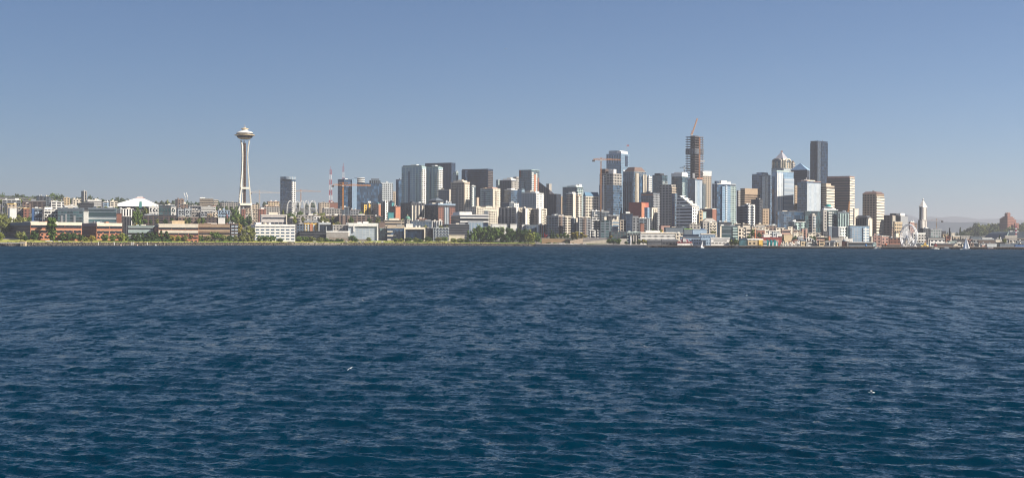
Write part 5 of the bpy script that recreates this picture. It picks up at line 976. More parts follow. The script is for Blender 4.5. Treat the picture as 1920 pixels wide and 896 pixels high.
B(1281, 1283, 1298, 430, 170, 16, 'slate', 'grey shed with a bright lime-green roof', roof='yellow', vb=448, pent=False, kind='shed', cat='building')
for o in NB[-1][0].children:
    if o.name.startswith('roof'): o.data.materials[0] = plain((.22, .42, .04), .6)
B(1298, 1299, 1325, 431, 165, 16, 'lblue', 'pale blue shed with a bright blue roof corner', roof='lblue', vb=450, pent=False, tiers=[(.1, .9, .6, .85, 1.6, 'blue', 'blue_roof_corner')], kind='shed', cat='building')
B(1290, 1293, 1313, 421, 250, 18, 'stone dk p', 'low brown terrace under the white terraced pile', roof='stone', vb=440, **AB)
e, f, H = B(1314, 1318, 1344, 416, 280, 24, 'stone dk p', 'old grand building with a big grey hipped roof below the dark red block', vb=440, pent=False, flat=False, **AB); pyramid(e, f, H, 7*f.px, 'stone', 'hip_roof', top=.4)
B(1327, 1330, 1344, 418.5, 200, 22, 'cream dk p', 'tall cream block with balconies at its middle, under the hipped roof', roof='cream', vb=450, win=[('R', 5, 3, .5, .45, .08, .92, 'dk')], **AB)
B(1347, 1350, 1383, 424, 130, 20, 'slate tl h', 'dark teal glass office with white floor bands by the piers', roof='slate', vb=458, cols=[('R', -.02, .06, 0, 1, 'cream', 'cream_post', 1.4), ('R', .70, .98, .05, .95, 'mint tl r', 'banded_bay', 1.4)], **OF)
B(1346, 1348, 1372, 417, 260, 20, 'dgrey dk r', 'dark grey office set back above the teal glass one', vb=445, **OF)
B(1375, 1377, 1388, 420, 230, 20, 'cream dk R', 'cream banded block beside the teal glass office', roof='cream', vb=450, **OF)
B(1382, 1384, 1394, 427, 160, 20, 'cream dk G', 'cream gridded garage with brown shadows behind the yellow pier hall', roof='cream', vb=455, **OF)
B(1391, 1393, 1406, 421, 210, 20, 'cream dk R', 'sunny cream terraces with a dark middle, near the red flag mast', roof='sand', vb=450, **AB)
B(1398, 1399, 1407, 428, 150, 20, 'cream dk R', 'smaller cream banded block in front of the sunny terraces', vb=455, pent=False, **AB)
# brown hillside market jumble: each house placed and described
for (a, b_, c_, vt, s, wl, lab, rf) in (
    (1415, 1417, 1440, 421.5, 280, 'stone', 'long slanting tan roof at the foot of the dark charcoal slab', 'sand'), (1407, 1410, 1424, 425, 240, 'beige dk p', 'whitish flat house beside the green hillside tree', 'white'),
    (1418, 1420, 1434, 431, 170, 'brick dk p', 'red and white house by the orange mast', 'white'), (1426, 1428, 1442, 428.5, 200, 'cream dk p', 'cream market house with a long balcony under the slanting tan roof', 'sand'),
    (1434, 1436, 1456, 423, 270, 'brown dk p', 'dark brown market roof with a white vent', 'white'), (1440, 1442, 1462, 433.5, 160, 'white dk p', 'white market house low over the red pier shed', 'white'),
    (1430, 1432, 1444, 440, 110, 'white', 'small white gabled shed above the red pier shed', 'white'), (1447, 1449, 1462, 434.5, 140, 'pgrey dk p', 'pale grey market house with a dark roof hatch', 'stone'),
    (1452, 1455, 1472, 428, 220, 'cream dk p', 'cream stepped house with a chimney beside the dark mirror block', 'cream'), (1455, 1457, 1466, 438.5, 120, 'white dk p', 'blank whitish house in front of the cream stepped one', 'white'),
    (1464, 1466, 1482, 431, 190, 'rose dk R', 'pink and red striped market building with a cream tower', 'cream'), (1476, 1478, 1486, 426, 200, 'cream dk p', 'two cream chimney-like towers of the market', 'cream'),
    (1468, 1470, 1486, 440, 120, 'sand', 'sandy wall building behind the white pier machinery', 'sand'), (1486, 1488, 1498, 437.5, 140, 'cream dk p', 'small cream house next to the sandy wall', 'cream'),
    (1484, 1487, 1500, 431.5, 210, 'brown dk p', 'brown house in the shade of the glassy rounded block', 'stone'), (1496, 1499, 1506, 436, 160, 'beige dk p', 'beige house just beyond the small cream one', 'sand'),
    (1502, 1504, 1514, 429, 180, 'rose dk m', 'tall pinkish house below the slender grey-brown tower', 'stone'), (1510, 1512, 1520, 447, 105, 'white dk v', 'twin white ribbed houses by the pier tents', 'white'),
    (1519, 1521, 1525, 449, 100, 'pgrey dk v', 'narrow white ribbed house beside the twin ones', 'white'), (1513, 1516, 1529, 438, 170, 'cream dk p', 'cream terrace with a yellow lamp-like hut', 'cream'),
    (1526, 1529, 1542, 437, 230, 'stone dk p', 'stone terrace below the very dark block', 'stone'), (1540, 1543, 1553, 434, 220, 'char dk p', 'dark cottage-like house under the stone pier', 'char'),
    (1494, 1497, 1506, 445, 110, 'grey dk p', 'grey house behind the white pier machinery', 'white'), (1570, 1573, 1583, 444, 180, 'stone dk p', 'grey-brown house behind the plain shed block', 'stone')):
    B(a, b_, c_, vt, s, 20, wl, lab, roof=rf, vb=vt+26, kind='market_house', cat='building', pent=len(lab) % 2 == 0)
# ---- south: the low industrial edge below the mountains
for (a, b_, c_, vt, s, wl, lab, rf) in (
    (1743, 1744, 1771, 450.5, 90, 'white dk p', 'white warehouse with three dark window pairs and a slate roof', 'slate'), (1737, 1740, 1772, 446, 200, 'stone', 'long slate-roofed shed behind the white warehouse', 'slate'),
    (1765, 1768, 1779, 440, 330, 'sand dk p', 'sandy sloping-roofed building beside the dark chimney', 'sand'), (1772, 1774, 1779.5, 443.5, 150, 'brick dk p', 'brick boiler house at the foot of the dark chimney', 'brick'),
    (1783, 1784, 1790, 437.5, 380, 'cream', 'cream block just past the dark chimney', 'cream'), (1785, 1787, 1800, 443, 300, 'beige dk p', 'beige long shed with white roof edge past the chimney', 'white'),
    (1786, 1788, 1811, 449, 170, 'char', 'big dark shed behind the sailing boat', 'char'), (1778, 1779, 1794, 453, 100, 'green', 'pale green-roofed shed with a rounded front', 'mint'),
    (1792, 1793, 1812, 455, 90, 'stone dk p', 'brown low shed beside the yellow gabled house', 'stone'), (1812, 1813, 1824, 449.5, 120, 'rose dk g', 'pinkish gridded warehouse behind the sails', 'rose'),
    (1823, 1824, 1834, 450, 120, 'grey dk g', 'grey gridded warehouse joined to the pinkish one', 'stone'), (1834, 1835, 1867, 449.5, 200, 'dbrown', 'long dark purple-brown shed on the far waterfront', 'pgrey'),
    (1866.5, 1867, 1876, 449.5, 110, 'cream', 'cream cabin-like building with two dark openings', 'white'), (1850, 1851, 1869, 457.5, 60, 'pgrey', 'pale long low roof on the quay', 'pgrey'),
    (1841, 1842, 1850, 459.5, 60, 'rose', 'small pink and white quay hut', 'white'), (1868, 1869, 1885, 455, 80, 'black', 'black quay shed beneath the cream cabin', 'char'),
    (1884, 1885, 1907, 443, 420, 'stone', 'long sunny white ledge roof below the domed stadium roof', 'cream'), (1880, 1882, 1922, 447.5, 300, 'brown dk r', 'brown ramped garage under the long white ledge', 'stone'),
    (1890, 1892, 1907, 449.5, 220, 'stone dk p', 'whitish cluster of cabins in front of the ramped garage', 'white'), (1905, 1907, 1930, 452, 200, 'slate', 'blue-grey shed row at the very edge of the waterfront', 'grey'),
    (1800, 1802, 1818, 443.5, 420, 'stone dk p', 'grey far sheds beneath the hillside ramp', 'white'), (1818, 1820, 1840, 444, 460, 'slate', 'bluish far shed under the wooded hill', 'slate'),
    (1839, 1842, 1860, 446.5, 360, 'pgrey', 'pale far warehouse row under the wooded hill', 'white'), (1765, 1767, 1774, 434, 800, 'char', 'dark far block at the edge of the trees behind the concrete block', 'char'),
    (1902, 1904, 1922, 459.5, 40, 'blue', 'bright blue covered barge shed by the water', 'blue'), (1873, 1875, 1902, 458, 50, 'slate', 'long slate quay shed near the blue one', 'slate')):
    B(a, b_, c_, vt, s, 12, wl, lab, roof=rf, vb=466.5, kind='warehouse', cat='building', pent=False, win=[('R', 1, 3, .6, .4, .25, .7, 'dk')] if 'three dark' in lab else None)
def chimney():
    D = shore(1780)+160; c = at(1780.4, 456, D); p = D/F
    e = thing('chimney', 'dark round chimney with a brick foot on the southern waterfront', 'chimney', tuple(c))
    h = at(1780, 428.5, D).z-c.z; b = MB(); b.lathe([(1.5*p, 12*p), (1.25*p, h), (1.5*p, h+.4), (1.5*p, h+1), (0, h+1)], 14); b.build('stack', plain((.03, .034, .042), .8), e)
    b = MB(); b.lathe([(1.9*p, 0), (1.7*p, 12*p), (0, 12*p+.1)], 14); b.build('brick_foot', W('brick'), e)
chimney()
def hospital():
    s = 2300; D = shore(1890)+s; p = D/F; br = 'brick'
    e, f, H = B(1876.5, 1889, 1902, 409, s, 50, 'brick dk p', 'stepped brick hospital tower crowning the wooded hill', roof='brick', pent=False, vb=438, kind='hospital_tower')
    for a0, a1, b0, b1, z0, z1, nm in ((.1, .86, .1, .86, 0, 2.4, 'upper_setback'), (.25, .68, .22, .66, 2.4, 8.2, 'tower'), (.9, 1.3, .1, .9, -8, -1.5, 'wing'), (.1, .8, 1.0, 1.35, -8, -3, 'wing')):
        m = MB(); m.prism(f.poly(a0, a1, b0, b1), (H+1.2+z0*p) if z0 >= 0 else 0, H+1.2+z1*p); m.build(nm, facade('brick dk p'), e)
    for a in (.27, .52): m = MB(); m.prism(f.poly(a, a+.12, .3, .65), H+1.2+8.2*p+.01, H+1.2+9.6*p); m.build('turret', W('brick'), e)
    B(1902, 1903, 1910, 419, s+20, 40, 'brick dk p', 'lower brick hospital wing standing apart on the wooded hill', roof='brick', pent=False, vb=440, kind='hospital_wing', cat='building')
hospital()
def stadium():
    s = 900; D = shore(1900)+s; p = D/F; c = at(1905, 452, D); e = thing('stadium', 'dark blue-grey stadium hall with a curved glassy end under the brick hospital', 'stadium', tuple(c))
    b = MB(); n = 14; w0, w1 = -26*p, 60*p; h = at(1900, 434.5, D).z-c.z
    pts = [(w0+(w1-w0)*t, h*(1 if t > .25 else (math.sin(t/.25*math.pi/2))**.6*.98+.02)) for t in np.linspace(0, 1, 40)]
    for (x0, z0), (x1, z1) in zip(pts, pts[1:]):
        b.face([(x0, 0, 0), (x1, 0, 0), (x1, 0, z1), (x0, 0, z0)]); b.face([(x0, 0, z0), (x1, 0, z1), (x1, 120, z1), (x0, 120, z0)])
    b.build('shell', plain((.075, .10, .125), .6), e)
    b = MB(); b.beam((w0+4, -1, 0), (-14*p, -1, h*.98), 2.0); b.build('arch_truss', W('mint'), e)
    for k, x in enumerate((-8, 3)): b = MB(); b.box(x*p, (x+5)*p, 10, 24, h-1, h+2*p); b.build('roof_hut', W('white'), e)
stadium()
# ------------------------------------------------------------------ piers and pier buildings
def pier(name, label, u0, u1, s0, s1, ztop=3.4, piles=0, mat=None):
    D = shore((u0+u1)/2); a = at(u0, 455, D-s0); b_ = at(u1, 455, D-s0); c = at(u1, 455, D-s1); d = at(u0, 455, D-s1)
    o = a; e = thing(name, label, 'pier', (o.x, o.y, 0))
    P = [((q-o).x, (q-o).y) for q in (d, c, b_, a)]
    m = MB(); m.prism(P, ztop-1.1, ztop); m.build('deck', mat or plain((.20, .165, .135), .9, var=.3, scale=.1), e)
    n = piles or max(5, int((b_-a).length/9)); pm = plain((.05, .042, .038), .9)
    for i in range(min(n, 40)):
        t = (i+.5)/n; q = Vector(P[0]).lerp(Vector(P[1]), t); m = MB(); m.beam((q.x, q.y+.8, -2), (q.x, q.y+.8, ztop-1.1), .9); m.build('pile', pm, e)
    return e
pier('pier', 'dark timber pier below the red and white pier pavilion', 1213, 1316, -20, 25)
pier('pier', 'long pier under the blue-grey and white pier offices', 1318, 1378, -20, 22)
pier('pier', 'pier carrying the yellow pier hall and turquoise tents', 1386, 1462, -15, 20)
pier('pier', 'low concrete pier with many white piles below the market houses', 1464, 1573, -10, 14, ztop=3.2, piles=22, mat=plain((.42, .38, .32), .9))
pier('pier', 'dark pier in front of the long grey pier shed', 1577, 1640, -10, 15)
pier('pier', 'dark pier holding up the great wheel', 1655, 1748, -30, 40)
pier('pier', 'pier edge with moored boats beyond the yellow gabled pavilion', 1750, 1800, -10, 15)
pier('pier', 'dark southern quay running out of the picture', 1802, 1960, -10, 14)
def mooring():
    e = pier('jetty', 'pale concrete jetty with a square block at its end, before the riprap', -20, 48, 2, 9, ztop=4.4, piles=5, mat=plain((.58, .54, .48), .85)); D = shore(44)
    a = at(45, 455, D-10)-Vector(e.location); b = MB(); b.box(a.x-4, a.x+2.5, a.y-2, a.y+3, -1.5, 6.2); b.build('end_block', W('sand'), e)
    b = MB(); b.box(a.x-8.5, a.x-4.2, a.y-1.5, a.y+2, -1.5, 3.2); b.build('fender', W('black'), e)
mooring()
def shed(kind, label, u0, u1, vt, s, mat, roof, rh, phi=10, vb=None, gab=None, win=None, depth=30, cols=(), bands=(), cat='building', along='R', tiers=()):
    e, f, H = bld(u0, u0+.4, u1, vt, s, phi, mat, label, kind=kind, cat=cat, pent=False, flat=False, vb=vb or 465, dl=depth, win=win, cols=cols, bands=bands, tiers=tiers)
    if rh > .1: gable(e, f, H+.003, rh*f.px, roof, 'gable_roof', along)
    else: b = MB(); b.prism(f.poly(grow=.6), H+.003, H+1.6); b.build('roof', facade(roof), e)
    return e, f, H
shed('pier_shed', 'dark pier shed with a shaded gable and moored boats before it', 1214, 1241, 453, -6, 'dgrey', 'char', 3.4, along='R')
shed('pier_shed', 'second dark pier shed up against the red and white pavilion', 1241, 1270, 452, -6, 'char dk g', 'dgrey', 3.5)
def pavilion():
    e, f, H = shed('pier_pavilion', 'white pier pavilion under a red scalloped gable roof', 1270, 1297, 455.5, -12, 'white', 'red', 0, vb=463.6, win=[('R', 1, 9, .5, .6, .1, .6, 'dk')])
    p = f.px; rm = plain((.36, .035, .04), .7)
    for b0, b1, z0, h in ((0, 1, 0, 2.6), (.12, .86, 2.4, 3.6), (.32, .62, 5, 3)):
        P = [Vector(q) for q in f.poly(0, 1, b0, b1)]; m1, m2 = (P[0]+P[1])/2, (P[2]+P[3])/2; V = lambda q, z: (q.x, q.y, z); b = MB(); zz = H+1.6+z0*p
        b.face([V(P[0], zz), V(P[1], zz), V(m1, zz+h*p)]); b.face([V(P[1], zz), V(P[2], zz), V(m2, zz+h*p), V(m1, zz+h*p)]); b.face([V(P[3], zz), V(P[0], zz), V(m1, zz+h*p), V(m2, zz+h*p)])
        b.build('red_gable', rm, e)
    for t in (.2, .4, .6, .8): q = f.r*f.rl*t-f.l*.9; b = MB(); b.box(q.x-.7, q.x+.7, q.y-.3, q.y+.3, H+1.6, H+(3.2 if .3 < t < .7 else 2.2)*p+1.6); b.build('white_pilaster', W('white'), e)
    q = f.r*f.rl*.47-f.l*1; b = MB(); b.box(q.x-2.2, q.x+2.2, q.y-.4, q.y+.4, H+1.8, H+9*p); b.build('centre_gable', W('white'), e)
    q = f.r*f.rl*1.0; b = MB(); b.beam((q.x, q.y, H), (q.x+2.4*p, q.y, .5), 1.6); b.build('gangway', W('white'), e)
pavilion()
shed('pier_office', 'long blue-grey pier office with faint window rows', 1276, 1343, 445.5, 12, 'lblue', 'slate', 0, vb=463, win=[('R', 2, 14, .55, .45, .25, .9, 'bl')], depth=40)
shed('pier_hall', 'cream-roofed hall with blue windows set on top of the pier office', 1314, 1341, 439.5, 34, 'lblue', 'cream', 0, vb=450, win=[('R', 1, 9, .6, .5, .35, .85, 'bl')])
shed('pier_office', 'white pier office with dark window strips at the end of its pier', 1332.5, 1368, 447, -8, 'white', 'white', 0, vb=464, win=[('R', 1, 1, .70, .5, .68, .86, 'dk'), ('R', 1, 5, .7, .6, .38, .56, 'dk'), ('R', 1, 8, .6, .7, .06, .24, 'dk')], depth=34)
shed('pier_hall', 'navy hall roof with red spots behind the blue-grey pier office', 1281, 1310, 441, 50, 'navy', 'navy', 0, vb=452)
shed('pier_shed', 'blue-green mural-painted shed between trees and the yellow pier hall', 1386, 1402, 448.5, -4, 'teal', 'navy', 1.6, vb=465.5)
for o in [x for x in COL.objects if x.get('label', '').startswith('blue-green mural')][0].children:
    if o.name.startswith('facade'): o.data.materials[0] = plain((.055, .13, .15), .85, var=.7, scale=.12)
shed('pier_hall', 'yellow pier hall with a scalloped white awning roof', 1402, 1431, 449.5, -8, 'sand dk p', 'white', 1.8, vb=465.5, cols=[('R', .70, .98, .2, 1, 'yellow', 'yellow_front', .8)], bands=[('R', .26, .36, 'navy', 'dark_strip', .6)], along='R')
shed('pier_shed', 'small grey shed between the yellow hall and the turquoise tents', 1431, 1438, 453, -6, 'pgrey dk r', 'stone', 1.4, vb=465.5)
shed('pier_shed', 'long dark red pier shed behind the turquoise tents', 1428, 1466, 446.5, 40, 'red', 'red', 0, vb=462, cols=[('R', .62, .84, .45, .8, 'rose', 'white_sign', .5)])
for k, u in enumerate((1438.5, 1445.2, 1451.8)):
    D = shore(u)+6; p = D/F; c = at(u, 464.5, D); e = thing('market_tent', ['turquoise peaked tent beside the grey shed', 'turquoise peaked tent in the middle of three', 'turquoise peaked tent nearest the white pier machinery'][k], 'tent', (c.x, c.y, 3.2), 'turquoise pier tents')
    b = MB(); w = 6.4*p; h = 12*p
    b.prism([(0, 0), (w, 0), (w, 12), (0, 12)], 0, h*.62, poly1=[(0, 0), (w, 0), (w, 12), (0, 12)]); b.face([(0, 0, h*.62), (w, 0, h*.62), (.6, 0, h)]); b.face([(0, 12, h*.62), (.6, 12, h), (w, 12, h*.62)]); b.face([(w, 0, h*.62), (w, 12, h*.62), (.6, 12, h), (.6, 0, h)]); b.face([(0, 0, h*.62), (.6, 0, h), (.6, 12, h), (0, 12, h*.62)])
    b.build('canopy', plain((.02, .33, .33), .6), e)
    b = MB(); b.prism([(2.2*p, -3), (4.6*p, -3), (4.6*p, -1), (2.2*p, -1)], 0, 7.5*p, poly1=[(2.8*p, -2.6), (4.6*p, -2.6), (4.6*p, -1.4), (2.8*p, -1.4)]); b.build('white_booth', W('white'), e)
tcol = plain((.50, .16, .06), .6)
D = shore(1416)+80; c = at(1415.6, 459, D); e = thing('flag_mast', 'thin orange mast rising out of the yellow pier hall', 'mast', tuple(c)); h = at(1415, 430, D).z-c.z
b = MB(); b.lathe([(1.2, 0), (.7, h), (0, h+.5)], 8); b.build('pole', tcol, e); b = MB(); b.box(-1.6, 1.6, -.2, .2, h*.5, h*.75); b.build('collar', tcol, e)
def machinery():
    D = shore(1480)+10; c = at(1464, 463, D); p = D/F; e = thing('pier_machinery', 'white tangle of pier ramps and gantries beside the turquoise tents', 'gantry', (c.x, c.y, 3.2)); r = random.Random(4)
    for k in range(16):
        x = r.uniform(0, 36)*p; b = MB(); b.beam((x, r.uniform(0, 8), 0), (x+r.uniform(-5, 5)*p, r.uniform(0, 8), r.uniform(3, 8)*p), r.uniform(.9, 1.8)); b.build('strut', W(r.choice(['white', 'pgrey', 'white', 'cream'])), e)
    for k in range(6):
        x = k*6.4*p; b = MB(); b.box(x, x+r.uniform(3, 6)*p, 2, 10, r.uniform(0, 1), r.uniform(2, 5)*p); b.build('ramp_house', W(r.choice(['grey', 'white', 'slate', 'stone'])), e)
    for x in (33, 36): b = MB(); b.lathe([(1.6*p*.6, 0), (1.3*p*.6, 9*p), (0, 10.5*p)], 10, c=(x*p, 6)); b.build('silo', W('white'), e)
machinery()
shed('pier_shed', 'long grey pier shed with a blue tank before it', 1592, 1638, 455, -2, 'slate dk r', 'stone', 1.6, vb=466)
shed('ticket_house', 'pale green little pier house with a yellow-trimmed roof', 1637, 1643.5, 457, -8, 'mint', 'mint', 3, vb=466, along='L')
shed('pier_shed', 'dark low pier arcade with coloured stalls by the wheel', 1655, 1696, 459.5, 0, 'dbrown dk g', 'dbrown', 1.6, vb=466)
shed('pier_shed', 'dark pier shed stretching behind the yellow gabled pavilion', 1712, 1740, 457, 12, 'char', 'slate', 1.6, vb=466)
shed('pier_shed', 'brown-black long pier shed between yellow pavilion and yellow gabled house', 1752, 1788, 458, 10, 'dbrown', 'char', 1.8, vb=466)
def yellow_pav():
    e, f, H = shed('carousel_pavilion', 'yellow arched pavilion with a stepped gable on the wheel pier', 1727, 1740.5, 460, -20, 'cream', 'mint', 1.6, vb=466, along='R', depth=16, cols=[('R', 0, .25, 0, 1, 'yellow', 'yellow_pier', .8), ('R', .78, 1, 0, 1, 'yellow', 'yellow_pier', .8)])
    p = f.px; q = f.r*f.rl*.5-f.l*1; b = MB(); b.prism([(q.x-3.4*p, q.y-.4), (q.x+3.4*p, q.y-.4), (q.x+3.4*p, q.y+.4), (q.x-3.4*p, q.y+.4)], H-.5, H+5.6*p, poly1=[(q.x-1*p, q.y-.4), (q.x+1*p, q.y-.4), (q.x+1*p, q.y+.4), (q.x-1*p, q.y+.4)]); b.build('stepped_gable', W('yellow'), e)
    b = MB(); b.box(q.x-2.4*p, q.x+2.0*p, q.y-.8, q.y-.45, 0, H*.7); b.build('doorway', gmat('dk'), e)
yellow_pav()
e, f, H = shed('gabled_house', 'cream-yellow gabled waterside house with round-headed windows', 1787, 1797, 461, -6, 'cream', 'cream', 4.6, vb=466, along='L', win=[('R', 2, 4, .5, .6, .1, .95, 'bz')])
for k, (u, v, r_, col, lab) in enumerate(((1623.5, 459.8, 2.2, (.03, .17, .42), 'round bright blue tank on the pier'), (1660.8, 458.3, 2.4, (.55, .12, .03), 'round orange stall balloon on the pier arcade'))):
    D = shore(u)-6; p = D/F; c = at(u, v, D); e = thing('round_tank', lab, 'tank', (c.x, c.y, 3.3)); b = MB(); zc = c.z-3.3; q = r_*p
    b.lathe([(0, zc-q), (q*.7, zc-q*.7), (q, zc), (q*.7, zc+q*.7), (0, zc+q)], 16); b.build('ball', plain(col, .5), e, smooth=True)
    b = MB(); b.lathe([(q*.5, 0), (q*.4, zc-q*.6)], 8); b.build('stand', W('dgrey'), e)
# park: sloping pale wall, gravel paths, lawn, low white bridge abutment
def park_slab(name, u0, u1, va, vb_, vc, s, mat, label=None):
    D = shore((u0+u1)/2)+s; o = at(u0, 459, D); b = MB(); P = [at(u0, va, D)-o, at(u1, vb_, D)-o, at(u1, vc, D)-o, at(u0, vc, D)-o]
    back = Vector((0, 9, 0)); b.face([P[3], P[2], P[1], P[0]]); b.face([P[0], P[1], P[1]+back, P[0]+back]); b.face([P[1], P[2], P[2]+back, P[1]+back]); b.face([P[3], P[0], P[0]+back, P[3]+back])
    if label is None: ob = b.build(name, mat, None, o); return structure(ob)
    e = thing(name, label, 'wall', tuple(o)); b.build('wall_face', mat, e); return e
park_slab('park_wall', 1069, 1093, 451.5, 446.5, 460, 42, plain((.60, .47, .34), .85), 'sloping sandstone-coloured park wall below the tall feathery trees')
park_slab('park_wall', 1093, 1142, 453.5, 449, 460, 48, plain((.64, .55, .43), .85), 'long pale wedge wall bordering the green park lawn')
park_slab('slope', 1016, 1070, 446.5, 448.8, 459, 70, lawn_mat((.34, .22, .11), (.46, .31, .17), .05))
park_slab('lawn_slope', 1095, 1138, 457, 456, 460, 34, lawn_mat((.06, .12, .012), (.10, .17, .02), .05))
park_slab('terrace_slope', 1093, 1146, 446, 445.5, 452, 85, plain((.32, .29, .27), .9))
park_slab('park_wall', 1163, 1175, 447.5, 447.5, 459, 45, plain((.62, .55, .46), .85), 'short cream wall with an orange end behind the round park trees')
park_slab('track_wall', 617, 655, 444.5, 446.5, 455, 52, plain((.36, .29, .25), .85), 'low brown slanting wall in front of the framed glass office')
park_slab('track_wall', 655, 690, 447, 449.5, 455, 50, plain((.36, .29, .25), .85), 'lower brown wall continuing past the dark shore tree')
# two white slanting floodlight gantries far off
for k, (u, lab) in enumerate(((346, 'white slanting floodlight frame over the far ridge, the one nearer the white hall'), (350.6, 'second white slanting floodlight frame over the far ridge'))):
    D = shore(u)+2300; p = D/F; c = at(u, 375, D); e = thing('floodlight_frame', lab, 'floodlight', tuple(c), 'floodlight frames')
    b = MB(); b.beam((-1.4*p, 0, 13.5*p), (1.2*p, 0, 5.5*p), 2.4*p, 1.2); b.build('lamp_panel', W('white'), e)
    b = MB(); b.beam((1.0*p, 0, 0), (1.0*p, 0, 6*p), 1.4); b.build('post', steel, e)

# ------------------------------------------------------------------ boats, birds, buoys, cars
def sailboat(u, vb, vt, D, label, rz, two=True):
    c = at(u, vb, D); p = D/F; h = (vb-vt)*p; e = thing('sailboat', label, 'sailboat', (c.x, c.y, 0), rz=rz); wm = plain((.82, .81, .79), .4, var=.03); L = h*.62
    b = MB(); n = 10; rows = []
    for i in range(n+1):
        t = i/n; x = -L/2+L*t; w = L*.15*(math.sin(math.pi*min(1, t*.62+.30)))**.8*(1 if t < .97 else .2); z1 = .9+.5*t; rows.append([(x, -w, z1), (x, -w*.6, -.35), (x, w*.6, -.35), (x, w, z1)])
    for a, q in zip(rows, rows[1:]):
        for j in range(3): b.face([a[j], q[j], q[j+1], a[j+1]])
        b.face([a[3], q[3], q[0], a[0]])
    b.face(rows[0]); b.build('hull', wm, e)
    b = MB(); b.prism([(-L*.2, -L*.07), (L*.15, -L*.05), (L*.15, L*.05), (-L*.2, L*.07)], 1.0, 1.0+L*.07); b.build('cabin', wm, e)
    b = MB(); b.beam((L*.08, 0, 0), (L*.08, 0, h), .22); b.build('mast', steel, e)
    def sail(A, Bp, Cc, belly, nm, mat):
        b = MB(); n = 8; A, Bp, Cc = Vector(A), Vector(Bp), Vector(Cc)
        G = [[A.lerp(Bp, i/n).lerp(A.lerp(Cc, i/n), j/n)+Vector((0, belly*math.sin(math.pi*j/n)*(i/n), 0)) for j in range(n+1)] for i in range(n+1)]
        for i in range(n):
            for j in range(n): b.face([G[i][j], G[i+1][j], G[i+1][j+1], G[i][j+1]])
        b.build(nm, mat, e, smooth=True)
    sail((L*.07, 0, h*.98), (L*.06, 0, h*.13), (-L*.40, 0, h*.12), L*.07, 'mainsail', wm)
    if two: sail((L*.09, 0, h*.93), (L*.50, .2, h*.10), (L*.0, .3, h*.10), L*.10, 'jib_sail', plain((.66, .70, .76), .6))
    return e
sailboat(1812.5, 472.3, 448.5, 1900, 'white sailboat with two full sails, the largest afloat', R(168))
sailboat(1317, 467.3, 454, 2060, 'small sailboat with one narrow upright sail off the pier offices', R(30), two=False)
def motorboat(u, vb, L, D, label, rz, cabin=True, hull='white'):
    c = at(u, vb, D); e = thing('motorboat', label, 'boat', (c.x, c.y, 0), rz=rz)
    b = MB(); w = L*.16; P = [(-L/2, -w), (L*.2, -w), (L/2, 0), (L*.2, w), (-L/2, w)]; Q = [(x*.9, y*.7) for x, y in P]; b.prism(Q, -.4, 1.3, poly1=P); b.build('hull', W(hull), e)
    if cabin:
        b = MB(); b.prism([(-L*.3, -w*.7), (L*.15, -w*.6), (L*.15, w*.6), (-L*.3, w*.7)], 1.303, 1.3+L*.15); cb = b.build('cabin', W('white'), e)
        b = MB(); b.box(-L*.27, L*.152, -w*.75, w*.75, 1.3+L*.07, 1.3+L*.11); b.build('window', gmat('dk'), cb)
    return e
motorboat(1804.8, 471.6, 7.5, 1920, 'small white dinghy trailing the big sailboat', R(5), cabin=False)
motorboat(1593, 467, 12, 2030, 'cream low launch off the long grey pier shed', R(178), cabin=False, hull='cream')
motorboat(1645, 467, 11, 2010, 'white motor launch moored by the green ticket house', R(5))
motorboat(1773, 467.3, 13, 1995, 'rounded white motor yacht moored by the brown-black shed', R(175))
motorboat(1756, 466.8, 9, 2000, 'small white boat under the red-legged harbour beacon', R(10))
motorboat(1747, 466.8, 8, 2000, 'white and pink boat moored next to the yellow pavilion', R(170))
motorboat(1855, 467.6, 16, 1990, 'reddish work boat alongside the southern quay', R(178), hull='rose')
motorboat(1225, 464.3, 9, 2165, 'pale boat at the dark pier shed, nearer the trees', R(15))
motorboat(1237, 464.4, 9, 2165, 'second pale boat at the dark pier shed', R(160))
motorboat(1334, 465.2, 10, 2110, 'white boat in front of the white pier office', R(20))
motorboat(1310, 465.2, 10, 2110, 'dark-hulled boat beneath the blue-grey pier office', R(170), hull='navy')
def beacon():
    D = shore(1754)+2; p = D/F; c = at(1754.3, 465, D); e = thing('harbour_beacon', 'white-topped beacon on red legs beside the yellow pavilion', 'beacon', (c.x, c.y, 3)); h = 9*p
    for s_ in (-1, 1): b = MB(); b.beam((s_*2.4*p, 0, 0), (0, 0, h*.7), .8); b.build('leg', plain((.45, .06, .05), .6), e)
    b = MB(); b.lathe([(1.6*p, h*.7), (1.9*p, h*.85), (1.4*p, h), (0, h+.5)], 12); b.build('top', W('white'), e)
beacon()
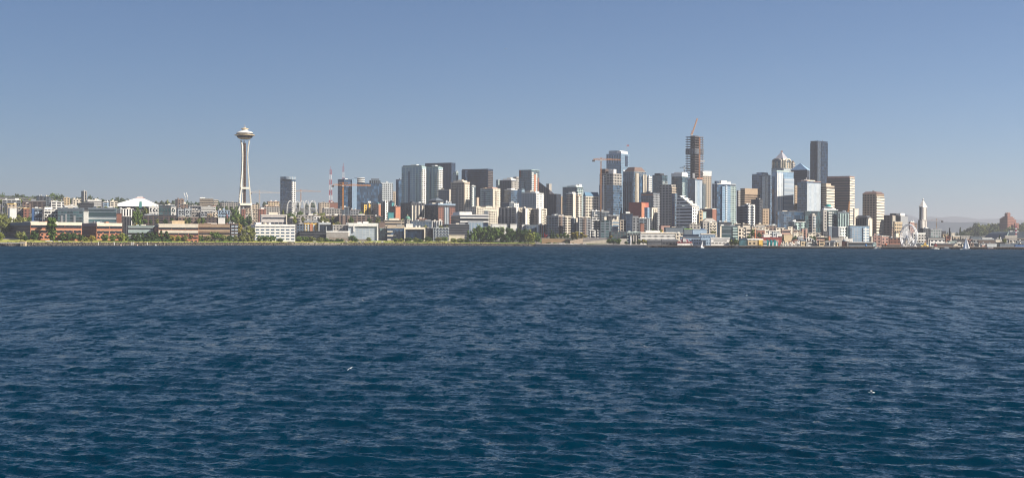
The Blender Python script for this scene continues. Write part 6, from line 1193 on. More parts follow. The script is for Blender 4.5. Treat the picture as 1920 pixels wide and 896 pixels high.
for u, v, kd in ((184.5, 459.6, 1), (215, 459.6, 1), (246.4, 459.6, 2), (276.4, 459.8, 1), (226.5, 460.6, 0), (257.3, 460.6, 0), (292, 460.4, 0)):
    D = shore(u)-14; c = at(u, v, D); near = {184.5: 'orange brick offices', 215: 'dark wing', 246.4: 'tree clump', 276.4: 'conifers'}.get(u)
    if kd:
        e = thing('mooring_pile', {184.5: 'white-topped mooring pile farthest from the conifers', 215: 'leaning white mooring pile, second from the brick offices', 246.4: 'white twin mooring piles off the riprap', 276.4: 'slim white mooring pile before the conifers'}[u], 'mooring pile', (c.x, c.y, -1), 'mooring piles')
        for k in range(kd): b = MB(); b.beam((k*2.2, 0, 0), (k*2.2-(.9 if u == 215 else 0), 0, 6.2), 1.0); b.build('pile', W('white'), e); b = MB(); b.beam((k*2.2, -.1, 0), (k*2.2, -.1, 1.9), 1.2); b.build('tide_band', W('dbrown'), e)
    else:
        e = thing('buoy', {226.5: 'small pinkish round buoy by the leaning pile', 257.3: 'small pale round buoy by the twin piles', 292: 'white round buoy past the slim pile'}[u], 'buoy', (c.x, c.y, 0), 'mooring buoys')
        b = MB(); b.lathe([(0, -.5), (1.0, -.1), (1.15, .6), (.7, 1.3), (0, 1.5)], 14); b.build('float', plain((.70, .45, .38) if u != 292 else (.8, .78, .75), .5), e, smooth=True); b = MB(); b.lathe([(.15, 1.4), (.12, 1.9), (0, 1.95)], 6); b.build('ring', steel, e)
def gull(u, v, D, label, span, roll, rz, flying=True):
    if v > 500: D = .95*CAMH*F/(v-hor(u))          # just above the water it skims
    c = at(u, v, D); e = thing('gull', label, 'gull', tuple(c), rz=rz); wm = plain((.80, .79, .77), .6, var=.03)
    b = MB(); k = span; b.lathe([(0, -.24*k), (.035*k, -.16*k), (.055*k, 0), (.045*k, .12*k), (.03*k, .17*k), (.02*k, .21*k), (0, .23*k)], 10)
    if flying:                                     # wings belong to the one body mesh
        for sd in (-1, 1):
            P = [(0, 0), (.25, .07), (.5, -.02)]
            for (x0, z0), (x1, z1) in zip(P, P[1:]):
                w0, w1 = .085*(1-x0), .085*(1-x1*1.2)
                b.face([(sd*x0*k, z0*k+.02, -w0*k), (sd*x1*k, z1*k+.02, -w1*k-.02*k), (sd*x1*k, z1*k+.02, w1*k*.6), (sd*x0*k, z0*k+.02, w0*k)])
                b.face([(sd*x0*k, z0*k+.0, w0*k), (sd*x1*k, z1*k+.0, w1*k*.6), (sd*x1*k, z1*k+.0, -w1*k-.02*k), (sd*x0*k, z0*k+.0, -w0*k)])
    b.v = [(x, -z, y) for x, y, z in b.v]
    o = b.build('body', wm, e, smooth=True); o.rotation_euler = (0, roll, 0)
gull(1634, 735.5, 118, 'white gull skimming low over the dark waves', 1.15, R(18), R(75))
gull(948, 91.5, 420, 'white gull high alone in the clear sky', 1.1, R(5), R(40))
gull(680, 563.5, 285, 'white gull far out over the water below the framed glass office', 1.0, R(25), R(60))
gull(657, 690.5, 140, 'white gull low over the water, straight below another gull', .7, R(-20), R(50))
gull(1207.5, 648, 170, 'white gull sitting on mid water below the market-like hall', .9, R(20), R(20), True)
gull(1400, 553.5, 310, 'white gull flying over the water below the office towers', .95, R(15), R(80))
def car_proto():
    e = thing('parked_car', 'white car parked on the shore road', 'car', (0, 0, 0), 'cars parked along the shore'); body = plain((.72, .71, .69), .35, var=.02)
    b = MB(); b.prism([(-2.2, -.9), (2.2, -.9), (2.2, .9), (-2.2, .9)], .35, .95); b.prism([(-1.5, -.8), (1.1, -.8), (1.1, .8), (-1.5, .8)], .953, 1.5, poly1=[(-1.2, -.7), (.6, -.7), (.6, .7), (-1.2, .7)]); bo = b.build('body', body, e)
    b = MB(); b.box(-1.15, .7, -.8, .8, 1.02, 1.36); b.build('window', gmat('dk'), e)
    for x in (-1.4, 1.4):
        for y in (-.85, .85):
            b = MB(); n = 12; b.lathe([(0, -.1), (.34, -.1), (.34, .1), (0, .1)], n); b.v = [(px+x, pz+y, py+.34) for px, py, pz in b.v]; b.build('wheel', plain((.02, .02, .02), .8), e)
    return e
proto = car_proto(); first = True
cars = [(88, 'white car parked nearest the poplar foot', (1, 1, 1)), (91.5, 'second white car by the poplar foot', 1), (95.5, 'white car a little past the poplar', 1), (112, 'white car between the poplar and the dark shore firs', 1), (590, 'white van-like car by the shore shrubs under the brown shed roof', 1.3), (649, 'pale car left of the dark shore tree, on the track', 1.2), (672, 'white car on the track past the dark shore tree', 1.2), (680, 'white car farther along the track', 1.2), (703, 'white car at the foot of the white frame post', 1.3), (717, 'white car below the dark green-glass office', 1.3), (1052, 'white car on the seawall road, first by the shrubs', 1.2), (1057, 'white car on the seawall road just past the first', 1.2), (1072, 'white car on the seawall road below the sandstone wall', 1.2), (1079, 'another white car below the sandstone wall', 1.2), (1097, 'white car on the seawall road below the lawn', 1.2)]
for u, lab, sc in cars:
    s = 24 if u < 1010 else 12; sc = sc if isinstance(sc, (int, float)) else 1.0
    p = shore_pt(u, s, tz(u, s)+(.35 if u < 1010 else .3)); 
    if first: proto.location = p; proto.rotation_euler = (0, 0, R(8)); proto.scale = (sc,)*3; proto['label'] = lab; first = False
    else: dup(proto, p, R(rnd.uniform(-15, 15)), sc, lab)

# ------------------------------------------------------------------ trees
def leaf_mat(c):
    m, n, l, b = new_mat('leaves'); ge = n.new('ShaderNodeNewGeometry'); wn = n.new('ShaderNodeTexNoise'); wn.inputs['Scale'].default_value = .35; wn.inputs['Detail'].default_value = 3
    tc = n.new('ShaderNodeTexCoord'); l.new(tc.outputs['Object'], wn.inputs['Vector']); mr = n.new('ShaderNodeMapRange'); mr.inputs[1].default_value = .35; mr.inputs[2].default_value = .65; mr.inputs[3].default_value = .55; mr.inputs[4].default_value = 1.5
    l.new(wn.outputs['Fac'], mr.inputs[0]); mx = n.new('ShaderNodeVectorMath'); mx.operation = 'SCALE'; mx.inputs[0].default_value = c; l.new(mr.outputs[0], mx.inputs['Scale']); l.new(mx.outputs[0], b.inputs['Base Color']); b.inputs['Roughness'].default_value = .8; b.inputs['Specular IOR Level'].default_value = .15
    return m
LEAF = dict(dark=leaf_mat((.055, .092, .026)), mid=leaf_mat((.095, .145, .030)), light=leaf_mat((.19, .21, .042)), olive=leaf_mat((.17, .18, .055)), yel=leaf_mat((.28, .23, .04)), hill=leaf_mat((.075, .10, .042)))
bark = plain((.10, .075, .055), .9)
TREE = {}
def tree_meshes(shape, col, seed):
    """crown of leaf sprays gathered into clumps through its volume, and a tapered trunk with limbs; unit height 10 m"""
    key = (shape, col, seed)
    if key in TREE: return TREE[key]
    r = random.Random(sum(map(ord, shape))+seed*17); b = MB(); clumps = []
    if shape == 'round':
        for k in range(26):
            t = r.uniform(0, 2*math.pi); z = r.uniform(-1, 1); q = math.sqrt(1-z*z)*r.uniform(.45, 1); clumps.append((Vector((3.3*q*math.cos(t), 3.3*q*math.sin(t), 6.1+3.0*z*r.uniform(.7, 1))), r.uniform(.9, 1.7)))
    elif shape == 'broad':
        for k in range(34):
            t = r.uniform(0, 2*math.pi); q = math.sqrt(r.random()); clumps.append((Vector((5.0*q*math.cos(t), 5.0*q*math.sin(t), r.uniform(2.2, 9.0-2.6*q*q))), r.uniform(1.0, 1.9)))
    elif shape == 'poplar':
        for k in range(30):
            z = r.uniform(1.2, 9.7); w = 1.5*math.sin(math.pi*min(1, max(.05, (z-.6)/9.6)))**.6; t = r.uniform(0, 6.28); q = r.uniform(.1, 1)*w; clumps.append((Vector((q*math.cos(t), q*math.sin(t), z)), r.uniform(.5, 1.0)))
    elif shape == 'conifer':
        for k in range(72):
            z = .8+8.8*r.random()**1.3; w = 3.0*(1-(z-.6)/9.4)**.9; t = r.uniform(0, 6.28); q = r.uniform(.3, 1)*w; clumps.append((Vector((q*math.cos(t), q*math.sin(t), z)), 1.0*(1-z/10)+.22))
    else:                                           # shrub
        for k in range(20):
            t = r.uniform(0, 6.28); q = math.sqrt(r.random())*5.2; clumps.append((Vector((q*math.cos(t), q*math.sin(t), r.uniform(.6, 7.5-.9*q))), r.uniform(1.0, 2.0)))
    for c, q in clumps:
        for k in range(34):
            d = Vector((r.gauss(0, 1), r.gauss(0, 1), r.gauss(0, 1))).normalized(); p = c+d*q*r.uniform(.55, 1.0); s_ = r.uniform(.24, .52)
            n_ = (d+Vector((r.gauss(0, .45), r.gauss(0, .45), r.gauss(.25, .4)))).normalized(); x = n_.orthogonal().normalized(); x.rotate(Matrix.Rotation(r.uniform(0, 6.28), 3, n_)); y = n_.cross(x)
            b.face([p-x*s_-y*s_*.6, p+x*s_*.2-y*s_, p+x*s_+y*s_*.5, p-x*s_*.3+y*s_])
    t = MB(); top = {'round': 6.5, 'broad': 6, 'poplar': 8.5, 'conifer': 8.8, 'shrub': 3}[shape]; t.beam((0, 0, -1.2), (0, 0, top*.55), .5, m=0, w1=.32); t.beam((0, 0, top*.55), (.1, .1, top), .32, w1=.1)
    for c, q in clumps[:7]: t.beam((0, 0, min(top*.6, c.z*.55)), c, .2, w1=.06)
    o = b.build('crown', LEAF[col]); o2 = t.build('trunk', bark); TREE[key] = (o.data, o2.data); bpy.data.objects.remove(o); bpy.data.objects.remove(o2)
    return TREE[key]
def tree(kind, shape, col, u, vt, s, wpx=None, label='', group=None, vb=None, seed=None, cat='tree'):
    D = shore(u)+s; p = D/F; z0 = tz(u, s)-.3 if vb is None else at(u, vb, D).z; c = at(u, 440, D); h = at(u, vt, D).z-z0
    sd = seed if seed is not None else rnd.randrange(4); cr, tr = tree_meshes(shape, col, sd)
    nat = {'round': 7.6, 'broad': 11.5, 'poplar': 4.0, 'conifer': 5.8, 'shrub': 12}[shape]
    sz = h/10; sx = (wpx*p/nat) if wpx else sz
    e = thing(kind, label, cat, (c.x, c.y, z0), group, rz=rnd.uniform(0, 6.28)); e.scale = (sx, sx, sz)
    for nm, me in (('crown', cr), ('trunk', tr)): o = bpy.data.objects.new(nm, me); link(o); o.parent = e
    return e
# named single trees along the shore
T = tree
T('poplar_tree', 'poplar', 'mid', 96.5, 408, 30, 24, 'tall upright poplar standing before the long orange brick office', seed=0, vb=455)
T('broadleaf_tree', 'round', 'olive', 39, 432.5, 34, 23, 'grey-green rounded tree in front of the dark wing', vb=455)
T('broadleaf_tree', 'round', 'dark', 48, 440, 26, 10, 'silver-grey bush-like tree beside the grey-green rounded tree', vb=455)
T('broadleaf_tree', 'round', 'dark', 63.5, 433, 34, 20, 'dark rounded tree where the dark wing meets the orange front', vb=455)
T('broadleaf_tree', 'round', 'light', 2, 435, 30, 13, 'yellow-green tree cut by the picture edge', vb=455)
for u, vt, w, lab in ((117, 436, 15, 'dark shore fir-like tree past the poplar'), (127, 436, 12, 'bluish shore tree next to the dark fir-like one'), (139, 435, 13, 'dark twin-topped tree before the orange brick front'), (150, 438, 11, 'dark low tree at the corner of the orange brick front')):
    T('broadleaf_tree', 'round', 'dark', u, vt, 32, w*1.25, lab, vb=455)
for u, vt, w, c_, lab in ((160, 443, 10, 'light', 'small yellow-green clump before the shadowed wing'), (173, 441, 12, 'yel', 'yellowish low tree in front of the shadowed wing'), (197, 439, 13, 'mid', 'green tree before the shorter brick office, nearer the wing'), (210, 438.5, 13, 'mid', 'green tree before the middle of the shorter brick office'), (228, 437, 18, 'light', 'light green wide tree at the end of the shorter brick office'), (236, 440, 10, 'mid', 'green tree beside the wide light green one')):
    T('broadleaf_tree', 'round', c_, u, vt, 30, w*1.25, lab, vb=455)
for k, (u, vt, w) in enumerate(((250, 438, 16), (259, 436, 10), (267, 435, 10), (277, 434, 12), (285, 433.5, 12), (293, 434, 11), (302, 431, 11), (312, 433, 13))):
    T('conifer_tree', 'conifer', 'dark', u, vt, 34, w*1.35, ['broad dark conifer first in the row before the pavilion', 'narrow dark conifer second in that row', 'narrow dark conifer third in that row', 'dark conifer fourth in the row before the cream-banded office', 'dark conifer fifth in that row', 'dark conifer sixth in that row', 'tall pointed conifer against the orange brick', 'broad pointed conifer last in the row, alone on the brick'][k], 'conifers before the cream-banded office', vb=454)
for u, vt, w, c_, sh, lab in ((322, 441, 12, 'yel', 'round', 'sandy yellow-green tree under the orange brick windows'), (334, 442, 11, 'light', 'round', 'pale yellow-green bush-like tree further along the brick'), (346, 440, 11, 'olive', 'round', 'olive tree midway along the cream-banded office'), (357, 438, 13, 'light', 'poplar', 'light feathery tree near the end of the cream-banded office'), (372, 440, 13, 'mid', 'round', 'green tree at the start of the curved-band wing'), (379, 440, 7, 'dark', 'conifer', 'small dark conifer before the curved-band wing'), (389, 441, 11, 'olive', 'round', 'olive low tree before the curved-band wing'), (403, 433.5, 21, 'mid', 'round', 'big fresh-green round tree before the curved-band wing'),
    (418, 439, 13, 'olive', 'round', 'olive-brown tree past the big round one'), (430, 441, 14, 'dark', 'round', 'dark low tree before the garage-like block'), (441, 441, 14, 'olive', 'round', 'olive tree beneath the pale balcony rails'), (452, 440, 12, 'olive', 'round', 'olive tree beside the feathery birch row'), (466, 424, 14, 'olive', 'poplar', 'tall feathery birch before the white office corner'), (473, 427, 11, 'olive', 'poplar', 'second feathery birch against the white office'), (457, 430, 9, 'olive', 'poplar', 'thin birch beside the feathery birches')):
    T('broadleaf_tree', sh, c_, u, vt, 32, w*1.25, lab, vb=454)
for u, vt, w, c_, lab in ((487, 441, 10, 'mid', 'dark tree at the start of the long white office'), (497, 441, 12, 'mid', 'green tree before the white office ground floor'), (507, 441, 11, 'mid', 'green tree beneath the third bay of the white office'), (514, 442, 9, 'dark', 'dark small tree close to the middle of the white office'), (525, 446, 10, 'dark', 'low dark shrub-like tree under the white office'), (541, 446.5, 12, 'light', 'bright green small tree under the end of the white office'), (560, 443, 15, 'mid', 'green tree past the white office corner'), (572, 443, 14, 'mid', 'bushy green tree before the brown shed roof'), (584, 443.5, 16, 'olive', 'olive bushy tree in the middle of the brown shed roof'), (600, 444.5, 14, 'olive', 'olive tree near the white car'), (612, 446, 10, 'mid', 'small green tree at the end of the brown shed'),
    (621, 448.5, 12, 'dark', 'dark low tree before the slanting brown wall'), (633, 447, 9, 'dark', 'dark round tree midway along the slanting brown wall'), (640, 447, 8, 'dark', 'dark round tree beside the previous dark one'), (660, 441, 16, 'dark', 'biggest dark tree before the framed glass office'), (668, 447, 8, 'mid', 'small tree at the flank of the biggest dark tree'), (692, 444, 9, 'olive', 'small reddish-green tree under the glass facade'),
    (742, 446, 9, 'mid', 'green bush-like tree under the blue glass office'), (751, 446, 10, 'light', 'light green tree under the corner of the blue glass office'), (765, 444.5, 14, 'dark', 'dark round tree before the black glass picture frame'), (779, 445, 10, 'light', 'light green tree before the black glass picture frame'), (788, 448, 12, 'mid', 'low green tree under the end of the picture frame'), (803, 443, 13, 'dark', 'dark tree before the dark grey glass flats'), (822, 444, 14, 'olive', 'olive tree under the silver-grey office'), (834, 443, 13, 'mid', 'green tree at the end of the silver-grey office'), (850, 446, 12, 'light', 'light green tree before the cream pavilion'), (864, 446, 12, 'light', 'light green tree close to the big trees'), (875, 446, 8, 'mid', 'small dark green tree at the rim of the big trees')):
    T('broadleaf_tree', 'round', c_, u, vt, 34, w*1.25, lab, vb=456)
# the grove of big trees
for k, (u, vt, w, s, c_) in enumerate(((889, 425, 22, 40, 'mid'), (901, 419, 30, 50, 'mid'), (916, 420, 28, 46, 'dark'), (930, 424, 24, 42, 'mid'), (941, 425, 24, 44, 'mid'), (953, 426, 22, 40, 'dark'), (962, 428, 20, 46, 'mid'), (974, 426, 20, 40, 'dark'), (985, 428, 18, 44, 'dark'), (996, 430, 22, 38, 'light'), (1006, 435, 14, 40, 'mid'))):
    T('park_tree', 'broad', c_, u, vt-1, s, w*1.3, ['first tree of the big grove, nearest the cream pavilion', 'highest crown of the big grove', 'second highest dark crown of the big grove', 'green crown after the two highest of the grove', 'full green crown near the middle of the grove', 'dark crown at the middle of the grove', 'green crown in front of the white cube', 'dark crown beneath the brown and cream flats', 'dark crown next to the yellowing one of the grove', 'yellowing crown near the end of the grove', 'last small tree of the grove by the red sculpture'][k], 'grove of big trees', vb=457)
for u, vt, w, c_, lab, vb in ((979, 446, 16, 'mid', 'low bush under the dark crowns of the grove', 458), (1018, 451, 14, 'dark', 'dark shrub-like tree on the bank below the red sculpture', 459), (1029, 450, 12, 'dark', 'dark shrubby tree further along the bank', 459), (1041, 450.5, 12, 'mid', 'green shrubby tree on the bank near the seawall', 459), (1048, 453, 9, 'dark', 'dark shrub at the start of the seawall', 459), (1062, 450, 9, 'mid', 'green shrub by the sandstone wall', 459), (1068, 449, 6, 'dark', 'slim dark shrub against the sandstone wall', 459), (1074, 452, 6, 'olive', 'reddish-green shrub in the middle of the sandstone wall', 459), (1088, 454, 5, 'dark', 'dark shrub near the tip of the sandstone wall', 459), (1093, 452, 6, 'dark', 'dark shrub at the tip of the sandstone wall', 459)):
    T('shrub', 'shrub', c_, u, vt, 34, w, lab, vb=vb, cat='shrub')
for u, vt, w, c_, sh, lab in ((1034, 430, 7, 'dark', 'conifer', 'dark conifer before the long dark balcony flats'), (1038, 433, 7, 'dark', 'conifer', 'second dark conifer before the long dark balcony flats'), (1045, 438, 8, 'light', 'round', 'light green round tree by the second conifer'), (1052, 438, 9, 'mid', 'round', 'round green tree in the park row'), (1059, 436, 9, 'mid', 'round', 'next round green tree in the park row'), (1065, 438, 7, 'mid', 'round', 'last round green tree before the feathery ones'),
    (1074, 436, 10, 'yel', 'poplar', 'feathery yellow-green tree above the sandstone wall'), (1081, 434.5, 11, 'yel', 'poplar', 'taller feathery yellow-green tree in the middle'), (1090, 436, 11, 'yel', 'poplar', 'feathery yellow-green tree nearest the stepped white tower'), (1098, 440, 9, 'yel', 'round', 'low yellowish tree beneath the stepped white tower'), (1145, 441, 8, 'yel', 'round', 'small orange-yellow tree above the round park trees')):
    T('park_tree', sh, c_, u, vt, 105, w, lab, vb=449)
for u, vt, w, c_, lab in ((1142, 448, 12, 'mid', 'round park tree on the seawall, nearest the lawn'), (1150, 446.5, 13, 'dark', 'middle round park tree on the seawall'), (1159, 447, 13, 'mid', 'round park tree on the seawall, nearest the cream wall'), (1174, 452, 8, 'dark', 'small dark tree left of the white head sculpture'), (1189, 452, 8, 'dark', 'small dark tree just beyond the white head sculpture'), (1198, 449, 12, 'olive', 'olive tree before the start of the white market-like hall'), (1206, 448, 12, 'yel', 'yellow-brown tree before the white market-like hall'), (1213, 450, 9, 'olive', 'olive tree by the dark pier shed')):
    T('park_tree', 'round', c_, u, vt, 22, w, lab, vb=459.5)
for u, vt, w, c_, lab in ((1372, 448, 9, 'olive', 'olive waterfront tree just past the white pier office'), (1379, 447.5, 9, 'mid', 'green waterfront tree before the teal glass office'), (1385, 449, 8, 'olive', 'olive waterfront tree by the mural-painted shed')):
    T('street_tree', 'round', c_, u, vt, 20, w, lab, vb=463)
# trees among the houses
for u, vt, w, s, c_, lab, vb in ((3, 398, 34, 260, 'olive', 'large dark olive tree mass at the picture edge', 435), (20, 403, 30, 220, 'olive', 'big brownish-green tree before the sandy flat block', 438), (38, 401, 30, 230, 'olive', 'broad olive tree below the blue stair tower', 436), (12, 410, 24, 190, 'olive', 'olive tree low behind the dark wing', 440), (53, 406, 14, 240, 'mid', 'olive tree tucked against the dark blue flats', 436),
    (257, 386, 20, 420, 'mid', 'green tree in front of the green glass strip of the white hall', 425), (273, 384, 20, 430, 'olive', 'tall olive tree before the white hall eaves', 420), (252, 396, 12, 300, 'mid', 'tree beside the white-framed office', 428), (254, 417, 18, 160, 'yel', 'yellow-green tree over the terraced pavilion', 440), (262, 410, 16, 200, 'mid', 'green tree behind the terraced pavilion', 436),
    (439, 389.5, 26, 480, 'mid', 'big yellow-green tree before the observation tower foot', 425), (449, 400, 16, 380, 'mid', 'green tree low beside the observation tower foot', 428), (448, 417, 14, 150, 'yel', 'tall yellow poplar-like tree beside the garage block', 446), (467, 403, 14, 300, 'dark', 'dark tree before the beige block', 428), (458, 410, 16, 240, 'dark', 'dark tree low before the narrow brick block', 430),
    (530, 391, 5, 640, 'light', 'slim light tree at the foot of the round-topped tower', 412), (545, 397, 22, 480, 'mid', 'green tree below the first white arches', 415), (562, 395, 14, 520, 'mid', 'green tree below the middle white arch', 412), (590, 398, 20, 480, 'light', 'light green tree below the last white arch', 414), (604, 398, 14, 480, 'light', 'light tree past the last white arch', 414), (608, 406, 12, 330, 'olive', 'reddish-brown tree beside the brown row', 424), (632, 415, 16, 220, 'olive', 'olive tree above the low grey office', 432), (626, 418, 12, 200, 'yel', 'yellowish tree beside the pale-framed glass flats', 434), (677, 396, 12, 540, 'mid', 'green tree below the bluish glass strip tower', 412), (574, 431, 14, 110, 'yel', 'bright yellow-green tree before the yellow flats', 446), (705, 417, 12, 160, 'olive', 'reddish tree beside the blank brown brick box', 436),
    (1222, 427, 14, 220, 'dark', 'dark tree at the foot of the twin cream slabs', 440), (1240, 429, 8, 190, 'light', 'light tree beside the orange brick block', 440), (1337, 432, 12, 170, 'olive', 'olive tree below the tall cream block', 446), (1411, 430, 12, 220, 'mid', 'green hillside tree among the market houses', 446), (1424, 436, 10, 150, 'dark', 'dark tree beside the orange mast', 450), (1491, 443, 12, 130, 'mid', 'green tree by the small cream house', 455), (1520, 442, 12, 140, 'mid', 'green tree behind the twin ribbed houses', 456), (1549, 447, 8, 120, 'dark', 'dark tree beside the pink flat-roofed block', 460), (827, 421, 12, 130, 'olive', 'olive tree on the roof terrace above the silver-grey office', 440), (838, 422, 10, 140, 'light', 'light green tree above the end of the silver-grey office', 440), (798, 421, 14, 150, 'olive', 'olive tree behind the cream picture frame', 440)):
    T('broadleaf_tree', 'broad' if w > 16 else 'round', c_, u, vt, s, w, lab, vb=vb)
# shrub belts along the shore lawns: alike, told apart by nothing
SHR = []
def belt(u0, u1, n, hr, label, group, cols=('mid', 'olive', 'dark', 'light')):
    for k in range(n):
        u = u0+(u1-u0)*(k+rnd.uniform(.1, .9))/n; vb = lerp(u, [0, 450, 560, 720, 900], [454.5, 455, 456.5, 455.5, 456])
        T('shrub', 'shrub', rnd.choice(cols), u, vb-rnd.uniform(*hr), 38, rnd.uniform(8, 14), label, group, vb=vb, cat='shrub')
belt(158, 300, 15, (5, 10), 'low shrub in the belt between the brick offices and the shore lawn', 'shrubs before the brick offices')
belt(316, 478, 20, (6, 12), 'low shrub in the belt from the cream-banded office to the white office', 'shrubs before the cream-banded office')
belt(480, 640, 20, (5, 10), 'low shrub in the belt at the foot of the long white office and brown shed', 'shrubs before the white office')
belt(722, 880, 18, (4, 9), 'low shrub in the belt from the blue glass office to the big grove', 'shrubs before the blue glass office')
# skyline trees on the hills: alike from here, told apart by nothing
def row(u0, u1, n, f_v, s, wr, cols, label, group, vb, kind='hill_tree', shapes=('round', 'broad', 'round')):
    for k in range(n):
        u = u0+(u1-u0)*(k+rnd.uniform(.2, .8))/n; vt = f_v(u)+rnd.uniform(-1.5, 2)
        T(kind, rnd.choice(shapes), rnd.choice(cols), u, vt, s+rnd.uniform(-120, 200), rnd.uniform(*wr), label, group, vb=vb(u) if callable(vb) else vb)
V1 = lambda u: lerp(u, [-20, 8, 16, 22, 38, 48, 60, 80, 92, 100, 112, 120, 140, 165, 172, 185, 205, 222, 240], [364, 360, 369, 363, 361, 367, 366, 365, 366, 360, 362, 369, 370, 367, 363, 371, 374, 367, 371])
row(-15, 118, 17, V1, 2350, (10, 20), ['hill', 'hill', 'mid'], 'dark crown in the tree line along the hilltop behind the brick row', 'hilltop tree line', 384)
row(120, 245, 13, V1, 2300, (8, 15), ['hill', 'hill', 'mid'], 'dark crown in the thinner tree line by the lone hilltop tower', 'hilltop trees by the lone tower', 388)
V2 = lambda u: lerp(u, [240, 290, 300, 345, 360, 420, 470, 560, 640, 760], [372, 377, 374, 374, 378, 377, 379, 378, 382, 384])
row(290, 450, 17, V2, 2200, (7, 13), ['hill', 'hill', 'dark', 'olive'], 'small dark crown along the far ridge between hall and observation tower', 'far ridge trees', 394)
row(480, 660, 14, V2, 2300, (7, 12), ['hill', 'dark', 'hill'], 'small dark crown on the far ridge behind the white arches', 'far ridge trees behind the arches', 396, )
row(-10, 245, 26, lambda u: lerp(u, [0, 60, 120, 160, 240], [371, 372, 374, 375, 380]), 1420, (7, 13), ['mid', 'olive', 'hill', 'light'], 'garden tree among the upper houses of the hillside', 'upper hillside trees', lambda u: 388)
row(255, 450, 16, lambda u: lerp(u, [255, 450], [411, 405]), 260, (6, 11), ['mid', 'olive', 'dark', 'olive'], 'small street tree in the dark row behind the cream-banded office', 'street trees in the dark row', lambda u: 424)
row(500, 760, 22, lambda u: lerp(u, [500, 760], [404, 408]), 300, (6, 12), ['mid', 'olive', 'light', 'dark'], 'street tree standing among the brown rows below the white arches', 'street trees in the brown rows', lambda u: 424)
row(300, 450, 14, lambda u: 386, 950, (6, 10), ['mid', 'olive', 'hill'], 'small tree between the upper pale flats and the far ridge', 'trees above the pale flats', lambda u: 398)
row(1390, 1600, 18, lambda u: lerp(u, [1390, 1600], [434, 446]), 180, (5, 9), ['mid', 'olive', 'dark'], 'small tree squeezed between the market hillside houses', 'market hillside trees', lambda u: 458)
row(1740, 1920, 22, lambda u: lerp(u, [1740, 1920], [448, 449]), 330, (5, 9), ['mid', 'olive', 'hill'], 'small tree dotted through the flat industrial quarter', 'trees of the industrial quarter', lambda u: 459)
row(0, 240, 16, lambda u: lerp(u, [0, 120, 240], [386, 384, 389]), 700, (7, 12), ['mid', 'olive', 'dark', 'light'], 'small garden tree among the houses of the hillside below the ridge', 'hillside garden trees', lambda u: 400)
V3 = lambda u: lerp(u, [1760, 1790, 1806, 1815, 1832, 1850, 1880, 1915, 1930], [433, 434, 431, 428, 416.5, 418, 417, 418, 414])
row(1806, 1940, 24, V3, 2450, (11, 19), ['hill', 'hill', 'olive'], 'dark crown on the top of the wooded hill around the brick hospital', 'wooded hill trees', 440)
row(1806, 1940, 24, lambda u: V3(u)+7, 2250, (10, 18), ['hill', 'olive', 'olive', 'hill'], 'rounded crown on the slope of the wooded hill', 'wooded hill slope trees', 446)
row(1800, 1940, 16, lambda u: V3(u)+14 if u > 1830 else 436, 2050, (10, 16), ['hill', 'olive', 'hill'], 'rounded crown near the foot of the wooded hill', 'wooded hill foot trees', 450)
row(1764, 1812, 9, lambda u: 434, 1900, (4, 7), ['hill', 'dark'], 'little pointed tree in the far line by the dark chimney', 'far pointed trees', 446, shapes=('conifer', 'round'))
T('poplar_tree', 'poplar', 'hill', 1800.5, 426, 1800, 4, 'single slim dark poplar short of the wooded hill', vb=446)
T('conifer_tree', 'conifer', 'dark', 1874, 440, 300, 5, 'slim dark conifer behind the cream cabin-like building', vb=455)
T('broadleaf_tree', 'round', 'light', 1883, 447, 200, 9, 'light green tree beside the slim dark conifer', vb=459)
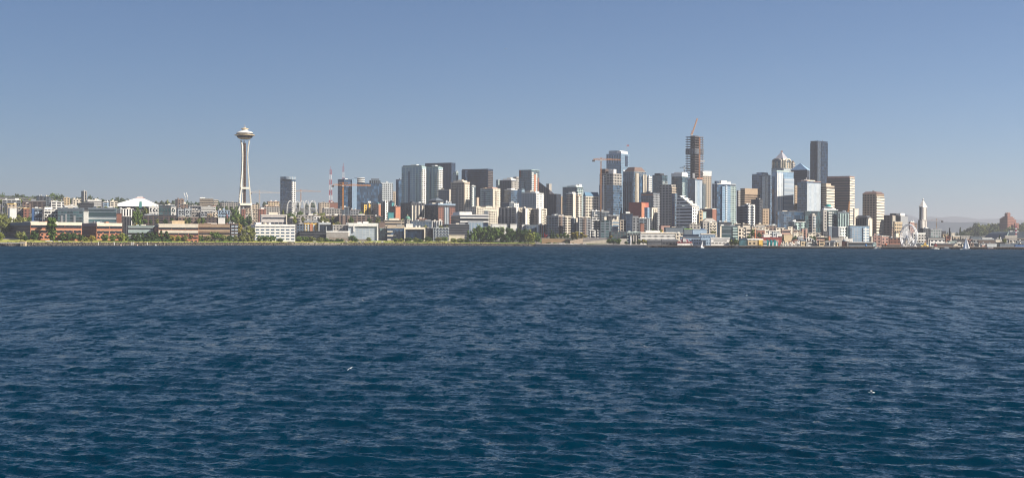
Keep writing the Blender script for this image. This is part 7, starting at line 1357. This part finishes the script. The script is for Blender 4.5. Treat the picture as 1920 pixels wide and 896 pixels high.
# ------------------------------------------------------------------ the crowded slopes: small houses filling the gaps, each standing on the ground and each with its own place
ORD = ['first', 'second', 'third', 'fourth', 'fifth', 'sixth', 'seventh', 'eighth', 'ninth', 'tenth', 'eleventh', 'twelfth', 'thirteenth', 'fourteenth', 'fifteenth', 'sixteenth', 'seventeenth', 'eighteenth']
CN = dict(white='white', cream='cream', beige='beige', stone='stone-grey', grey='grey', brown='brown', brick='brick-red', slate='slate-blue', dgrey='dark grey', tan='tan', pgrey='pale grey', char='black-grey', sand='sandy', rose='pinkish', dbrown='dark brown', green='grey-green', lblue='pale blue')
ZONES = [  # u0, u1, count, s, storey height in px above ground, colours, where
    (-10, 120, 13, 1650, (5, 8), 'grey stone white brown cream slate', 'house near the hilltop tree line over the brick row'),
    (-10, 120, 13, 1150, (6, 9), 'white brown grey cream brick dgrey', 'house on the hillside between tree line and brick row'),
    (0, 110, 12, 640, (6, 10), 'cream brick stone dgrey white sand', 'house in the low row above the dark blue flats'),
    (120, 245, 13, 1500, (4, 8), 'white cream stone grey brown slate', 'house along the crest by the lone hilltop tower'),
    (110, 240, 12, 760, (7, 11), 'white cream pgrey char lblue stone', 'block in the white row under the lone hilltop tower'),
    (290, 450, 16, 1550, (4, 8), 'stone grey brown white slate cream', 'house along the far ridge toward the observation tower'),
    (300, 450, 16, 900, (6, 9), 'stone dgrey white brown cream grey', 'house in the upper row above the pale flats'),
    (255, 450, 15, 230, (7, 10), 'brown dgrey dbrown char brown dbrown', 'shed in the dark row behind the curved-band wing'),
    (478, 640, 14, 1500, (4, 7), 'sand brick stone white cream brown', 'house on the far slope behind the white arches'),
    (540, 745, 16, 520, (6, 9), 'grey stone brown white dgrey cream', 'house in the low jumble below the arches and orange crane'),
    (540, 740, 14, 250, (6, 10), 'brown dgrey stone brick char beige', 'house in the brown row above the glass headquarters'),
    (740, 900, 14, 290, (6, 10), 'white stone slate brick grey cream', 'house between the green dome and the pale flat roof'),
    (800, 1010, 12, 200, (8, 13), 'cream white slate grey beige stone', 'block just above the silver-grey office and big trees'),
    (1040, 1240, 16, 400, (8, 13), 'slate white dgrey cream grey beige', 'block packed behind the park flats'),
    (1230, 1400, 16, 330, (7, 11), 'stone brown cream grey sand dgrey', 'block in the brownish slope below the white terraces'),
    (1395, 1600, 18, 330, (6, 10), 'cream sand white brown stone rose', 'house on the upper market hillside'),
    (1400, 1600, 18, 90, (6, 9), 'cream white stone sand brick grey', 'house on the lower market hillside by the piers'),
    (1590, 1760, 14, 330, (8, 13), 'rose stone brown cream brick grey', 'block in the old quarter behind the warehouses'),
    (1740, 1930, 18, 520, (4, 7), 'white stone slate rose brown pgrey', 'shed in the far industrial flats under the wooded hill'),
    (1740, 1930, 16, 260, (5, 8), 'stone white brown slate cream dgrey', 'shed in the nearer industrial flats along the quay'),
    (1770, 1930, 14, 90, (4, 7), 'white brown stone cream rose slate', 'hut standing along the southern quay'),
]
for u0, u1, n, s, hr, cols, where in ZONES:
    cl = cols.split(); cnt = {}
    for k in range(n):
        w = (u1-u0)/n; a = u0+w*(k+rnd.uniform(-.15, .25)); c_ = a+w*rnd.uniform(.7, 1.1); ss = s*rnd.uniform(.9, 1.12); wl = cl[(k+rnd.randrange(2)*3) % len(cl)]
        uc = a+(c_-a)*rnd.choice([.08, .15, .55, .7]); gv = hor(uc)-(tz(uc, ss)-CAMH)*F/(shore(uc)+ss); vt = gv-rnd.uniform(*hr)-1.5
        cnt[wl] = cnt.get(wl, 0)+1; noun = where.split()[0]
        lab = f"{ORD[cnt[wl]-1]} {CN[wl]} {where}"
        pat = rnd.choice([' dk p', ' dk g', ' dk p', ' dk b', ''])
        phi = 50 if uc-a > .4*(c_-a) else 16
        gb = noun == 'house' and rnd.random() < .45
        e, f, H = B(a, uc, c_, vt, ss, phi, wl+pat, lab, kind={'house': 'house', 'shed': 'shed', 'block': 'apartment_block', 'hut': 'hut'}[noun], cat=noun if noun != 'block' else 'building', flat=not gb, pent=not gb and rnd.random() < .55, roof=rnd.choice(['stone', 'grey', 'white', wl, 'char', 'brown', 'slate']), vb=gv+4)
        if gb: gable(e, f, H+.003, rnd.uniform(2, 3.4)*f.px, rnd.choice(['dgrey', 'brown', 'slate', 'brick', 'stone']), 'gable_roof', rnd.choice('RL'))

# ------------------------------------------------------------------ air, sky, sun
SUN_EL, SUN_AZ = R(36), R(107)                     # azimuth turned clockwise from the view direction (+Y)
def haze():
    b = MB(); b.box(-30000, 30000, -8000, 33000, -60, 470); o = b.build('haze', None); o.data.materials.clear()
    m = bpy.data.materials.new('air'); m.use_nodes = True; n, l = m.node_tree.nodes, m.node_tree.links
    n.remove(n['Principled BSDF']); v = n.new('ShaderNodeVolumePrincipled'); v.inputs['Color'].default_value = (.88, .875, .91, 1); v.inputs['Density'].default_value = HAZE; v.inputs['Anisotropy'].default_value = .30
    l.new(v.outputs[0], n['Material Output'].inputs['Volume']); o.data.materials.append(m); stuff(o); o['label'] = 'thin summer haze lying over the bay and the city'; o['category'] = 'haze'
SKYROT = -SUN_AZ
HAZE = 6.4e-5
haze()
w = bpy.data.worlds.new('World'); S.world = w; w.use_nodes = True; n, l = w.node_tree.nodes, w.node_tree.links
sky = n.new('ShaderNodeTexSky'); sky.sky_type = 'NISHITA'; sky.sun_disc = False; sky.sun_elevation = SUN_EL; sky.sun_rotation = SKYROT; sky.air_density = .7; sky.dust_density = .3; sky.ozone_density = 6.0
l.new(sky.outputs[0], n['Background'].inputs['Color']); n['Background'].inputs['Strength'].default_value = .05
ld = bpy.data.lights.new('sun', 'SUN'); lo = bpy.data.objects.new('sun', ld); link(lo); ld.energy = 5.0; ld.angle = R(.5); ld.color = (1, .935, .84)
d = Vector((math.sin(SUN_AZ)*math.cos(SUN_EL), math.cos(SUN_AZ)*math.cos(SUN_EL), math.sin(SUN_EL))); lo.rotation_euler = d.to_track_quat('Z', 'Y').to_euler()
vs = S.view_settings; vs.view_transform = 'Standard'; vs.look = 'None'; vs.gamma = 1; vs.use_curve_mapping = False; vs.exposure = 0.88
cy = S.cycles; cy.max_bounces = 5; cy.diffuse_bounces = 4; cy.glossy_bounces = 3; cy.transmission_bounces = 2; cy.volume_bounces = 0; cy.transparent_max_bounces = 4; cy.use_denoising = True; cy.use_adaptive_sampling = False; cy.filter_width = 1.1; cy.sample_clamp_indirect = 4; cy.caustics_reflective = False; cy.caustics_refractive = False
for k, v in list(LABELS.items()):
    if len(v) > 1: print('SHARED', len(v), k)
